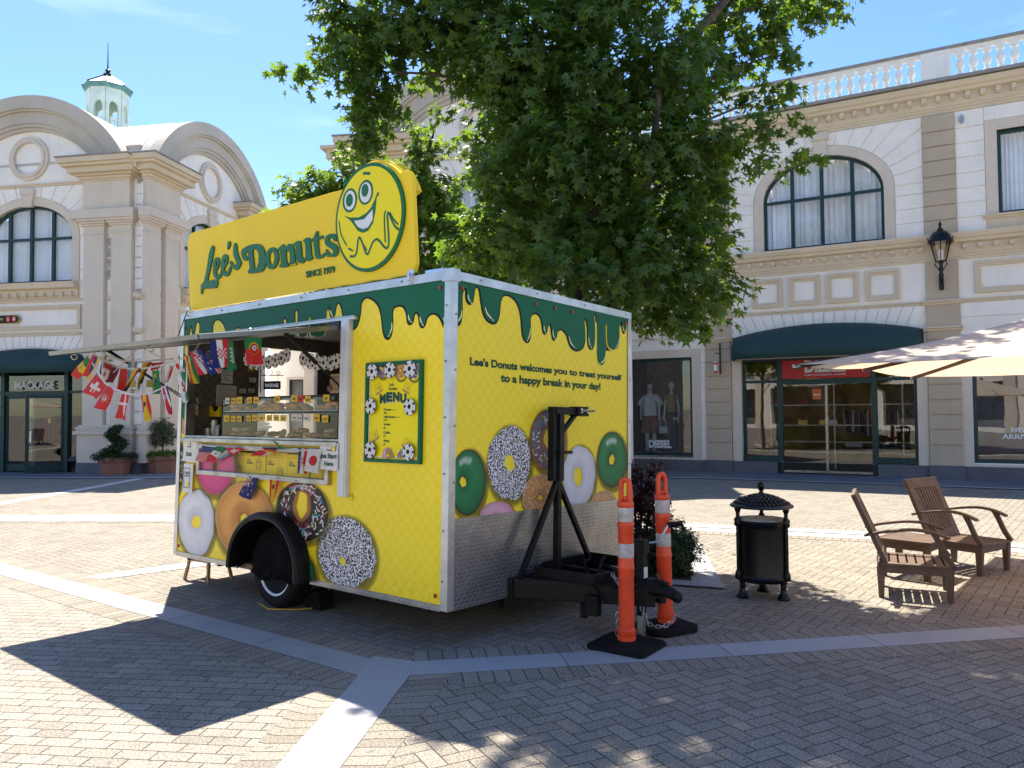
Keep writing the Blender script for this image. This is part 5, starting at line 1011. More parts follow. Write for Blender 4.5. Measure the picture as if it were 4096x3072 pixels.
# printed drips
def drips(parent, pts, top, ax, sgn, hl, o0):
    fn = (lambda off: (lambda a, b: (a, -off, b))) if ax == 's' else (lambda off: (lambda a, b: (off, a, b)))
    sp = smoothp(pts, 2); sp = [p for i, p in enumerate(sp) if i == 0 or (Vector(p)-Vector(sp[i-1])).length > .004]
    for (nm, sh, mt, off) in (('drip_outline', True, 'ink', o0), ('drip_print', False, 'green_print', o0+.0015)):
        q = sp
        if sh:
            q = []
            for i, p in enumerate(sp):
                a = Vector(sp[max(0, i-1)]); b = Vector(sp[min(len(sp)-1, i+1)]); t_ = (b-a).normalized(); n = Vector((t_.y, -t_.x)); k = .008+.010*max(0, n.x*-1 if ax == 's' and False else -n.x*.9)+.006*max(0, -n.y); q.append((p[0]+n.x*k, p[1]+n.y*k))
        poly = [(q[0][0], top)]+q+[(q[-1][0], top)]
        tri = tessellate_polygon([[Vector((a, b, 0)) for a, b in poly]])
        mb = MB(); f = fn(off); mb.add([f(a, b) for a, b in poly], [tuple(t_) for t_ in tri]); mb.build(nm, mt, parent, fix=False)
    mb = MB(); f = fn(o0+.003)
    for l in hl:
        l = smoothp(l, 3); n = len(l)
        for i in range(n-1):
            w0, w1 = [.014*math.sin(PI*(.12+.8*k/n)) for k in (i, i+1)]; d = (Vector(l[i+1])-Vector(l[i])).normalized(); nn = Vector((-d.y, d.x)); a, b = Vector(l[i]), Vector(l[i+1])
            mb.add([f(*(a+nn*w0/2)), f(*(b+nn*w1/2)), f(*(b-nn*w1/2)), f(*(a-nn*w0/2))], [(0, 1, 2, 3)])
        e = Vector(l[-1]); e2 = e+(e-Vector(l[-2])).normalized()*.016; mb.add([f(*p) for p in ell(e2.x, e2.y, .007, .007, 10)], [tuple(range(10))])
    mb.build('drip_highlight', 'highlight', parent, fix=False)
DS = [(LX+.056, DRIP_SIDE[0][1])]+[p for p in DRIP_SIDE if p[0] > LX+.06 and p[0] < -.057]; DS.append((-.056, DS[-1][1]-.01))
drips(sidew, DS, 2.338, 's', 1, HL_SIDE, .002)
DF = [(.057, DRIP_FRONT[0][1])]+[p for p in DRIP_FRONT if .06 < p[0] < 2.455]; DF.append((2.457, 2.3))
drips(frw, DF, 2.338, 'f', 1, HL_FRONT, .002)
for y, z in ((.104, 2.286), (.998, 2.288), (1.258, 2.29), (1.514, 2.289), (2.407, 2.292)): m = MB(); m.box(.004, .018, y-.012, y+.012, z-.014, z+.014); m.build('marker_light', 'lamp_red', tr, bevel=.004)
for x, z in ((-.107, 2.285), (-.105, .09), (-3.64, .085), (-3.66, 2.25)): m = MB(); m.box(x-.012, x+.012, -.016, -.004, z-.014, z+.014); m.build('marker_light', 'lamp_red', tr, bevel=.004)
# printed doughnuts
def dn(parent, e, kind, ax, box, seed, off=.003):
    cx_, cz_, rx, rz, hx, hz, hrx, hrz = e; rs = np.random.default_rng(seed); ph = rs.uniform(0, 6, 6)
    cl = lambda a, b: (min(max(a, box[0]), box[1]), min(max(b, box[2]), box[3]))
    f = (lambda o: (lambda a, b: (a, -o, b))) if ax == 's' else (lambda o: (lambda a, b: (o, a, b)))
    N, K = 56, 9; mb = MB(); mb.col = []; v = []; rough = {'coco': .03, 'choc': .008, 'white': .02}.get(kind, .012)
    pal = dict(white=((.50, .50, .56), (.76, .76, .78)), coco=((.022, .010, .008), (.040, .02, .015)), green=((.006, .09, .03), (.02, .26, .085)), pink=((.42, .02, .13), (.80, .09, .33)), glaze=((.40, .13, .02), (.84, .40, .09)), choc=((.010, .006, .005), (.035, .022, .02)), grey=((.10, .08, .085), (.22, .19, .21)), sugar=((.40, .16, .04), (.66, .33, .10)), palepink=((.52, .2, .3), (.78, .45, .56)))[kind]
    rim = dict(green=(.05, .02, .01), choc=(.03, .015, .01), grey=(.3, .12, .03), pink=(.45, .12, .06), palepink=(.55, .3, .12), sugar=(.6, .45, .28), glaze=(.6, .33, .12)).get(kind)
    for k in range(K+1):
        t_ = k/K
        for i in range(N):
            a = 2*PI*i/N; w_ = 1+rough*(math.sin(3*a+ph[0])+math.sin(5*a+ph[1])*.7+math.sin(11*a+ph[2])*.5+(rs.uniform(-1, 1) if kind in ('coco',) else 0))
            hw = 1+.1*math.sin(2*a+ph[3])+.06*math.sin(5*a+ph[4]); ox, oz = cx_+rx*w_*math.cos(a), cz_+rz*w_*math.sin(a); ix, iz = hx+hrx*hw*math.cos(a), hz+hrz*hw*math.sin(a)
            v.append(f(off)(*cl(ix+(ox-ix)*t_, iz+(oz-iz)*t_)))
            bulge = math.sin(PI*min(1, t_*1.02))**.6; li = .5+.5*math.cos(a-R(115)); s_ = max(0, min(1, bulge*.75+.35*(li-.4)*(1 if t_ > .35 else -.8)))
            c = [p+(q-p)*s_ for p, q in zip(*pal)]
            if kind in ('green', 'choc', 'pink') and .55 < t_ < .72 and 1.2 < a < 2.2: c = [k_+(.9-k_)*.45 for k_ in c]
            if rim and t_ > .93: c = rim
            if kind in ('choc', 'grey') and t_ < .17: c = (.42, .17, .045)
            mb.col.append((*c, 1))
    def keep(V, F):
        if ax != 's' or off > .01: return F
        def inside(p):
            x, z = p[0], p[2]
            if not (-2.6 < x < -1.54): return False
            for (xa, za), (xb, zb) in zip(fa, fa[1:]):
                if xa <= x <= xb: return z < za+(zb-za)*(x-xa)/(xb-xa)+.012
            return z < .3
        return [f_ for f_ in F if not all(inside(V[i]) for i in f_)]
    mb.add(v, keep(v, [(k*N+i, k*N+(i+1) % N, (k+1)*N+(i+1) % N, (k+1)*N+i) for k in range(K) for i in range(N)]))
    mt = {'white': 'dn_white', 'coco': 'dn_coco', 'sugar': 'dn_sugar'}.get(kind, 'dn_plain'); o = mb.build('doughnut_print', mt, parent, fix=False)
    hb = MB(); hb.col = []; v = []
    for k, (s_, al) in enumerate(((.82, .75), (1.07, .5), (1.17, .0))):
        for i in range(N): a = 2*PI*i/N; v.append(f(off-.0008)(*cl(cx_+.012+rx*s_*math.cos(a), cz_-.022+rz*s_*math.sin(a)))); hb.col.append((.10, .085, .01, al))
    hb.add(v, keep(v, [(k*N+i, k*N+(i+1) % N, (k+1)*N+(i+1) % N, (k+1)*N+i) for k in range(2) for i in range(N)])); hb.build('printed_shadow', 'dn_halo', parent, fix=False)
    if kind in ('choc', 'grey'):
        sb = MB()
        for i in range(130 if kind == 'choc' else 75):
            t_, a = rs.uniform(.32, .93), rs.uniform(0, 2*PI); px_ = hx+hrx*math.cos(a)+(cx_+rx*math.cos(a)-hx-hrx*math.cos(a))*t_; pz_ = hz+hrz*math.sin(a)+(cz_+rz*math.sin(a)-hz-hrz*math.sin(a))*t_
            if not (box[0]+.02 < px_ < box[1]-.02 and box[2]+.02 < pz_ < box[3]-.02): continue
            b_ = rs.uniform(0, PI); l_, w2 = .020, .0058; d = Vector((math.cos(b_), math.sin(b_))); n = Vector((-d.y, d.x)); P = [Vector((px_, pz_))+d*l_*sx+n*w2*sy for sx, sy in ((-1, -1), (1, -1), (1, 1), (-1, 1))]
            sb.add([f(off+.0012)(*p) for p in P], [(0, 1, 2, 3)], int(rs.choice([0, 0, 0, 0, 1, 2, 3, 4, 5])))
        sb.build('sprinkle_print', ['white_print', 'red_print', 'f_lblue', 'f_yellow', 'mint_print', 'pink_print'], o, fix=False)
BS = (LX+.056, -.057, .033, 2.3); BF = (.057, 2.456, .633, 2.3)
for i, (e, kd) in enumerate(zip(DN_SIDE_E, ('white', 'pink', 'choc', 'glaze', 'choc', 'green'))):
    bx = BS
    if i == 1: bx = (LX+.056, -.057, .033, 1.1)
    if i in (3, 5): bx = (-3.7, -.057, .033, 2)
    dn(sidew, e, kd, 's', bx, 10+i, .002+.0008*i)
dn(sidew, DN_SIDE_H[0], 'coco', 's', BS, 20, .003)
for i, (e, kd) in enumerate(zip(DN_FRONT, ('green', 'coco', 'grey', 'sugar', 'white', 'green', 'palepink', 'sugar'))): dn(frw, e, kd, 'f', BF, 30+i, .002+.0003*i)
m = MB(); m.flat([(LX+.056, 1.2), (-3.57, 1.16), (-3.57, 1.9), (LX+.056, 2.0)], -.0025, 0); m.flat([(LX+.056, 1.2), (-3.57, 1.16), (-3.57, 1.28), (LX+.056, 1.36)], -.003, 1); m.build('doughnut_print', ['green_print', 'glazed'], sidew, fix=False)
# lettering on the front
m = MB(); f = FYZ(.0035)
def words(mb, s_, y0, y1, z0, z1, fn, bold=.035, mi=0):
    text(mb, s_, y0, y1, z0, z1, fn, mi, bold)
words(m, "Lee's Donuts", .204, .762, 1.733, 1.797, f, .04); words(m, 'welcomes', .79, 1.225, 1.735, 1.795, f, .04); words(m, 'you to treat yourself', 1.25, 2.35, 1.722, 1.795, f, .04); words(m, 'to a happy break in your day!', .56, 1.98, 1.612, 1.697, f, .04)
m.build('lettering', 'ink_green', frw, fix=False)
# fender, wheel
m = MB(); ar_ = smoothp([(-2.58, .02), (-2.565, .15), (-2.50, .30), (-2.385, .42), (-2.235, .50), (-2.07, .53), (-1.91, .52), (-1.77, .47), (-1.66, .38), (-1.575, .25), (-1.54, .12), (-1.53, .0)], 3)
v = []; sec = [(0, .0), (.0, -.015), (.012, -.10), (.0, -.135), (-.025, -.15), (-.05, -.14), (-.055, -.10), (-.05, .0)]
cx0, cz0 = -2.06, .0
for p in ar_:
    d = Vector((p[0]-cx0, p[1]-cz0)).normalized()
    for r_, y_ in sec: v.append((p[0]+d.x*r_, y_, p[1]+d.y*r_))
n = len(sec); m.add(v, [(i*n+j, i*n+(j+1) % n, (i+1)*n+(j+1) % n, (i+1)*n+j) for i in range(len(ar_)-1) for j in range(n)]); m.build('wheel_arch', 'black_frame', tr, smooth=True)
m = MB(); m.prism([(-2.6, .02)]+fa[1:-1]+[(-1.55, .02), (-1.55, .6), (-2.6, .6)], .051, .062); m.box(-2.6, -1.52, .44, .46, .0, .55); m.prism([(a-.0, b) for a, b in ar_]+[(a, b+.03) for a, b in ar_[::-1]], .03, .45); m.build('wheel_well', 'black_frame', tr)
wc = (-2.09, .12, .035); prT = [(.226, -.085), (.235, -.102), (.28, -.108), (.315, -.095), (.333, -.07), (.338, -.03), (.338, .03), (.333, .07), (.315, .095), (.2, .10), (.17, .085)]
for yy, sd in ((.13, 1), (WY-.13, -1)):
    wh = MB(); wh.lathe([(.215, -.04), (.215, .08), (.225, .085)], (wc[0], yy, wc[2]), 40, ax='y'); wh.lathe([(.0001, -.06), (.06, -.065), (.07, -.04), (.14, -.02), (.175, -.055), (.195, -.05), (.212, -.09), (.228, -.098), (.230, -.085), (.2, .05), (.0001, .05)], (wc[0], yy, wc[2]), 40, ax='y')
    w_ = wh.build('wheel', 'white_metal', tr, smooth=True); ty = MB(); ty.lathe(prT, (wc[0], yy, wc[2]), 48, ax='y'); ty.build('tyre', 'tyre', w_, smooth=True)
    if sd == 1:                                       # cloth cover, hitched up at the bottom
        cv = MB(); v = []; NN, KK = 48, 12; rs = np.random.default_rng(3)
        for k in range(KK+1):
            for i in range(NN):
                a = 2*PI*i/NN; q = k/KK; r_ = .352*q; x, z = r_*math.cos(a), r_*math.sin(a)
                lo = -.078+.022*math.sin(x*14)-.016*math.sin(x*31)
                if z < lo: z = lo-.012*(lo-z)/.3
                bu = .018*math.sin(x*17+2)+.014*math.sin(z*23+x*9)+.01*math.sin(z*41-x*30); y = -.105-.02*(1-q*q)+bu*.6*(1-q**6)-(.02 if z < lo+.02 else 0)
                if q > .95: y += .03
                v.append((wc[0]+x, yy+y, wc[2]+z+.01))
        for i in range(NN):
            a = 2*PI*i/NN; x, z = .356*math.cos(a), .356*math.sin(a); lo = -.078+.022*math.sin(x*14)-.016*math.sin(x*31)
            v.append((wc[0]+x, yy+.1, wc[2]+max(z, lo)+.01))
        cv.add(v, [(k*NN+i, k*NN+(i+1) % NN, (k+1)*NN+(i+1) % NN, (k+1)*NN+i) for k in range(KK+1) for i in range(NN)])
        cv.build('wheel_cover', 'cover_cloth', w_, smooth=True, fix=False)
m = MB(); m.box(LX+.1, -.05, .62, .70, -.10, -.0); m.box(LX+.1, -.05, WY-.70, WY-.62, -.10, -.0); m.tube([(wc[0], .2, .02), (wc[0], WY-.2, .02)], .035, 10)
for x in np.arange(LX+.15, 0, .55): m.box(x, x+.04, .05, WY-.05, -.05, -.01)
m.build('chassis', 'black_frame', tr)
# windows: metal frames, sill, posts, rail
m = MB(); m.plate([(-3.57, 1.155), (-1.155, 1.155), (-1.155, 2.14), (-3.57, 2.14)], [[(-3.545, 1.178), (-3.545, 2.12), (-1.178, 2.12), (-1.178, 1.178)]], -.03, .06); m.box(-3.57, -1.16, -.075, .02, 1.118, 1.155)
m.build('serving_window_frame', 'steel', tr, bevel=.004)
m = MB(); frame_rect(m, -3.30, -1.292, .805, 1.098, .045, -.045, .02); nf = m.build('lower_window_frame', 'steel', tr, bevel=.006); m = MB(); m.flat([(-3.26, .85), (-1.33, .85), (-1.33, 1.06), (-3.26, 1.06)], -.02); m.build('pane', 'niche_glass', nf)
m = MB(); m.box(-3.25, -1.3, .05, .4, .80, .835); m.box(-3.25, -1.3, .4, .42, .8, 1.1); m.build('lower_shelf', 'steel', tr)
m = MB(); m.box(-1.163, -1.066, -.05, .0, .724, 2.13); m.box(-1.15, -1.08, -.056, -.045, .73, 2.12); m.build('side_post', 'white_metal', tr, bevel=.004)
m = MB(); m.box(-3.785, -1.006, -.045, .0, 2.124, 2.152); m.box(-3.78, -1.01, -.05, -.03, 2.146, 2.158); m.build('hatch_rail', 'aluminium', tr, bevel=.004)
# hatch held up on struts
ha = [(-3.66, -.03, 2.075), (-1.19, -.03, 2.065), (-1.205, -1.231, 1.872), (-3.69, -1.231, 1.885)]
m = MB(); hv = [Vector(p) for p in ha]; nrm = (hv[1]-hv[0]).cross(hv[3]-hv[0]).normalized(); nrm = nrm if nrm.z > 0 else -nrm
m.add([*(p for p in hv), *(p+nrm*.028 for p in hv)], [(0, 1, 2, 3), (4, 7, 6, 5), (0, 4, 5, 1), (1, 5, 6, 2), (2, 6, 7, 3), (3, 7, 4, 0)]); h_ = m.build('serving_hatch', 'hatch_metal', tr, bevel=.003)
m = MB()
for i in range(4): a, b = hv[i], hv[(i+1) % 4]; m.beam(a+nrm*.010, b+nrm*.010, .02, .034, nrm)
m.build('hatch_edge', 'brushed_edge', h_)
m = MB(); q = (hv[2]+hv[3])/2; 
for k in (.35, .9): p = hv[2]*(1-k)+hv[3]*k; m.torus((p.x, p.y+.1, p.z-.02), .024, .005, 16, 6, 'x')
m.torus((-1.95, -.35, 2.055), .03, .005, 16, 6, 'x'); m.build('pull_ring', 'chrome', h_, smooth=True)
for (a, b, r_) in (((-1.25, -.5, 1.98), (-1.19, -.02, 1.60), .016), ((-3.62, -.75, 1.95), (-3.50, -.02, 1.50), .014)):
    m = MB(); a, b = Vector(a), Vector(b); c = a.lerp(b, .55); m.tube([a, c], r_, 10); m.tube([c, b], r_*.45, 8); m.ball(a, .02, 8, 6); m.ball(b, .018, 8, 6); m.build('gas_strut', 'black_frame', tr, smooth=True)
m = MB(); m.tube([(-3.35, -.9, 1.93), (-3.32, .02, 1.45)], .006, 5); m.box(-1.27, -1.17, -.06, -.03, 2.085, 2.12); m.build('stay_rod', 'black_iron', tr)
# menu board ----------------------------------------------------------
m = MB(); frame_rect(m, -.872, -.258, 1.01, 1.772, .026, -.035, .0); mn = m.build('menu_board', 'green_print', tr, bevel=.003)
m = MB(); m.box(-.85, -.28, -.012, -.004, 1.03, 1.75); m.build('menu_sheet', 'yellow_disc', mn)
m = MB(); g = SXZ(-.0145); frame_rect(m, -.842, -.292, 1.048, 1.742, .006, -.0135, -.0125, 1)
def arc_text(mb, s_, xc, zc_, w_, h_, bow, fn, mi):
    n = len(s_); cw_ = w_/n
    for i, ch in enumerate(s_):
        u = (i+.5)/n*2-1; text(mb, ch, xc-w_/2+i*cw_+.004, xc-w_/2+(i+1)*cw_-.004, zc_-bow*u*u, zc_-bow*u*u+h_*(1.0-.1*abs(u)), fn, mi, .06)
arc_text(m, 'MENU', -.573, 1.462, .30, .075, .018, SXZ(-.0142), 2); arc_text(m, 'MENU', -.576, 1.469, .30, .075, .018, SXZ(-.0155), 0)
words(m, "Lee's", -.615, -.565, 1.585, 1.612, g, .02); words(m, 'Donuts', -.625, -.53, 1.555, 1.578, g, .03)
for s_, z, x1, pr_ in (('Dozen', 1.40, -.595, '$35'), ('Half-dozen', 1.345, -.545, '$19'), ('Single', 1.287, -.597, '$3'), ('Coffee', 1.226, -.597, '$2'), ('Water', 1.163, -.60, '$2')):
    words(m, s_, -.672, x1, z, z+.019, g, .03); words(m, pr_, -.672, -.672+.012*len(pr_), z-.024, z-.010, g, .03)
words(m, 'box of 12', -.588, -.535, 1.402, 1.412, g, .01); words(m, 'box of 6', -.538, -.49, 1.347, 1.357, g, .01)
m.build('lettering', ['ink_green', 'white_print', 'steel'], mn, fix=False)
for cx_, cz_, kd in ((-.70, 1.72, 'choc'), (-.50, 1.70, 'sugar'), (-.36, 1.69, 'coco'), (-.62, 1.065, 'palepink'), (-.45, 1.05, 'choc')): dn(mn, (cx_, cz_, .06, .06, cx_, cz_, .012, .012), kd, 's', (-.845, -.29, 1.045, 1.745), int(abs(cx_)*1000), .0145)
m = MB()
for cx_, cz_, an in ((-.745, 1.575, .5), (-.42, 1.575, -.4), (-.775, 1.215, .5), (-.42, 1.16, -.5), (-.60, 1.085, .2)):
    c, s_ = math.cos(an), math.sin(an); rp = lambda a, b: (cx_+a*c-b*s_, cz_+a*s_+b*c)
    m.flat([rp(-.04, -.03), rp(.04, -.03), rp(.04, .035), rp(-.04, .035)], -.0145, 0); m.flat([rp(-.04, -.045), rp(.04, -.045), rp(.04, -.03), rp(-.04, -.03)], -.0146, 1); m.plate(ell(*rp(.01, -.005), .012, .012, 10), [ell(*rp(.01, -.005), .009, .009, 10)[::-1]], -.0148, -.0150, 2)
m.build('box_print', ['yellow_print', 'kraft', 'ink_green'], mn, fix=False)
def soccer(mb, cx_, cz_, r_, y, rot=.3, sq=.8):
    f = lambda a, b, o: (cx_+a*sq, y-o, cz_+b)
    def disc(rr, o, mi): P = ell(0, 0, rr, rr, 26); mb.add([f(a, b, o) for a, b in P], [tuple(range(26))], mi)
    disc(r_*1.05, 0, 1); disc(r_, .001, 0); pent = lambda px_, pz_, s_, a0, fl=1: mb.add([f(px_+s_*math.cos(a0+k*2*PI/5), pz_+s_*math.sin(a0+k*2*PI/5), .002) for k in range(5)], [(0, 1, 2, 3, 4)], 1)
    pent(-.05*r_, .05*r_, r_*.33, rot)
    for k in range(5):
        a = rot+k*2*PI/5; rr = r_*.82; c1 = (rr*math.cos(a), rr*math.sin(a)); pent(c1[0], c1[1], r_*.20, a+PI/5*1.0)
        for q in stroke([(-.05*r_+r_*.3*math.cos(a), .05*r_+r_*.3*math.sin(a)), (c1[0]*.76, c1[1]*.76)], r_*.022): mb.add([f(*p, .0018) for p in q], [(0, 1, 2, 3)], 1)
        a2 = a+PI/5
        for q in stroke([(r_*.62*math.cos(a2), r_*.62*math.sin(a2)), (r_*.99*math.cos(a2), r_*.99*math.sin(a2))], r_*.02)+stroke([(r_*.62*math.cos(a2), r_*.62*math.sin(a2)), (r_*.70*math.cos(a), r_*.70*math.sin(a))], r_*.02)+stroke([(r_*.62*math.cos(a2), r_*.62*math.sin(a2)), (r_*.70*math.cos(a+2*PI/5), r_*.70*math.sin(a+2*PI/5))], r_*.02): mb.add([f(*p, .0018) for p in q], [(0, 1, 2, 3)], 1)
for i, (cx_, cz_, r_) in enumerate(((-.79, 1.70, .06), (-.59, 1.705, .058), (-.375, 1.705, .062), (-.80, 1.435, .06), (-.37, 1.425, .06), (-.795, 1.10, .062), (-.375, 1.095, .06))):
    m = MB(); soccer(m, cx_, cz_, r_, -.037, .3+i, 1.0); m.build('ball_cutout', ['white_print', 'ink'], mn, fix=False)
m = MB(); m.flat(ell(-1.04, .725, .024, .027, 20), -.004, 1); m.flat(ell(-1.04, .725, .021, .024, 20), -.0045, 0)
for dx in (-.008, .008): m.flat(ell(-1.04+dx, .733, .004, .006, 8), -.005, 1)
m.build('round_sticker', ['yellow_disc', 'ink'], sidew, fix=False)

# roof sign -----------------------------------------------------------
TL = math.atan2(.07, .75); ST = Matrix.Translation((0, .03, 2.42)) @ Matrix.Rotation(TL, 4, 'X') @ Matrix.Translation((0, 0, -2.42))
sg = thing('roof_sign', "yellow roof sign with raised green lettering and smiling doughnut emblem", 'sign', (0, 0, 0), TM)
def SP(off): return lambda a, b: tuple(ST @ Vector((a-(b-2.45)*(-.055), -off, b)))
def solid(pts, o0, o1, mt, name, par, holes=(), smooth=False, bevel=0):
    mb = MB(ST); P = [(a+(b-2.45)*.055, b) for a, b in pts]; H = [[(a+(b-2.45)*.055, b) for a, b in h] for h in holes]; mb.plate(P, H, -o1, -o0); return mb.build(name, mt, par, smooth=smooth, bevel=bevel)
B = [(-3.64, 2.50), (-3.655, 3.12), (-3.62, 3.185), (-3.56, 3.20), (-1.345, 3.205)]
dc, dr_ = (-.885, 2.90), .43
a0, a1 = math.acos((-1.30-dc[0])/dr_) if abs((-1.30-dc[0])/dr_) < 1 else R(160), 0
B += [(dc[0]+.45*math.cos(t), dc[1]+.45*math.sin(t)) for t in [R(138)-R(138-42)*i/18 for i in range(19)]]
B += [(-.50, 3.215), (-.455, 3.20), (-.425, 3.16), (-.395, 2.50), (-.42, 2.445), (-.47, 2.43), (-3.58, 2.43), (-3.62, 2.45)]
solid(B, -.04, 0, 'yellow_sign', 'sign_board', sg, bevel=.006)
dcx = -.895
em = solid(ell(dcx, 2.92, .405, .42, 56), .0, .022, 'green_letter', 'emblem_disc', sg, bevel=.006); solid(ell(dcx, 2.92, .377, .392, 56), .018, .026, 'yellow_disc', 'emblem_face', em)
solid([(dcx+(.44+.0)*math.cos(t), 2.92+.45*math.sin(t)) for t in [R(135)-R(115)*i/20 for i in range(21)]]+[(dcx+.1, 2.95)], -.16, -.035, 'yellow_sign', 'emblem_back', em)
mb = MB()
K_ = lambda o: SP(o)
def addpoly(mb, pts, off, mi):
    tri = tessellate_polygon([[Vector((a, b, 0)) for a, b in pts]]); f = SP(off); mb.add([f(a, b) for a, b in pts], [tuple(t_) for t_ in tri], mi)
sh = lambda pts, dx=.0, dz=-.0: [(a+dx, b+dz) for a, b in pts]
DXS = -.012
for e1, e2, e3, e4 in ((SIGN_ELL[2], SIGN_ELL[2], SIGN_ELL[3], 0), (SIGN_ELL[4], SIGN_ELL[4], SIGN_ELL[5], 0)):
    addpoly(mb, ell(e1[0]+DXS, e1[1], e1[2], e1[3], 30), .0272, 0); addpoly(mb, ell(e1[4]+DXS, e1[5], e1[6], e1[7], 30), .0278, 1); addpoly(mb, ell(e3[0]+DXS, e3[1], e3[2], e3[3], 24), .0284, 0)
addpoly(mb, sh(SIGN['mouth'], DXS), .0272, 0); addpoly(mb, sh(SIGN['teeth'], DXS), .0278, 1)
for st_, wd in zip(SIGN_ST, (.020, .017, .017, .014, .016, .022, .022, .014)):
    for q in stroke(smoothp(st_, 4), wd): addpoly(mb, sh(q, DXS), .0274, 0)
mb.build('emblem_lines', ['green_letter', 'white_print'], em, fix=False)
for ch in ('L', 'e1', 'e2', 'q', 's2', 'D', 'n', 'u', 't', 's'): solid([(a-.018, b) for a, b in smoothp(SIGN[ch], 2, True)], .0, .014, 'green_letter', 'raised_letter', sg, [[(a-.018, b) for a, b in SIGN[ch+'_h']]] if ch+'_h' in SIGN else (), bevel=.004)
e = list(SIGN_ELL[0]); e[0] -= .018; e[4] -= .018; solid(ell(e[0], e[1], e[2], e[3]+.0, 28), 0, .014, 'green_letter', 'raised_letter', sg, [ell(e[4], e[5], e[6], e[7], 20)[::-1]], bevel=.004)
mb = MB(); text(mb, 'SINCE 1979', -1.72, -1.335, 2.545, 2.60, SP(.012), 0, .02); o = mb.build('raised_letter', 'green_letter', sg, fix=False); o.modifiers.new('s', 'SOLIDIFY').thickness = .008
mb = MB(); mb.box(-.415, -.385, -.03, .0, 2.345, 2.45); mb.box(-.41, -.39, -.05, -.03, 2.36, 2.43); mb.box(-3.60, -3.56, -.03, 0, 2.40, 2.46); mb.tube([(-.35, .05, 2.41), (-.1, .05, 2.43)], .012, 6); mb.box(-.3, -.12, .03, .09, 2.405, 2.44); mb.build('toggle_latch', 'chrome', sg, bevel=.003)
mb = MB(); mb.tube([(-3.56, -.04, 2.42), (-3.66, -.1, 2.1)], .005, 5); mb.build('support_cable', 'black_frame', sg)
for x in (-3.2, -2.0, -.8): mb = MB(); mb.beam((x, .06, 3.0), (x, .5, 2.40), .03, .03); mb.build('sign_brace', 'black_frame', sg)

# drawbar, mast, jack ---------------------------------------------------
m = MB(); tip = Vector((1.22, 1.2, .06))
for a in ((.0, .70, .06), (.0, 1.80, .06)): m.beam((-.05, a[1]-.03 if a[1] < 1 else a[1]+.03, .06), (1.0, 1.16 if a[1] < 1 else 1.28, .06), .06, .15)
m.box(.0, .05, .66, 1.84, -.02, .14); m.box(.5, .56, .92, 1.5, .0, .12); m.box(.55, .66, .90, .97, -.10, .05); m.build('drawbar', 'black_frame', tr, bevel=.006)
m = MB(); m.box(.86, 1.0, 1.13, 1.27, .04, .13); m.tube([(.88, 1.18, .10), (1.0, 1.17, .12), (1.10, 1.16, .11), (1.17, 1.15, .085)], [.085, .07, .05, .04], 12, sy=.7); m.ball((1.18, 1.15, .08), .042, 12, 8); m.beam((.98, 1.17, .17), (1.10, 1.16, .16), .045, .025); m.beam((1.03, 1.17, .17), (1.0, 1.17, .225), .035, .012); m.build('coupler', 'black_frame', tr, smooth=True, bevel=.004)
m = MB(); q = [(.02, 1.08), (.02, 1.90), (.40, 1.90), (.70, 1.22), (.66, .90)]
tp = [(-.0+.05, 1.05, .14), (.05, 1.75, .14), (.42, 1.72, .14), (.70, 1.15, .14), (.66, .86, .14), (.14, .84, .14)]
for a, b in zip(tp, tp[1:]+tp[:1]): m.beam((a[0], a[1], .17), (b[0], b[1], .17), .012, .085); m.beam((a[0], a[1], .135), (b[0], b[1], .135), .05, .01)
m.beam((.1, 1.3, .15), (.66, 1.25, .15), .04, .03); m.build('battery_tray', 'black_frame', tr)
m = MB(); x = .13; m.box(x-.025, x+.025, 1.115, 1.165, .12, .9); m.box(x-.02, x+.04, 1.115, 1.175, .86, 1.40); m.box(x-.04, x+.02, 1.055, 1.112, .86, 1.455); m.box(x-.03, x+.03, 1.08, 1.46, 1.395, 1.455); m.box(x-.045, x+.05, 1.36, 1.52, 1.385, 1.465); m.box(x-.04, x+.06, 1.10, 1.27, 1.075, 1.10)
m.beam((x, 1.16, 1.22), (x, 1.40, 1.41), .035, .03, (1, 0, 0)); m.beam((x, 1.13, .86), (x, .66, .15), .04, .04, (1, 0, 0)); m.beam((x, 1.17, .82), (x, 1.62, .17), .038, .038, (1, 0, 0)); m.build('mast', 'black_frame', tr, bevel=.003)
for y in (1.39, 1.48):
    m = MB(); m.tube([(x+.03, y, 1.43), (x+.12, y+.02, 1.43)], .010, 8); m.lathe([(.02, 0), (.02, .015)], (x+.052, y, 1.43), 6, ax='x')
    m.build('bolt', 'chrome', tr)
jx, jy = .88, 1.17
m = MB(); m.box(jx-.03, jx+.03, jy-.035, jy+.035, .02, .46); m.box(jx-.045, jx+.045, jy-.045, jy+.045, .36, .46); m.box(jx-.028, jx+.028, jy-.028, jy+.028, -.1, .03); m.build('jack', 'black_frame', tr, bevel=.004)
m = MB(); m.box(jx-.024, jx+.024, jy-.024, jy+.024, -.26, -.08); m.box(jx-.05, jx+.05, jy-.06, jy+.11, -.275, -.262); m.build('jack_foot', 'steel', tr, bevel=.003)
m = MB(); m.tube([(jx+.03, jy+.03, .43), (jx+.09, jy+.09, .44), (jx+.13, jy+.17, .56)], .009, 8); m.build('crank', 'chrome', tr, smooth=True); m = MB(); m.tube([(jx+.13, jy+.17, .56), (jx+.19, jy+.27, .57)], .020, 10); m.build('crank_grip', 'rubber', tr, smooth=True)
m = MB(); m.box(jx+.036, jx+.04, jy-.03, jy+.02, .18, .26); m.build('jack_label', 'paper', tr)
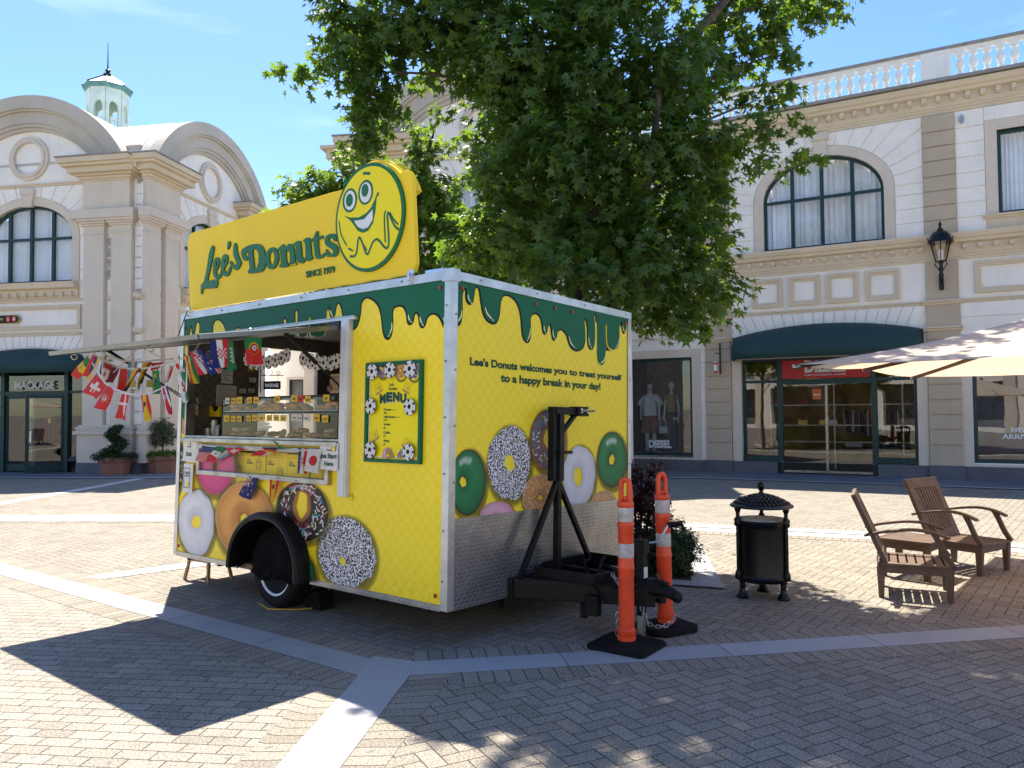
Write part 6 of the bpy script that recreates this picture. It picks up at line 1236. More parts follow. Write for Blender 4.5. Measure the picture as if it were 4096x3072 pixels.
def chain(pts, n, r_=.017):
    mb = MB(); P = smoothp(pts, 8); Ls = [0]
    for a, b in zip(P, P[1:]): Ls.append(Ls[-1]+(Vector(b)-Vector(a)).length)
    for k in range(n):
        s_ = Ls[-1]*(k+.5)/n; i = max(j for j in range(len(Ls)) if Ls[j] <= s_); i = min(i, len(P)-2); p = Vector(P[i]); d = (Vector(P[i+1])-p).normalized()
        q = d.orthogonal().normalized(); q = Matrix.Rotation(PI/2*(k % 2)+.4, 3, d) @ q
        mb.tube([p+d*r_*1.35*math.cos(t)+q*r_*.75*math.sin(t) for t in [2*PI*j/10 for j in range(11)]], .0042, 5, cap=False)
    return mb
def smooth3(p): return p
def smoothp3(pts, k):
    out = []; n = len(pts)
    for i in range(n-1):
        a, b_, c, d = [Vector(pts[max(0, min(n-1, j))]) for j in (i-1, i, i+1, i+2)]
        for s_ in range(k): t_ = s_/k; out.append(.5*((2*b_)+(c-a)*t_+(2*a-5*b_+4*c-d)*t_*t_+(3*b_-a-3*c+d)*t_**3))
    out.append(Vector(pts[-1])); return out
smoothp = (lambda old: (lambda pts, k=3, closed=False: old(pts, k, closed)))(smoothp)
chain([(.92, 1.1, -.02), (1.0, 1.08, -.13), (1.12, 1.1, -.12), (1.2, 1.14, -.03)], 12).build('safety_chain', 'steel', tr, smooth=True)
chain([(.72, 1.02, .20), (.80, .98, .14), (.84, .96, .02)], 8).build('safety_chain', 'steel', tr, smooth=True)
chain([(.80, .96, -.06), (.81, .95, -.14), (.80, .95, -.22)], 5).build('safety_chain', 'steel', tr, smooth=True)
m = MB(); m.tube([tuple(p) for p in smoothp3([(.3, 1.6, .2), (.38, 1.45, .24), (.5, 1.2, .22), (.62, 1.0, .16), (.85, .98, .12), (.95, 1.1, .16)], 5)], .013, 8); m.tube([tuple(p) for p in smoothp3([(.2, 1.5, .2), (.35, 1.25, .23), (.45, 1.05, .26), (.6, .95, .12), (.72, .92, .02)], 5)], .009, 8); m.build('cable', 'rubber', tr, smooth=True)
m = MB(); m.tube([(.45, 1.05, -.02), (.45, 1.05, -.16)], .03, 10); m.lathe([(.045, -.02), (.03, -.06)], (.45, 1.05, 0), 10); m.build('stabiliser', 'black_frame', tr)

# counter contents --------------------------------------------------------
dc_ = thing('display_case', 'low glass display case of doughnuts with rows of yellow price tags in the serving window', 'display case', (-2.25, .3, 1.166), TM)
m = MB(); m.box(-3.135, -1.37, .115, .125, 1.166, 1.176); 
for z in (1.40, 1.535): m.box(-3.135, -1.37, .11, .5, z-.006, z+.006)
for x in (-3.135, -1.375): m.box(x, x+.008, .11, .5, 1.166, 1.54)
m.box(-3.135, -1.37, .108, .12, 1.532, 1.545); m.build('case_frame', 'black_frame', dc_)
m = MB(); m.flat([(-3.13, 1.17), (-1.37, 1.17), (-1.37, 1.53), (-3.13, 1.53)], .114); m.build('pane', 'case_glass', dc_)
m = MB(); m.box(-3.12, -1.38, .13, .48, 1.408, 1.414); m.build('shelf', 'white_metal', dc_)
T1 = [(-3.064, -2.993, 1.543, 1.484, 1), (-2.969, -2.884, 1.541, 1.486, 0), (-2.870, -2.776, 1.549, 1.484, 0), (-2.700, -2.616, 1.544, 1.486, 0), (-2.593, -2.505, 1.543, 1.483, 0), (-2.262, -2.179, 1.549, 1.490, 0), (-2.013, -1.923, 1.548, 1.492, 0), (-1.918, -1.837, 1.545, 1.484, 2), (-1.816, -1.733, 1.538, 1.478, 0), (-1.566, -1.480, 1.544, 1.488, 0)]
T1 += [(-3.082, -2.983, 1.375, 1.314, 0), (-2.962, -2.878, 1.368, 1.314, 0), (-2.860, -2.777, 1.367, 1.315, 0), (-2.696, -2.624, 1.372, 1.320, 0), (-2.610, -2.522, 1.377, 1.320, 0), (-2.500, -2.410, 1.378, 1.320, 0), (-2.375, -2.291, 1.378, 1.320, 0), (-2.270, -2.184, 1.377, 1.321, 0), (-2.166, -2.080, 1.375, 1.319, 0), (-2.005, -1.916, 1.381, 1.326, 1), (-1.911, -1.848, 1.376, 1.321, 1), (-1.831, -1.745, 1.376, 1.321, 1), (-1.692, -1.604, 1.380, 1.318, 0), (-1.576, -1.490, 1.371, 1.311, 0)]
for x0, x1, z1, z0, k in T1:
    tl = rng.uniform(-.003, .003); m = MB(); m.add([(x0, .104, z0+tl), (x1, .104, z0-tl), (x1, .104, z1-tl), (x0, .104, z1+tl), (x0, .106, z0+tl), (x1, .106, z0-tl), (x1, .106, z1-tl), (x0, .106, z1+tl)], [(0, 1, 2, 3), (7, 6, 5, 4), (0, 4, 5, 1), (3, 2, 6, 7)], k)
    xm, zm = (x0+x1)/2, (z0+z1)/2
    m.box(xm-.026, xm+.026, .1025, .1035, zm-.002, zm+.004, 3); m.box(xm-.02, xm+.022, .1025, .1035, zm-.012, zm-.007, 3)
    m.build('price_tag', ['yellow_tag', 'paper', 'red_print', 'ink'], dc_)
GRP = 'doughnuts in the display case'
def donut_mesh(kind, nm='doughnut'):
    mb = MB(); mb.torus((0, 0, 0), .030, .021, 20, 10, 'z', 0, .85)
    if kind > 0:
        q = MB(); q.torus((0, 0, .004), .030, .0213, 20, 10, 'z', 0, .85); top = [i for i, p in enumerate(q.v)]; mb.add([p for p in q.v], [f_ for f_ in q.f if all(q.v[i][2] > .002 for i in f_)], 1)
    return mb.mesh(nm, [['dough', 'glazed', 'dough', 'dough', 'glazed'][kind], ['dough', 'glazed', 'choc', 'cream_frost', 'blue_frost'][kind]], None, True)
dms = [donut_mesh(k) for k in range(5)]
bun = MB(); bun.ball((0, 0, 0), .045, 14, 8, .72); bunm = bun.mesh('filled_bun', 'dough', None, True)
kinds = ['plain golden ring', 'glazed golden ring', 'chocolate iced ring', 'cream frosted ring', 'blue sprinkled ring']
spots = []
for x, z, k in ((-3.02, 1.43, 1), (-3.02, 1.465, 1), (-2.93, 1.43, 1), (-2.93, 1.463, 0), (-2.66, 1.43, 0), (-2.5, 1.43, 1), (-2.5, 1.464, 1), (-2.49, 1.498, 1), (-2.38, 1.43, 1), (-2.38, 1.464, 1), (-2.28, 1.43, 1), (-2.29, 1.464, 1), (-2.18, 1.43, 1), (-2.18, 1.464, 1), (-2.07, 1.464, 1), (-2.07, 1.43, 0), (-1.93, 1.43, 4), (-1.94, 1.464, 0), (-1.58, 1.47, 1), (-1.5, 1.475, 1),
                (-3.0, 1.20, 2), (-3.0, 1.235, 3), (-2.9, 1.20, 2), (-2.88, 1.235, 3), (-2.78, 1.2, 2), (-2.66, 1.2, 4), (-2.56, 1.21, 4), (-2.44, 1.2, 2), (-2.34, 1.205, 2), (-2.23, 1.205, 0), (-2.12, 1.205, 0), (-1.98, 1.235, 2), (-2.0, 1.2, 2), (-1.88, 1.2, 3), (-1.78, 1.2, 4), (-1.6, 1.2, 2), (-1.6, 1.235, 3), (-1.5, 1.2, 2)): spots.append((x, .2+.03*rng.uniform(-1, 1), z, k))
for i, (x, y, z, k) in enumerate(spots):
    o = bpy.data.objects.new('doughnut', dms[k]); COL.objects.link(o); up = z > 1.4
    o.matrix_world = TM @ Matrix.Translation((x, y, z)) @ Matrix.Rotation(R(rng.uniform(-14, 14) + (55 if (not up and k == 0) else 0)), 4, 'X') @ Matrix.Rotation(R(rng.uniform(-12, 12)), 4, 'Y')
    side_ = 'left' if x < -2.6 else 'middle' if x < -1.9 else 'right'; ht = 'stacked on another' if z in (1.235, 1.464, 1.465, 1.463, 1.47, 1.475, 1.498) else 'lying on the tray'
    o['label'] = f"{kinds[k]} doughnut {ht}, {side_} of the case's {'upper' if up else 'lower'} shelf"; o['category'] = 'doughnut'; o['group'] = GRP+f" {kinds[k]} {ht} {side_} {'upper' if up else 'lower'}"
for i, x in enumerate((-2.80, -2.60, -1.72, -1.66, -1.60, -1.44)):
    o = bpy.data.objects.new('filled_bun', bunm); COL.objects.link(o); o.matrix_world = TM @ Matrix.Translation((x, .2, 1.44)); o['label'] = 'round sugared bun on the upper shelf, '+('left half of the case' if x < -2 else 'right end of the case'); o['category'] = 'bun'; o['group'] = 'sugared buns on the upper shelf '+('left' if x < -2 else 'right')
for i, (x0, x1, z) in enumerate(((-3.08, -2.5, 1.416), (-2.5, -2.0, 1.416), (-1.75, -1.42, 1.416), (-3.08, -2.75, 1.178), (-2.2, -1.45, 1.178))):
    m = MB(); n = 10; v = []
    for j in range(n+1): xx = x0+(x1-x0)*j/n; v += [(xx, .135, z+.012*abs(math.sin(j*2.3+i))), (xx, .4, z)]
    m.add(v, [(2*j, 2*j+2, 2*j+3, 2*j+1) for j in range(n)]); single(m, 'baking_paper', 'paper', ['white paper sheet at the left of the upper shelf', 'white paper sheet in the middle of the upper shelf', 'white paper sheet under the buns at the right end', 'white paper sheet at the left of the lower shelf', 'white paper sheet at the right of the lower shelf'][i], 'paper', ((x0+x1)/2, .2, z), TM)
m = MB(); m.ball((-1.5, .16, 1.60), .055, 12, 8, .9); m.box(-1.53, -1.47, .14, .18, 1.6, 1.67); single(m, 'pastry_bag', 'brown_bag', 'clear bag of brown pastries on top of the display case', 'bag', (-1.5, .16, 1.55), TM, smooth=True)
t = thing('kraft_sign', 'handwritten brown paper sign reading DAY OLD at the right of the serving window', 'sign', (-1.42, .12, 1.545), TM); m = MB(); m.box(-1.49, -1.355, .118, .122, 1.555, 1.715); q = m.build('paper', 'kraft', t); m = MB()
for s_, z in (('DAY', 1.665), ('OLD', 1.62), ('$10', 1.575)): text(m, s_, -1.48, -1.37, z, z+.035, SXZ(.116), 0, .0)
m.build('lettering', 'ink', q, fix=False)
def paper_sign(name, lab, x0, x1, z0, z1, y, lines, extra=None, mats=('paper', 'ink_green')):
    t = thing(name, lab, 'sign', ((x0+x1)/2, y, z0), TM); m = MB(); n = 5; v = []
    for j in range(n+1): xx = x0+(x1-x0)*j/n; yy = y-.006*math.sin(j/n*PI); v += [(xx, yy-.004, z0+.004*math.sin(j)), (xx, yy, z1)]
    m.add(v, [(2*j, 2*j+2, 2*j+3, 2*j+1) for j in range(n)]); p_ = m.build('sheet', mats[0], t, fix=False); m = MB()
    for s_, a0_, a1_, b0_, b1_ in lines: text(m, s_, a0_, a1_, b0_, b1_, SXZ(y-.013), 0, .035)
    m.build('lettering', mats[1], p_, fix=False)
    if extra:
        m = MB(); extra(m, y-.012); m.build('printed_mark', ['yellow_disc', 'ink'], p_, fix=False)
    return t
def mark(cx_, cz_, r_): 
    def f(m, y): m.flat(ell(cx_, cz_, r_, r_*1.15, 18), y, 1); m.flat(ell(cx_, cz_, r_*.88, r_*1.03, 18), y-.0005, 0); [m.flat(ell(cx_+d*r_*.35, cz_+r_*.3, r_*.13, r_*.2, 8), y-.001, 1) for d in (-1, 1)]
    return f
paper_sign('paper_sign', 'white paper sign reading Exit taped left of the serving window', -3.565, -3.31, .92, 1.13, -.03, [('Exit', -3.49, -3.39, .975, 1.015), ('Donuts', -3.475, -3.405, 1.06, 1.075)], mark(-3.435, 1.095, .013))
paper_sign('paper_sign', 'narrow white paper notice reading CARD ONLY taped below the Exit sign', -3.55, -3.375, .62, .90, -.03, [('CARD', -3.505, -3.425, .80, .822), ('ONLY', -3.505, -3.425, .772, .793)], lambda m, y: (frame_rect(m, -3.52, -3.41, .665, .86, .004, y-.002, y, 1), m.flat(ell(-3.455, .70, .022, .028, 14), y, 0)))
paper_sign('paper_sign', 'white paper sign reading Line Start Here hung on the side post', -1.375, -1.14, .93, 1.145, -.062, [('Line Start', -1.37, -1.146, 1.022, 1.062), ('Here', -1.30, -1.19, .962, 1.0), ('Donuts', -1.275, -1.205, 1.083, 1.097)], mark(-1.185, 1.10, .020))
paper_sign('card_notice', 'small CARD ONLY card at the left end of the counter', -3.70, -3.58, 1.38, 1.555, .12, [('CARD', -3.69, -3.6, 1.515, 1.538), ('ONLY', -3.69, -3.6, 1.485, 1.508)], mark(-3.62, 1.42, .016))
t = thing('yellow_box', 'flat yellow doughnut box standing at the left of the counter', 'box', (-3.6, .3, 1.166), TM); m = MB(); m.box(-3.69, -3.5, .3, .36, 1.367, 1.475); q = m.build('box_body', 'yellow_print', t, bevel=.003); m = MB(); m.plate(ell(-3.57, 1.475, .055, .055, 24, PI, 2*PI, True), [], .297, .299); m.build('box_mark', 'ink', q)
m = MB(); m.box(-3.68, -3.62, .25, .31, 1.167, 1.24); m.tube([(-3.56, .22, 1.167), (-3.56, .22, 1.25)], .022, 14); single(m, 'paper_cup', 'paper', 'white cups at the left end of the counter', 'cups', (-3.6, .25, 1.167), TM)
m = MB(); m.box(-3.36, -3.27, .16, .24, 1.167, 1.255); m.lathe([(.045, .255), (.04, .28), (.0001, .295)], (-3.315, .2, 1.0), 12); single(m, 'napkin_dispenser', 'steel', 'silver napkin dispenser left of the display case', 'dispenser', (-3.31, .2, 1.167), TM, bevel=.006)
m = MB(); m.box(-3.47, -3.41, .2, .23, 1.19, 1.33); m.tube([(-3.43, .21, 1.17), (-3.48, .21, 1.3)], .008, 6); single(m, 'card_reader', 'white_print', 'white card reader on a stand at the left of the counter', 'card reader', (-3.44, .2, 1.167), TM, bevel=.008)
for i, (y0, y1, z0, z1, mt, lab) in enumerate(((.42, .55, 1.72, 1.86, 'paper', 'white printed list high on the dark rear wall'), (.37, .60, 1.42, 1.70, 'paper', 'large white printed sheet low on the dark rear wall'), (.633, .711, 1.625, 1.673, 'paper', 'small white note reading CANADA on the rear wall'), (.741, .82, 1.635, 1.68, 'paper', 'small handwritten note beside the doorway edge'), (.75, .83, 1.75, 1.80, 'paper', 'small handwritten note high beside the doorway'), (.73, .80, 1.87, 1.91, 'yellow_tag', 'small yellow note at the top beside the doorway'))):
    m = MB(); m.box(LX+.046, LX+.049, y0, y1, z0, z1, 0)
    for k in range(int((z1-z0)/.022)): zz = z1-.012-k*.02; m.box(LX+.0495, LX+.0503, y0+.012, y0+.012+(y1-y0-.03)*(.5+.5*((k*7) % 3)/2), zz-.004, zz, 1) if zz > z0+.01 else None
    single(m, 'wall_note', [mt, 'ink'], lab, 'note', (LX+.047, y0, z0), TM)
t = thing('soccer_garland', 'string of round football cutouts hanging across the serving window', 'garland', (-2.3, .3, 1.9), TM)
for i, (x, z) in enumerate([(-3.09, 1.939), (-2.998, 1.903), (-2.907, 1.888), (-2.809, 1.889), (-2.713, 1.89), (-2.602, 1.90), (-2.51, 1.916), (-2.424, 1.942), (-2.17, 1.899), (-2.064, 1.87), (-1.963, 1.848), (-1.864, 1.842), (-1.768, 1.838), (-1.688, 1.853), (-1.60, 1.87)]):
    m = MB(); soccer(m, x, z, .067, .34-.004*(i % 2)-.003*i*.1, i*1.3, .95); m.build('ball_cutout', ['white_print', 'ink'], t, fix=False)
m = MB(); m.tube([(-3.2, .35, 2.05), (-3.09, .35, 1.99), (-2.8, .35, 1.94), (-2.424, .35, 1.99), (-2.3, .35, 2.03), (-2.17, .35, 1.95), (-1.86, .35, 1.9), (-1.5, .35, 1.95)], .002, 4); m.build('string', 'ink', t)
# takeaway boxes stacked on the lower shelf
for i in range(6):
    x0 = -3.24+i*.318; t = thing('doughnut_box', f"yellow doughnut box on the low shelf, {['leftmost', 'second from the left', 'third from the left', 'third from the right', 'second from the right', 'rightmost'][i]} of six", 'box', (x0, .1, .836), TM, group='yellow boxes on the low shelf')
    m = MB(); m.box(x0+.004, x0+.312, .05+.006*(i % 2), .36, .837, 1.045-.01*(i % 3)); b_ = m.build('box_body', 'yellow_print', t, bevel=.003); m = MB(); yy = .049+.006*(i % 2)
    words(m, 'Donuts', x0+.03, x0+.12, .93, .952, SXZ(yy-.0015), .03); words(m, "Lee's", x0+.035, x0+.085, .955, .975, SXZ(yy-.0015), .01)
    cz_ = .87 if i % 2 else .93; m.plate(ell(x0+.21, cz_, .042, .05, 24), [ell(x0+.21, cz_, .038, .046, 24)[::-1]], yy-.002, yy-.001)
    for d in (-1, 1): m.flat(ell(x0+.21+d*.012, cz_+.018, .006, .010, 8), yy-.0015)
    for q in stroke([(x0+.185, cz_-.005), (x0+.20, cz_-.02), (x0+.222, cz_-.02), (x0+.238, cz_-.0)], .004)+stroke([(x0+.03, 1.0), (x0+.28, 1.0)], .0015): m.flat(q, yy-.0015)
    m.build('box_print', 'ink_green', b_, fix=False)

# flags --------------------------------------------------------------------
st5 = lambda cx_, cy_, r_, a0=PI/2: [(cx_+(r_ if k % 2 == 0 else r_*.4)*math.cos(a0+k*PI/5)*.7, cy_+(r_ if k % 2 == 0 else r_*.4)*math.sin(a0+k*PI/5)) for k in range(10)]
W_, Rd, Gn, Yl, Bl, Lb, Bk, Mr = 'f_white', 'f_red', 'f_green', 'f_yellow', 'f_blue', 'f_lblue', 'f_black', 'f_maroon'
def bars(cs, d='v'): n = len(cs); return [(c, [(0, i/n), (1, i/n), (1, (i+1)/n), (0, (i+1)/n)] if d == 'h' else [(i/n, 0), ((i+1)/n, 0), ((i+1)/n, 1), (i/n, 1)]) for i, c in enumerate(cs)]
def rc(c, a, b, c_, d): return (c, [(a, b), (c_, b), (c_, d), (a, d)])
jack = [rc(Bl, 0, 0, .5, .5), (W_, [(0, 0), (.06, 0), (.5, .44), (.5, .5), (.44, .5), (0, .06)]), (W_, [(.5, 0), (.44, 0), (0, .44), (0, .5), (.06, .5), (.5, .06)]), rc(W_, .19, 0, .31, .5), rc(W_, 0, .19, .5, .31), rc(Rd, .215, 0, .285, .5), rc(Rd, 0, .215, .5, .285)]
FD = dict(  # drawn in (u across the top edge, v downwards)
 senegal=bars([Gn, Yl, Rd], 'h')+[(Gn, st5(.5, .5, .13))], colombia=bars([Rd, Bl, Yl], 'v')+[(Bl, ell(.6, .5, .13, .09, 14)), (Yl, ell(.6, .5, .07, .05, 10))],
 uruguay=[rc(W_, 0, 0, 1, 1)]+[rc(Bl, .45+i*.2, 0 if i else .4, .55+i*.2, 1) for i in range(3)]+[(Yl, ell(.3, .2, .14, .12, 12))], korea=[rc(W_, 0, 0, 1, 1), rc(Bk, .2, .5, .6, .58), rc(Bk, .2, .64, .6, .72), rc(Bk, .2, .78, .6, .86)],
 canada=[rc(W_, 0, 0, 1, 1), rc(Rd, 0, 0, 1, .25), rc(Rd, 0, .75, 1, 1), (Rd, st5(.5, .5, .2, 0)), (Rd, ell(.5, .5, .12, .08, 8))], qatar=[rc(Mr, 0, 0, 1, 1), rc(W_, 0, 0, 1, .04)]+[(W_, [(i/9, .04), ((i+1)/9, .04), ((i+.5)/9, .1)]) for i in range(9)],
 morocco=[rc(Rd, 0, 0, 1, 1), (Gn, st5(.5, .5, .14))], argentina=bars([Lb, W_, Lb], 'v')+[(Yl, ell(.5, .5, .09, .06, 12))], germany=bars([Yl, Rd, Bk], 'v'), germanyb=bars([Bk, Rd, Yl], 'h'), belgium=bars([Yl, Rd, Bk], 'v')+[(Bk, ell(.45, .45, .13, .1, 10)), rc(Yl, 0, 0, .5, .2)],
 portugalx=[rc(Rd, 0, 0, 1, .55), rc(Gn, .6, .3, 1, 1), (Yl, st5(.45, .25, .14))], brazil=[rc(Gn, 0, 0, 1, 1), (Yl, [(.5, .08), (.92, .5), (.5, .92), (.08, .5)]), (Bl, ell(.5, .5, .2, .15, 16))], france=bars([Bl, W_, Rd], 'v'),
 japan=[rc(W_, 0, 0, 1, 1), (Rd, ell(.5, .5, .3, .22, 22))], swiss=[rc(Rd, 0, 0, 1, 1), rc(W_, .4, .2, .6, .8), rc(W_, .2, .4, .8, .6)], switzerland=[rc(Rd, 0, 0, 1, 1), rc(W_, .4, .2, .6, .8), rc(W_, .2, .4, .8, .6)],
 tunisia=[rc(Rd, 0, 0, 1, 1), (W_, ell(.5, .5, .3, .17, 20)), (Rd, ell(.5, .5, .2, .12, 18)), (W_, ell(.55, .5, .16, .095, 16)), (Rd, st5(.55, .5, .1))], denmark=[rc(Rd, 0, 0, 1, 1), rc(W_, .42, 0, .58, 1), rc(W_, 0, .34, 1, .44)],
 spain=[rc(Rd, 0, 0, .3, 1), rc(Yl, .3, 0, .72, 1), rc(Rd, .72, 0, 1, 1), (Mr, ell(.5, .36, .14, .1, 8)), rc(Mr, .38, .28, .42, .48), rc(Mr, .58, .28, .62, .48)], costarica=[rc(Bl, 0, 0, .18, 1), rc(W_, .18, 0, .36, 1), rc(Rd, .36, 0, .66, 1), rc(W_, .66, 0, .82, 1), rc(Bl, .82, 0, 1, 1), (W_, ell(.51, .36, .13, .08, 14)), (Bl, ell(.51, .36, .07, .05, 10))],
 wales=[rc(W_, 0, 0, .5, 1), rc(Gn, .5, 0, 1, 1), rc(W_, .1, .3, .75, 1), (Rd, [(.35, .28), (.6, .3), (.5, .4), (.75, .5), (.62, .6), (.82, .78), (.6, .72), (.5, .85), (.45, .68), (.25, .6), (.45, .5), (.28, .42)])],
 ghana=bars([Yl, Rd, Rd, Yl, Gn], 'v')+[(Bk, st5(.55, .5, .1))], england=[rc(Rd, 0, 0, 1, 1), rc(W_, .7, .2, 1, 1)], australia=[rc(Bl, 0, 0, 1, 1)]+jack+[(W_, st5(.7, .3, .1)), (W_, st5(.25, .75, .09)), (W_, st5(.75, .8, .08)), (W_, st5(.55, .62, .05)), (W_, st5(.9, .6, .06))],
 usa=[rc(W_, 0, 0, 1, 1)]+[rc(Rd, i/6.5, 0, (i+.5)/6.5, 1) for i in range(7)]+[rc(Bl, 0, 0, 1, .42)]+[(W_, ell(.1+.2*i, .07+.09*j, .03, .018, 6)) for i in range(5) for j in range(4)], croatia=[rc(Bl, 0, 0, .33, 1), rc(W_, .33, 0, .66, 1), rc(Rd, .66, 0, 1, 1)]+[rc(Rd if (i+j) % 2 else W_, .3+.09*i, .32+.07*j, .39+.09*i, .39+.07*j) for i in range(5) for j in range(5)],
 saudi=[rc(Gn, 0, 0, 1, 1)]+[rc(W_, .25+.11*(i % 2), .2+.07*i, .6, .235+.07*i) for i in range(8)], portugal=[rc(Gn, 0, 0, 1, .42), rc(Rd, 0, .42, 1, 1), (Yl, ell(.5, .40, .31, .24, 22)), (Rd, ell(.5, .40, .24, .18, 18)), (W_, ell(.5, .38, .14, .10, 12)), (Bl, ell(.5, .38, .05, .04, 8))], mexico=bars([Gn, W_, Rd], 'h')+[(Mr, ell(.5, .5, .1, .07, 8))])
FM = [W_, Rd, Gn, Yl, Bl, Lb, Bk, Mr]
def flag(parent, key, c4, amp=.012):
    P = [Vector(p) for p in c4]; n = (P[1]-P[0]).cross(P[3]-P[0]).normalized(); n = n if n.y < 0 else -n; ph = rng.uniform(0, 6); mb = MB()
    def S_(u, v, o):
        p = P[0].lerp(P[1], u).lerp(P[3].lerp(P[2], u), v); return p+n*(amp*math.sin(2*PI*(u*.9+v*.3)+ph)*v**.5+amp*.5*math.sin(9*u+7*v+ph)*v+o)
    k = 0
    for c, poly in FD[key]:
        q = []
        for i in range(len(poly)):
            a, b = Vector(poly[i]), Vector(poly[(i+1) % len(poly)]); m_ = max(1, int((b-a).length/.16)); q += [a.lerp(b, j/m_) for j in range(m_)]
        if len(poly) == 4 and abs(poly[0][1]-poly[1][1]) < 1e-6 and abs(poly[1][0]-poly[2][0]) < 1e-6:      # grid for bars so they bend with the cloth
            (u0, v0), (u1, v1) = poly[0], poly[2]; nu, nv = max(1, int(abs(u1-u0)/.12)), max(1, int(abs(v1-v0)/.12)); g = [S_(u0+(u1-u0)*i/nu, v0+(v1-v0)*j/nv, .0008*k) for j in range(nv+1) for i in range(nu+1)]
            mb.add(g, [(j*(nu+1)+i, j*(nu+1)+i+1, (j+1)*(nu+1)+i+1, (j+1)*(nu+1)+i) for j in range(nv) for i in range(nu)], FM.index(c))
        else:
            tri = tessellate_polygon([[Vector((a.x, a.y, 0)) for a in q]]); mb.add([S_(a.x, a.y, .0008*k) for a in q], [tuple(t_) for t_ in tri], FM.index(c))
        k += 1
    mb.build('flag', FM, parent, fix=False)
B1 = thing('flag_bunting', 'string of small national flags looping under the open serving hatch, left of the trailer', 'bunting', (-3.3, -1.1, 1.7), TM)
for key, c4 in FLAGS: flag(B1, key, c4)
m = MB()
for l in STR:
    P = smoothp3(l, 4); v = []
    for i, p in enumerate(P): tw = .5+.5*math.sin(i*1.3); v += [p+Vector((0, .004, .007+.002*tw)), p+Vector((0, -.004*tw, -.007))]
    m.add(v, [(2*i, 2*i+2, 2*i+3, 2*i+1) for i in range(len(P)-1)])
for a, b in (((-2.55, -1.0, 1.9), (-2.75, -1.1, 1.7)), ((-2.5, -1.0, 1.9), (-2.3, -.9, 1.8))): m.beam(a, b, .014, .002)
m.build('ribbon', 'f_white', B1, fix=False)
B2 = thing('flag_bunting', 'string of small national flags sagging across the front of the low window', 'bunting', (-2.3, -.05, 1.1), TM)
for key, c4 in FLAGS2: flag(B2, key, c4, .006)
m = MB(); P = smoothp3([(-3.3, -.055, 1.12), (-3.1, -.06, 1.085), (-2.6, -.065, 1.075), (-2.0, -.07, 1.07), (-1.7, -.065, 1.075), (-1.4, -.06, 1.085)], 5); v = []
for p in P: v += [p+Vector((0, 0, .006)), p-Vector((0, 0, .006))]
m.add(v, [(2*i, 2*i+2, 2*i+3, 2*i+1) for i in range(len(P)-1)]); P = smoothp3([(-2.35, -.052, .83), (-2.1, -.055, .822), (-1.7, -.055, .82)], 5); v = []
for p in P: v += [p+Vector((0, 0, .007)), p-Vector((0, 0, .007))]
m.add(v, [(2*i, 2*i+2, 2*i+3, 2*i+1) for i in range(len(P)-1)]); m.build('ribbon', 'f_white', B2, fix=False)
m = MB(); P = [gl(-1.64, 6.80, .012), gl(-1.85, 6.72, .012), gl(-2.1, 6.74, .012), gl(-2.25, 6.95, .012)]; m.tube(P, .004, 5); single(m, 'cord', 'yellow_tag', 'thin yellow cord lying on the ground by the trailer wheel', 'cord', P[1], TM)
m = MB(); T = Matrix.Translation((-1.68, 6.82, 0)) @ Matrix.Rotation(R(-38), 4, 'Z'); q = MB(T); q.prism([(-.10, .002), (.10, .002), (.06, .16), (-.06, .16)], -.08, .08); single(q, 'wheel_chock', 'rubber', 'black rubber chock on the ground behind the trailer wheel', 'chock', (-1.68, 6.82, 0), bevel=.006)
# ---------------------------------------------------------------- trees and plants
def leaf_shape(kind):
    if kind == 'star':                               # five pointed sweetgum leaf, stalk at the origin
        P = [(0, 0)]; L_ = [(-125, .52), (-62, .88), (0, 1.0), (62, .88), (125, .52)]
        for i, (a, r) in enumerate(L_):
            a_ = R(a); P.append((r*math.sin(a_), .18+r*math.cos(a_)*.92))
            if i < 4: b_ = R((a+L_[i+1][0])/2); P.append((.34*math.sin(b_), .18+.34*math.cos(b_)))
        V = [(x, y, .10*abs(x)-.16*max(0, y-.3)) for x, y in P]; n = len(P)
        return V, [(0, i, i+1) for i in range(1, n-1)]
    V = [(0, 0, 0), (-.3, .5, .06), (0, 1, -.05), (.3, .5, .06)]; return V, [(0, 1, 2, 3)]
def leaves(name, mat, pos, nrm, tips, size, parent=None, kind='star'):
    V, F = leaf_shape(kind); V = np.array(V); N = len(pos); nv = len(V)
    t_ = tips-nrm*np.sum(tips*nrm, 1)[:, None]; t_ /= np.linalg.norm(t_, axis=1)[:, None]+1e-9; s_ = np.cross(t_, nrm)
    P = pos[:, None]+size[:, None, None]*(V[None, :, 0:1]*s_[:, None]+V[None, :, 1:2]*t_[:, None]+V[None, :, 2:3]*nrm[:, None]); P = P.reshape(-1, 3)
    k = len(F[0]); nf = len(F); idx = (np.array(F)[None]+(np.arange(N)*nv)[:, None, None]).reshape(-1)
    me = bpy.data.meshes.new(name); me.vertices.add(len(P)); me.vertices.foreach_set('co', P.astype('f').ravel()); me.loops.add(len(idx)); me.loops.foreach_set('vertex_index', idx.astype('i')); me.polygons.add(N*nf)
    me.polygons.foreach_set('loop_start', np.arange(0, N*nf*k, k).astype('i')); me.materials.append(MATS[mat]); me.update(calc_edges=True); me.validate()
    o = bpy.data.objects.new(name, me); COL.objects.link(o)
    if parent: o.parent = parent; o.matrix_parent_inverse = Matrix.Translation([-c for c in parent.matrix_world.translation])
    return o
def unit(n): v = rng.normal(size=(n, 3)); return v/np.linalg.norm(v, axis=1)[:, None]
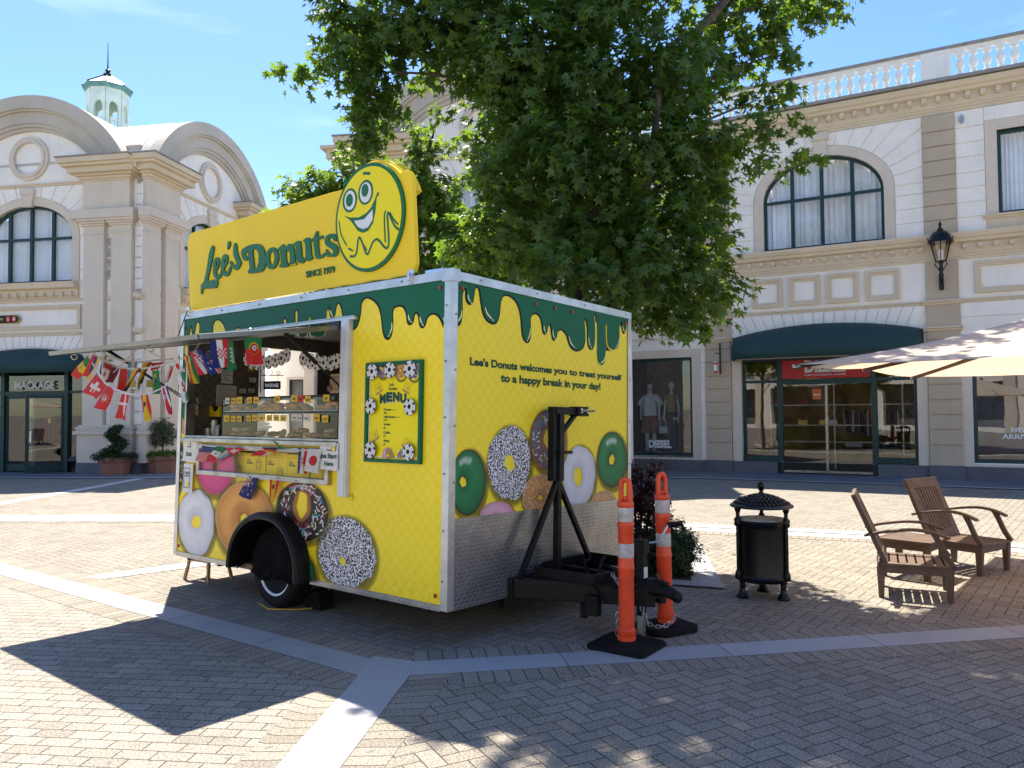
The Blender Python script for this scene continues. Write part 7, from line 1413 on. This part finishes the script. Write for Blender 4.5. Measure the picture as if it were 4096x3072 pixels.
def crown(clumps, per, twig, size, droop=.55, jit=.03, shell=.45, Lt=(.12, .28)):
    """clumps (x, y, z, rx, ry, rz): twigs scattered in each, leaves bunched on each twig"""
    PP, NN, TT, SS = [], [], [], []
    for c in clumps:
        c = np.array(c); vol = (c[3]*c[4]*c[5])**(2/3); nt = max(3, int(per*vol)); u = unit(nt); r_ = rng.uniform(0, 1, nt)**(1-shell); tp = c[:3]+u*r_[:, None]*c[3:6]*(1+.18*np.sin(u[:, :1]*7+u[:, 2:]*5+c[0]))
        for p, dr in zip(tp, u):
            n = rng.integers(twig-3, twig+4); ax = dr+np.array([0, 0, -droop*rng.uniform(.4, 1.6)])+rng.normal(0, .35, 3); ax /= np.linalg.norm(ax); s_ = np.linspace(0, 1, n)[:, None]; Lg = rng.uniform(*Lt)
            PP.append(p+ax*s_*Lg+rng.normal(0, jit, (n, 3))); tip = ax*.8+unit(n)*.75+np.array([0, 0, -.55]); tip /= np.linalg.norm(tip, axis=1)[:, None]
            nn = dr*.7+unit(n)*.6+np.array([0, 0, .55]); nn /= np.linalg.norm(nn, axis=1)[:, None]; NN.append(nn); TT.append(tip); SS.append(size*rng.uniform(.65, 1.2, n))
    return np.concatenate(PP), np.concatenate(NN), np.concatenate(TT), np.concatenate(SS)
def limb(mb, pts, r0, r1, n=8, wob=.05):
    P = smoothp3(pts, 5); k = len(P); mb.tube([p+Vector(rng.normal(0, wob*r0, 3)) for p in P], [r0+(r1-r0)*(i/(k-1))**.8 for i in range(k)], n)
bt = (.78, 8.7)
tree = thing('sweetgum_tree', 'large dark green star leaved tree standing right behind the trailer', 'tree', (*bt, 0))
m = MB(); limb(m, [(bt[0], bt[1], -.05), (.80, 8.7, 1.2), (.74, 8.72, 2.6), (.70, 8.7, 4.2), (.66, 8.75, 6.2), (.7, 8.8, 8.5), (.75, 8.8, 11.3)], .17, .03, 12); m.lathe([(.26, -.02), (.19, .12), (.17, .4)], (*bt, 0), 14); m.build('trunk', 'bark', tree, smooth=True)
# (x, y, z, rx, ry, rz)
CL = [(-1.75, 8.7, 6.15, .55, .6, .75), (-1.55, 8.8, 5.2, .35, .4, .5), (-1.0, 8.6, 6.0, .75, .8, .65), (-2.25, 8.6, 5.58, .38, .28, .17), (-1.68, 8.5, 4.75, .27, .28, .42), (-1.55, 8.55, 5.0, .28, .28, .3), (-1.62, 8.6, 5.5, .38, .35, .35), 
      (-.35, 8.7, 6.1, .8, .9, .6), (-.2, 8.5, 5.35, .56, .5, .42), (.15, 8.4, 4.75, .32, .35, .3), (.3, 8.3, 5.5, .75, .8, .65), (.25, 8.3, 4.6, .6, .6, .55), (-.02, 8.1, 4.1, .45, .45, .3), (.85, 8.3, 6.1, .7, .8, .6), (1.0, 8.0, 5.2, .75, .6, .6), (.7, 7.9, 4.3, .75, .6, .55), (.1, 8.3, 3.65, .7, .55, .38), (-.45, 8.6, 3.55, .5, .45, .35), (.85, 8.1, 3.5, .75, .55, .5), (1.5, 8.0, 4.4, .7, .6, .65), (1.5, 8.0, 3.5, .65, .55, .55), (1.75, 8.2, 5.3, .65, .6, .6), (1.45, 8.6, 6.3, .35, .5, .35), (2.05, 8.3, 4.55, .52, .5, .45), (1.95, 8.2, 3.75, .46, .45, .5), (2.0, 8.2, 3.05, .42, .4, .42), (1.6, 8.2, 2.85, .5, .4, .35), (2.6, 8.5, 4.75, .4, .3, .16), (2.95, 8.5, 4.86, .28, .22, .12), (2.2, 8.4, 4.12, .38, .35, .22), (2.9, 8.5, 4.42, .34, .25, .16), (3.2, 8.5, 4.45, .2, .16, .12), (2.32, 8.4, 3.5, .22, .3, .16), (2.25, 8.3, 2.95, .26, .28, .17),
      (2.5, 9.45, 6.7, .72, .35, .55), (2.5, 9.1, 5.85, .6, .45, .37), (3.3, 9.3, 6.65, .62, .4, .34), (3.9, 9.35, 6.6, .37, .3, .26), (3.05, 9.2, 6.25, .48, .35, .24), (2.9, 9.0, 5.3, .3, .3, .18), (3.2, 9.1, 5.9, .28, .26, .2), (3.2, 9.1, 5.5, .30, .25, .16),
      (.35, 9.4, 5.0, 1.3, .7, 1.2), (1.3, 9.4, 4.2, 1.0, .6, 1.0), (.3, 9.3, 3.9, 1.0, .5, .7), (1.2, 9.3, 3.0, .9, .4, .5),
      (.2, 8.8, 7.3, 2.0, 1.6, .9), (1.3, 9.2, 7.4, 1.5, 1.0, .8), (-1.2, 8.8, 7.2, 1.0, 1.0, .7), (.9, 8.8, 8.7, 2.2, 1.8, .9), (2.3, 8.6, 9.0, 1.0, .7, .6), (.8, 8.8, 10.2, 1.5, 1.4, .9), (.75, 8.8, 11.4, .8, .8, .7), (-.9, 8.8, 8.4, .9, .9, .7),
      (2.0, 8.0, 2.55, .22, .22, .14), (1.75, 8.0, 2.6, .3, .3, .16), (.5, 7.6, 3.1, .6, .4, .3), (1.2, 7.7, 3.05, .5, .4, .35)]
m = MB()
for c in CL[:-4]:
    if rng.uniform() < .45 or (c[0] < -.2 and c[2] < 5.4): continue
    z0 = max(1.9, c[2]-abs(c[0]-.7)*(.2 if c[0] < -.2 else .6)-.3); s0 = (.70+.02*rng.normal(), 8.72, z0); e_ = Vector(c[:3]); a_ = Vector(s0); mid = a_.lerp(e_, .5)+Vector((0, 0, .12*abs(c[0]-.7))); Ln = (e_-a_).length
    limb(m, [a_, mid, e_], .014+.012*Ln, .006, 7)
limb(m, [(.8, 8.6, 2.4), (1.2, 8.3, 3.2), (1.45, 8.0, 4.2), (1.55, 7.9, 5.2)], .075, .03, 8); limb(m, [(.7, 8.7, 4.5), (1.6, 8.6, 5.4), (2.3, 8.5, 6.1), (2.9, 8.5, 6.9)], .07, .04, 8)
m.build('branches', 'bark', tree, smooth=True)
pos, nr, tp, sz = crown([(c[0], c[1], c[2], max(.1, c[3]*.9-.06), max(.1, c[4]*.9-.06), max(.08, c[5]*.88-.06)) for c in CL], 470, 11, .088); print('LEAVES', len(pos))
leaves('crown', 'leaf_sweetgum', pos, nr, tp, sz, tree)
yt = (-1.45, 11.0)
tree2 = thing('young_tree', 'smaller bright green tree catching the sun behind the roof sign', 'tree', (*yt, 0))
m = MB(); limb(m, [(*yt, -.05), (-1.5, 11, 2), (-1.4, 10.9, 4.2), (-1.05, 10.8, 5.7)], .09, .015, 8)
C2 = [(-2.85, 11, 4.72, .36, .4, .26), (-2.42, 11, 4.98, .36, .4, .26), (-3.08, 11, 4.45, .22, .25, .2), (-2.0, 11, 4.95, .35, .35, .28), (-1.5, 11, 4.75, .3, .3, .35), (-2.55, 11, 4.45, .55, .5, .28), (-2.0, 11, 4.3, .6, .5, .45), (-2.75, 11, 4.05, .45, .4, .4), (-1.5, 10.9, 4.5, .5, .45, .3), (-1.1, 10.8, 4.65, .3, .35, .4), (-1.22, 10.8, 5.2, .19, .2, .32), (-1.28, 10.8, 5.62, .10, .1, .22), (-.95, 10.8, 4.8, .25, .22, .12), (-1.35, 10.8, 4.95, .16, .16, .2), (-.6, 10.7, 4.1, .5, .4, .4), (-.25, 10.6, 3.6, .55, .45, .42), (-1.0, 10.8, 3.9, .7, .5, .5), (-2.0, 11, 3.6, .9, .5, .4), (-.5, 10.6, 3.2, .7, .4, .5), (-3.0, 11, 4.85, .10, .1, .12)]
for c in C2: limb(m, [(-1.45, 11, c[2]-.9), (c[0]*.5-.72, 10.95, c[2]-.4), c[:3]], .03, .008, 6)
m.build('trunk', 'bark', tree2, smooth=True)
pos, nr, tp, sz = crown(C2, 560, 10, .088, droop=.3); leaves('crown', 'leaf_young', pos, nr, tp, sz, tree2)
# planted bed behind the trailer
bed = [(1.98, 7.36), (2.32, 9.8), (.4, 10.9), (-1.9, 11.8), (-1.9, 10.2), (.2, 8.6), (1.1, 7.75)]
area('planting_bed', [(x*.93+.03, y*.97+.27) for x, y in bed], 'soil', .014)
strip('kerb', ([(1.0, 7.72), (1.98, 7.36), (2.32, 9.8), (.4, 10.9)], [(1.12, 7.93), (1.74, 7.68), (2.05, 9.65), (.3, 10.7)]), 'granite_band', .018)
def bush(name, label, cl, mat, per, tw, size, kind='leaf', loc=(0, 0, 0), stems=0, Lt=(.02, .07)):
    t = thing(name, label, 'shrub', loc); m = MB(); spr_ = .015
    for c in cl:
        for k in range(max(1, stems)): a = rng.uniform(0, 6); limb(m, [(loc[0]+.08*math.cos(a), loc[1]+.08*math.sin(a), .0), (c[0]*.5+loc[0]*.5, c[1], c[2]*.5), (c[0]+rng.normal(0, .1), c[1]+rng.normal(0, .08), c[2]+c[5]*.7)], .012, .004, 5)
    m.build('stems', 'bark', t); p_, n_, t_, s_ = crown(cl, per, tw, size, 0, spr_, .6, Lt); k = p_[:, 2] > .01; leaves('foliage', mat, p_[k], n_[k], t_[k], s_[k], t, kind); return t
bush('purple_shrub', 'tall dark purple leaved shrub beside the trailer, behind the orange posts', [(1.38, 8.15, .42, .22, .25, .40), (1.32, 8.2, .80, .18, .2, .22), (1.48, 8.2, .72, .14, .16, .22), (1.28, 8.2, 1.05, .05, .06, .16), (1.52, 8.2, 1.05, .04, .05, .16), (1.4, 8.2, .98, .06, .06, .14), (1.55, 8.1, .35, .12, .15, .28)], 'leaf_purple', 3000, 8, .048, 'leaf', (1.28, 8.15, 0), 3)
bush('box_shrub', 'rounded dark green clipped bush at the corner of the planting bed', [(1.64, 8.02, .26, .22, .22, .26), (1.5, 8.1, .24, .2, .2, .23)], 'leaf_box', 22000, 8, .032, 'leaf', (1.63, 8.0, 0))
bush('low_shrub', 'low dark shrub deep in the bed behind the trailer', [(.6, 9.0, .3, .6, .4, .35), (-.4, 10.2, .4, .9, .5, .45)], 'leaf_box', 1500, 7, .06, 'leaf', (.3, 9.2, 0))
# potted plants by the left shop
def pot(x, y, label, kind):
    t = thing('potted_plant', label, 'potted plant', (x, y, 0)); m = MB(); a0 = R(28)
    oc = lambda r_, z: [(x+r_*math.cos(a0+k*PI/3), y+r_*math.sin(a0+k*PI/3), z) for k in range(6)]
    rings = [(.36, 0.0), (.40, .32), (.40, .34), (.44, .36), (.45, .40), (.44, .46), (.43, .5), (.38, .5), (.36, .42)]; v = []
    for r_, z in rings: v += oc(r_, z)
    m.add(v, [(i*6+k, i*6+(k+1) % 6, (i+1)*6+(k+1) % 6, (i+1)*6+k) for i in range(len(rings)-1) for k in range(6)]+[tuple(range(6))[::-1], tuple(8*6+k for k in range(6))]); m.build('pot', 'terracotta', t, bevel=.012)
    if kind == 'spiral':
        cl = [(x+.16*math.cos(a)*(1-h*.45), y+.16*math.sin(a)*(1-h*.45), .55+h*.78, .22-.10*h, .22-.1*h, .105-.02*h) for h, a in [(i/16, 2.6+i/16*2*PI*1.55) for i in range(17)]]
        p_, n_, t_, s_ = crown(cl, 6500, 7, .045, 0, .010, .6, (.01, .03)); leaves('topiary', 'leaf_box', p_, n_, t_, s_, t, 'leaf'); sk = [(x+.47*math.cos(a), y+.40*math.sin(a), .53, .14, .12, .075) for a in [k*PI/5 for k in range(10)]]+[(x, y, .52, .3, .3, .06)]
        mt = 'leaf_box'
    else:
        m = MB(); m.tube([(x, y, .45), (x, y, .95)], .022, 8); m.build('stem', 'bark', t); p_, n_, t_, s_ = crown([(x, y, 1.15, .34, .34, .37)], 4200, 7, .06, 0, .02, .6, (.02, .06)); leaves('topiary', 'leaf_pale', p_, n_, t_, s_, t, 'leaf'); sk = [(x+.32*math.cos(a), y+.32*math.sin(a), .52, .16, .14, .10) for a in [k*PI/4 for k in range(8)]]+[(x, y, .52, .3, .3, .08)]; mt = 'leaf_young'
    p_, n_, t_, s_ = crown(sk, 3600, 6, .05, 0, .015, .5, (.02, .06)); leaves('underplanting', mt, p_, n_, t_, s_, t, 'leaf')
pot(-10.98, 21.6, 'spiral clipped topiary in a terracotta planter below the flags', 'spiral'); pot(-9.93, 22.2, 'round headed pale shrub in a terracotta planter at the trailer edge', 'ball')
# ---------------------------------------------------------------- street objects
def delineator(x, y, rotz, lean, label, dims):
    F_ = Matrix.Translation((x, y, 0)) @ Matrix.Rotation(R(rotz), 4, 'Z'); t = thing('traffic_post', label, 'traffic post', (0, 0, 0), F_, 'orange posts by the drawbar')
    m = MB(); hx_, hy_, cf = dims; P = [(-hx_, -hy_+cf), (-hx_+cf, -hy_), (hx_-cf, -hy_), (hx_, -hy_+cf), (hx_, hy_-cf), (hx_-cf, hy_), (-hx_+cf, hy_), (-hx_, hy_-cf)]
    v = [(a, b, .004) for a, b in P]+[(a, b, .034) for a, b in P]+[(a*.95, b*.95, .045) for a, b in P]; m.add(v, [tuple(range(8))[::-1]]+[(i, (i+1) % 8, 8+(i+1) % 8, 8+i) for i in range(8)]+[(8+i, 8+(i+1) % 8, 16+(i+1) % 8, 16+i) for i in range(8)]+[tuple(range(16, 24))]); m.lathe([(.12, .044), (.11, .056), (.075, .062)], (0, 0, 0), 20); m.build('base', 'rubber', t, bevel=.008)
    TT = Matrix.Rotation(R(lean), 4, 'Y'); m = MB(TT)
    m.lathe([(.066, .06), (.066, .085), (.058, .09), (.066, .10), (.066, .135), (.0565, .145), (.056, .55), (.060, .56), (.060, .585), (.056, .595), (.056, .635), (.0545, .64), (.0545, .745), (.056, .75), (.056, .86), (.060, .868), (.060, .885), (.056, .89), (.0545, .896), (.0545, 1.0), (.058, 1.003), (.062, 1.02), (.056, 1.04), (.03, 1.045), (.0001, 1.04)], (0, 0, 0), 28)
    U = [(-.036, 0, 1.03), (-.036, 0, 1.07), (-.034, 0, 1.14), (-.030, 0, 1.172), (-.017, 0, 1.190), (0, 0, 1.196), (.017, 0, 1.190), (.030, 0, 1.172), (.034, 0, 1.14), (.036, 0, 1.07), (.036, 0, 1.03)]
    m.tube(smoothp3(U, 2), .0195, 12); m.ball((0, 0, 1.055), .016, 10, 6, 1.5); m.build('post', 'orange_plastic', t, smooth=True)
    for z0, z1 in ((.642, .743), (.898, .998)): m = MB(TT); m.lathe([(.0548, z0), (.0572, z0+.003), (.0572, z1-.003), (.0548, z1)], (0, 0, 0), 28); m.build('reflective_band', 'reflective_white', t, smooth=True)
    return t
delineator(.80, 5.61, -36, .35, 'orange traffic post with white bands nearest the camera, on a black base', (.225, .20, .025))
delineator(1.17, 6.06, 30, -1.2, 'orange traffic post with white bands behind the drawbar coupler, leaning slightly', (.215, .19, .07))
# litter bin
bx, by = 2.25, 7.1
t = thing('litter_bin', 'black ornate litter bin with a scaled dome lid, left of the chairs', 'bin', (bx, by, 0))
m = MB(); m.lathe([(.0001, .15), (.215, .15), (.235, .17), (.239, .19), (.228, .205), (.224, .22), (.226, .62), (.230, .655), (.240, .665), (.244, .683), (.236, .695), (.22, .695), (.215, .6), (.215, .2), (.0001, .19)], (bx, by, 0), 40); m.build('barrel', 'black_iron', t, smooth=True)
m = MB(); m.lathe([(.205, .66), (.212, .69), (.19, .70), (.16, .69), (.12, .62), (.0001, .6)], (bx, by, 0), 24); m.v = [(x+rng.normal(0, .004), y+rng.normal(0, .004), z+rng.normal(0, .006)) for x, y, z in m.v]; m.build('liner_bag', 'linen_white', t, smooth=True)
m = MB(); m.lathe([(.272, .805), (.278, .812), (.275, .822), (.24, .84), (.18, .872), (.11, .90), (.05, .915), (.03, .92), (.028, .93), (.018, .935), (.016, .95), (.03, .958), (.022, .965), (.034, .98), (.036, .995), (.028, 1.015), (.012, 1.03), (.001, 1.036)], (bx, by, 0), 40); m.lathe([(.26, .806), (.20, .806), (.0001, .85)], (bx, by, 0), 40)
m.build('dome_lid', 'black_iron', t, smooth=True)
m = MB()
for j, (r_, z) in enumerate(((.225, .848), (.185, .871), (.145, .889), (.105, .903), (.07, .912))):
    n = max(8, int(r_*2*PI/.036))
    for k in range(n): a = 2*PI*(k+.5*(j % 2))/n; c = Vector((bx+r_*math.cos(a), by+r_*math.sin(a), z+.002)); o_ = Vector((math.cos(a), math.sin(a), -.45)).normalized(); sd = Vector((-math.sin(a), math.cos(a), 0)); up_ = o_.cross(sd)*-1; up_ = up_ if up_.z > 0 else -up_; m.add([c-o_*.015-sd*.017, c+sd*-.018+o_*.008, c+o_*.028+up_*.006, c+sd*.018+o_*.008, c-o_*.015+sd*.017, c+up_*.008], [(0, 1, 5), (1, 2, 5), (2, 3, 5), (3, 4, 5), (4, 0, 5)])
m.build('lid_scales', 'black_iron', t)
for k in range(3):
    a = R(-167.6+120*k); c, s_ = math.cos(a), math.sin(a); px_, py_ = bx+.236*c, by+.236*s_; m = MB()
    m.tube([(px_, py_, .17), (px_, py_, .80)], .018, 8); m.lathe([(.028, .64), (.035, .66), (.03, .70), (.02, .72)], (px_, py_, 0), 10); m.lathe([(.03, .17), (.036, .19), (.03, .23), (.02, .25)], (px_, py_, 0), 10); m.lathe([(.018, .76), (.03, .79), (.03, .806)], (px_, py_, 0), 10); m.build('lid_column', 'black_iron', t, smooth=True)
    m = MB(); qx, qy = bx+.20*c, by+.20*s_; m.lathe([(.055, .0), (.058, .012), (.045, .03), (.028, .07), (.024, .10), (.03, .115), (.024, .13), (.036, .16), (.03, .18)], (qx, qy, 0), 12); m.build('foot', 'black_iron', t, smooth=True)
# slatted chairs and table: built facing +x, seat centre at the origin
def chair(F_, label):
    t = thing('slatted_chair', label, 'chair', (0, 0, 0), F_, 'slatted brown armchairs'); W2, D2, SH = .29, .30, .31
    for sx, sy in ((1, 1), (1, -1), (-1, 1), (-1, -1)):
        m = MB(); x, y = sx*(D2-.03), sy*(W2-.03); m.add([(x-.022, y-.022, 0), (x+.022, y-.022, 0), (x+.022, y+.022, 0), (x-.022, y+.022, 0), (x-.035, y-.03, SH-.03), (x+.035, y-.03, SH-.03), (x+.035, y+.03, SH-.03), (x-.035, y+.03, SH-.03)], [(3, 2, 1, 0), (4, 5, 6, 7), (0, 1, 5, 4), (1, 2, 6, 5), (2, 3, 7, 6), (3, 0, 4, 7)]); m.build('leg', 'teak', t, bevel=.004)
    m = MB(); z0, z1 = SH-.085, SH-.02
    for sy in (-1, 1): m.box(-D2+.01, D2, sy*(W2-.015)-.012, sy*(W2-.015)+.012, z0, z1)
    m.box(D2-.03, D2-.005, -W2+.02, W2-.02, z0, z1); m.box(-D2+.005, -D2+.03, -W2+.02, W2-.02, z0, z1); m.build('seat_frame', 'teak', t, bevel=.004)
    m = MB(); n = 8
    for i in range(n): x = -D2+.03+i*(2*D2-.02)/n; m.box(x+.006, x+(2*D2-.02)/n-.010, -W2+.035, W2-.035, SH-.02, SH)
    for sy in (-1, 1): m.box(-D2, D2+.012, sy*(W2-.015)-.022, sy*(W2-.015)+.022, SH-.0205, SH+.002)
    m.box(D2-.05, D2+.012, -W2+.03, W2-.03, SH-.0207, SH+.0015); m.build('seat', 'teak', t, bevel=.003)
    a = R(23); bx0, bz0 = -D2+.075, SH-.02; Bt = Matrix.Translation((bx0, 0, bz0)) @ Matrix.Rotation(-a, 4, 'Y'); m = MB(Bt); H_ = .67
    for sy in (-1, 1): m.box(-.02, .02, sy*(W2-.045)-.045, sy*(W2-.045)+.045, 0, H_)
    m.box(-.02, .02, -W2+.09, W2-.09, H_-.11, H_); m.box(-.02, .02, -W2+.09, W2-.09, .0, .10)
    for i in range(8): y = -W2+.10+i*(2*W2-.2)/7.4; m.box(-.014, .014, y, y+.036, .10, H_-.11)
    m.build('backrest', 'teak', t, bevel=.004)
    for sy in (-1, 1):
        y = sy*(W2-.005); m = MB(); A = smoothp3([(-D2-.10, y, SH+.235), (-D2+.06, y, SH+.275), (-.02, y, SH+.305), (.14, y, SH+.29), (.27, y, SH+.245)], 5)
        v = []
        for p in A: v += [(p.x, y-.03, p.z-.012), (p.x, y+.03, p.z-.012), (p.x, y+.03, p.z+.012), (p.x, y-.03, p.z+.012)]
        k = len(A); m.add(v, [(3, 2, 1, 0), tuple(4*(k-1)+i for i in range(4))]+[(4*i+j, 4*i+(j+1) % 4, 4*i+4+(j+1) % 4, 4*i+4+j) for i in range(k-1) for j in range(4)]); m.build('armrest', 'teak', t, bevel=.004)
        m = MB(); A = smoothp3([(.16, y, SH+.28), (.20, y, SH+.20), (.25, y, SH+.09), (.31, y, SH-.0)], 4); v = []
        for i, p in enumerate(A): w_ = .03+.012*abs(i/len(A)-.4); v += [(p.x-w_, y-.018, p.z), (p.x-w_, y+.018, p.z), (p.x+w_*.6, y+.018, p.z), (p.x+w_*.6, y-.018, p.z)]
        k = len(A); m.add(v, [(3, 2, 1, 0), tuple(4*(k-1)+i for i in range(4))]+[(4*i+j, 4*i+(j+1) % 4, 4*i+4+(j+1) % 4, 4*i+4+j) for i in range(k-1) for j in range(4)]); m.build('arm_support', 'teak', t, bevel=.004)
    return t
ch = chair(Matrix.Translation((3.64, 7.15, 0)) @ Matrix.Rotation(R(-25), 4, 'Z'), 'slatted brown armchair nearest the camera, its back to the bin, empty')
c2 = dup(ch, Matrix.Translation((4.74, 8.22, 0)) @ Matrix.Rotation(R(-58), 4, 'Z'), 'slatted brown armchair beyond the little table, turned toward the camera')
F_ = Matrix.Translation((4.03, 7.93, 0)) @ Matrix.Rotation(R(-47), 4, 'Z'); t = thing('side_table', 'low slatted brown table between the two armchairs', 'table', (0, 0, 0), F_); SH = .385
for sx, sy in ((1, 1), (1, -1), (-1, 1), (-1, -1)):
    m = MB(); x, y = sx*.21, sy*.21; m.box(x-.03, x+.03, y-.03, y+.03, 0, SH-.025); m.build('leg', 'teak', t, bevel=.004)
m = MB(); m.box(-.24, .24, -.235, -.21, SH-.1, SH-.025); m.box(-.24, .24, .21, .235, SH-.1, SH-.025); m.box(-.235, -.21, -.21, .21, SH-.1, SH-.025); m.box(.21, .235, -.21, .21, SH-.1, SH-.025); m.build('table_frame', 'teak', t, bevel=.003)
m = MB()
for i in range(8): y = -.235+i*.06; m.box(-.22, .22, y, y+.048, SH-.025, SH-.003)
m.box(-.27, -.22, -.27, .27, SH-.026, SH); m.box(.22, .27, -.27, .27, SH-.026, SH); m.box(-.22, .22, -.27, -.235, SH-.026, SH-.001); m.box(-.22, .22, .242, .27, SH-.026, SH-.001); m.build('table_top', 'teak', t, bevel=.003)
# parasol
u_ = Vector((.65, .76, 0)).normalized(); w_ = Vector((.76, -.65, 0)).normalized(); P0 = Vector((2.5, 6.9, 2.08)); Cc = P0+u_*2+w_*2; ap = Vector((Cc.x, Cc.y, 2.66))
t = thing('parasol', 'large cream square parasol on a side post, its corner reaching in over the chairs', 'parasol', (Cc.x, Cc.y, 0))
rim = [P0+u_*2*0, P0+u_*2+Vector((0, 0, .035)), P0+u_*4, P0+u_*4+w_*2, P0+u_*4+w_*4, P0+u_*2+w_*4, P0+w_*4, P0+w_*2]; m = MB(); v = []; K = 10
for j in range(8):
    a, b = rim[j], rim[(j+1) % 8]; base = len(v); 
    for i in range(K+1):
        q = i/K
        for s_ in range(K+1):
            e = a.lerp(b, s_/K); p = ap.lerp(e, q); sag = -.02*math.sin(PI*s_/K)*q*q; p = p+Vector((0, 0, sag-.06*math.sin(PI*q))); v.append(p)
    m.add(v[base:], [(i*(K+1)+s_, i*(K+1)+s_+1, (i+1)*(K+1)+s_+1, (i+1)*(K+1)+s_) for i in range(K) for s_ in range(K)])
m.build('canopy', 'canvas', t, smooth=True, fix=False)
for j, e in enumerate(rim):
    m = MB(); d = (e-ap); m.beam(ap-Vector((0, 0, .06)), ap+d*.5-Vector((0, 0, .095)), .03, .045); m.beam(ap+d*.5-Vector((0, 0, .095)), e-Vector((0, 0, .02)), .03, .045); m.build('rib', 'umbrella_rib', t)
m = MB(); m.tube([ap-Vector((0, 0, .4)), ap+Vector((0, 0, .05))], .04, 10); m.build('hub', 'umbrella_rib', t)
for j, e in enumerate(rim): m = MB(); d = (e-ap).normalized(); m.beam(e-d*.05-Vector((0, 0, .015)), e+d*.01-Vector((0, 0, .015)), .03, .03); m.build('rib_end', 'linen_white', t)
pb = Cc+w_*2.6-u_*.3; m = MB(); m.tube([(pb.x, pb.y, 0), (pb.x, pb.y, 3.0)], .05, 12); m.tube([(pb.x, pb.y, 2.95), (Cc.x, Cc.y, 2.85)], .04, 10); m.box(pb.x-.5, pb.x+.5, pb.y-.5, pb.y+.5, .0, .08); m.build('side_post', 'umbrella_rib', t)
# wooden step stool at the back of the trailer
F_ = Matrix.Translation((-3.12, 8.03, 0)) @ Matrix.Rotation(R(-33), 4, 'Z'); t = thing('step_stool', 'pale wooden step stool under the rear corner of the trailer', 'stool', (0, 0, 0), F_)
for sx, sy in ((1, 1), (1, -1), (-1, 1), (-1, -1)): m = MB(); m.beam((sx*.19, sy*.14, 0), (sx*.15, sy*.10, .24), .026, .026, (0, 1, 0)); m.build('leg', 'pale_wood', t)
m = MB(); m.box(-.19, .19, -.12, -.01, .235, .255); m.box(-.19, .19, .01, .12, .235, .255); m.build('top', 'pale_wood', t, bevel=.003); m = MB(); m.box(-.16, .16, -.115, -.095, .19, .235); m.box(-.16, .16, .095, .115, .19, .235); m.box(-.165, -.145, -.1, .1, .19, .235); m.box(.145, .165, -.1, .1, .19, .235); m.build('stool_frame', 'pale_wood', t)
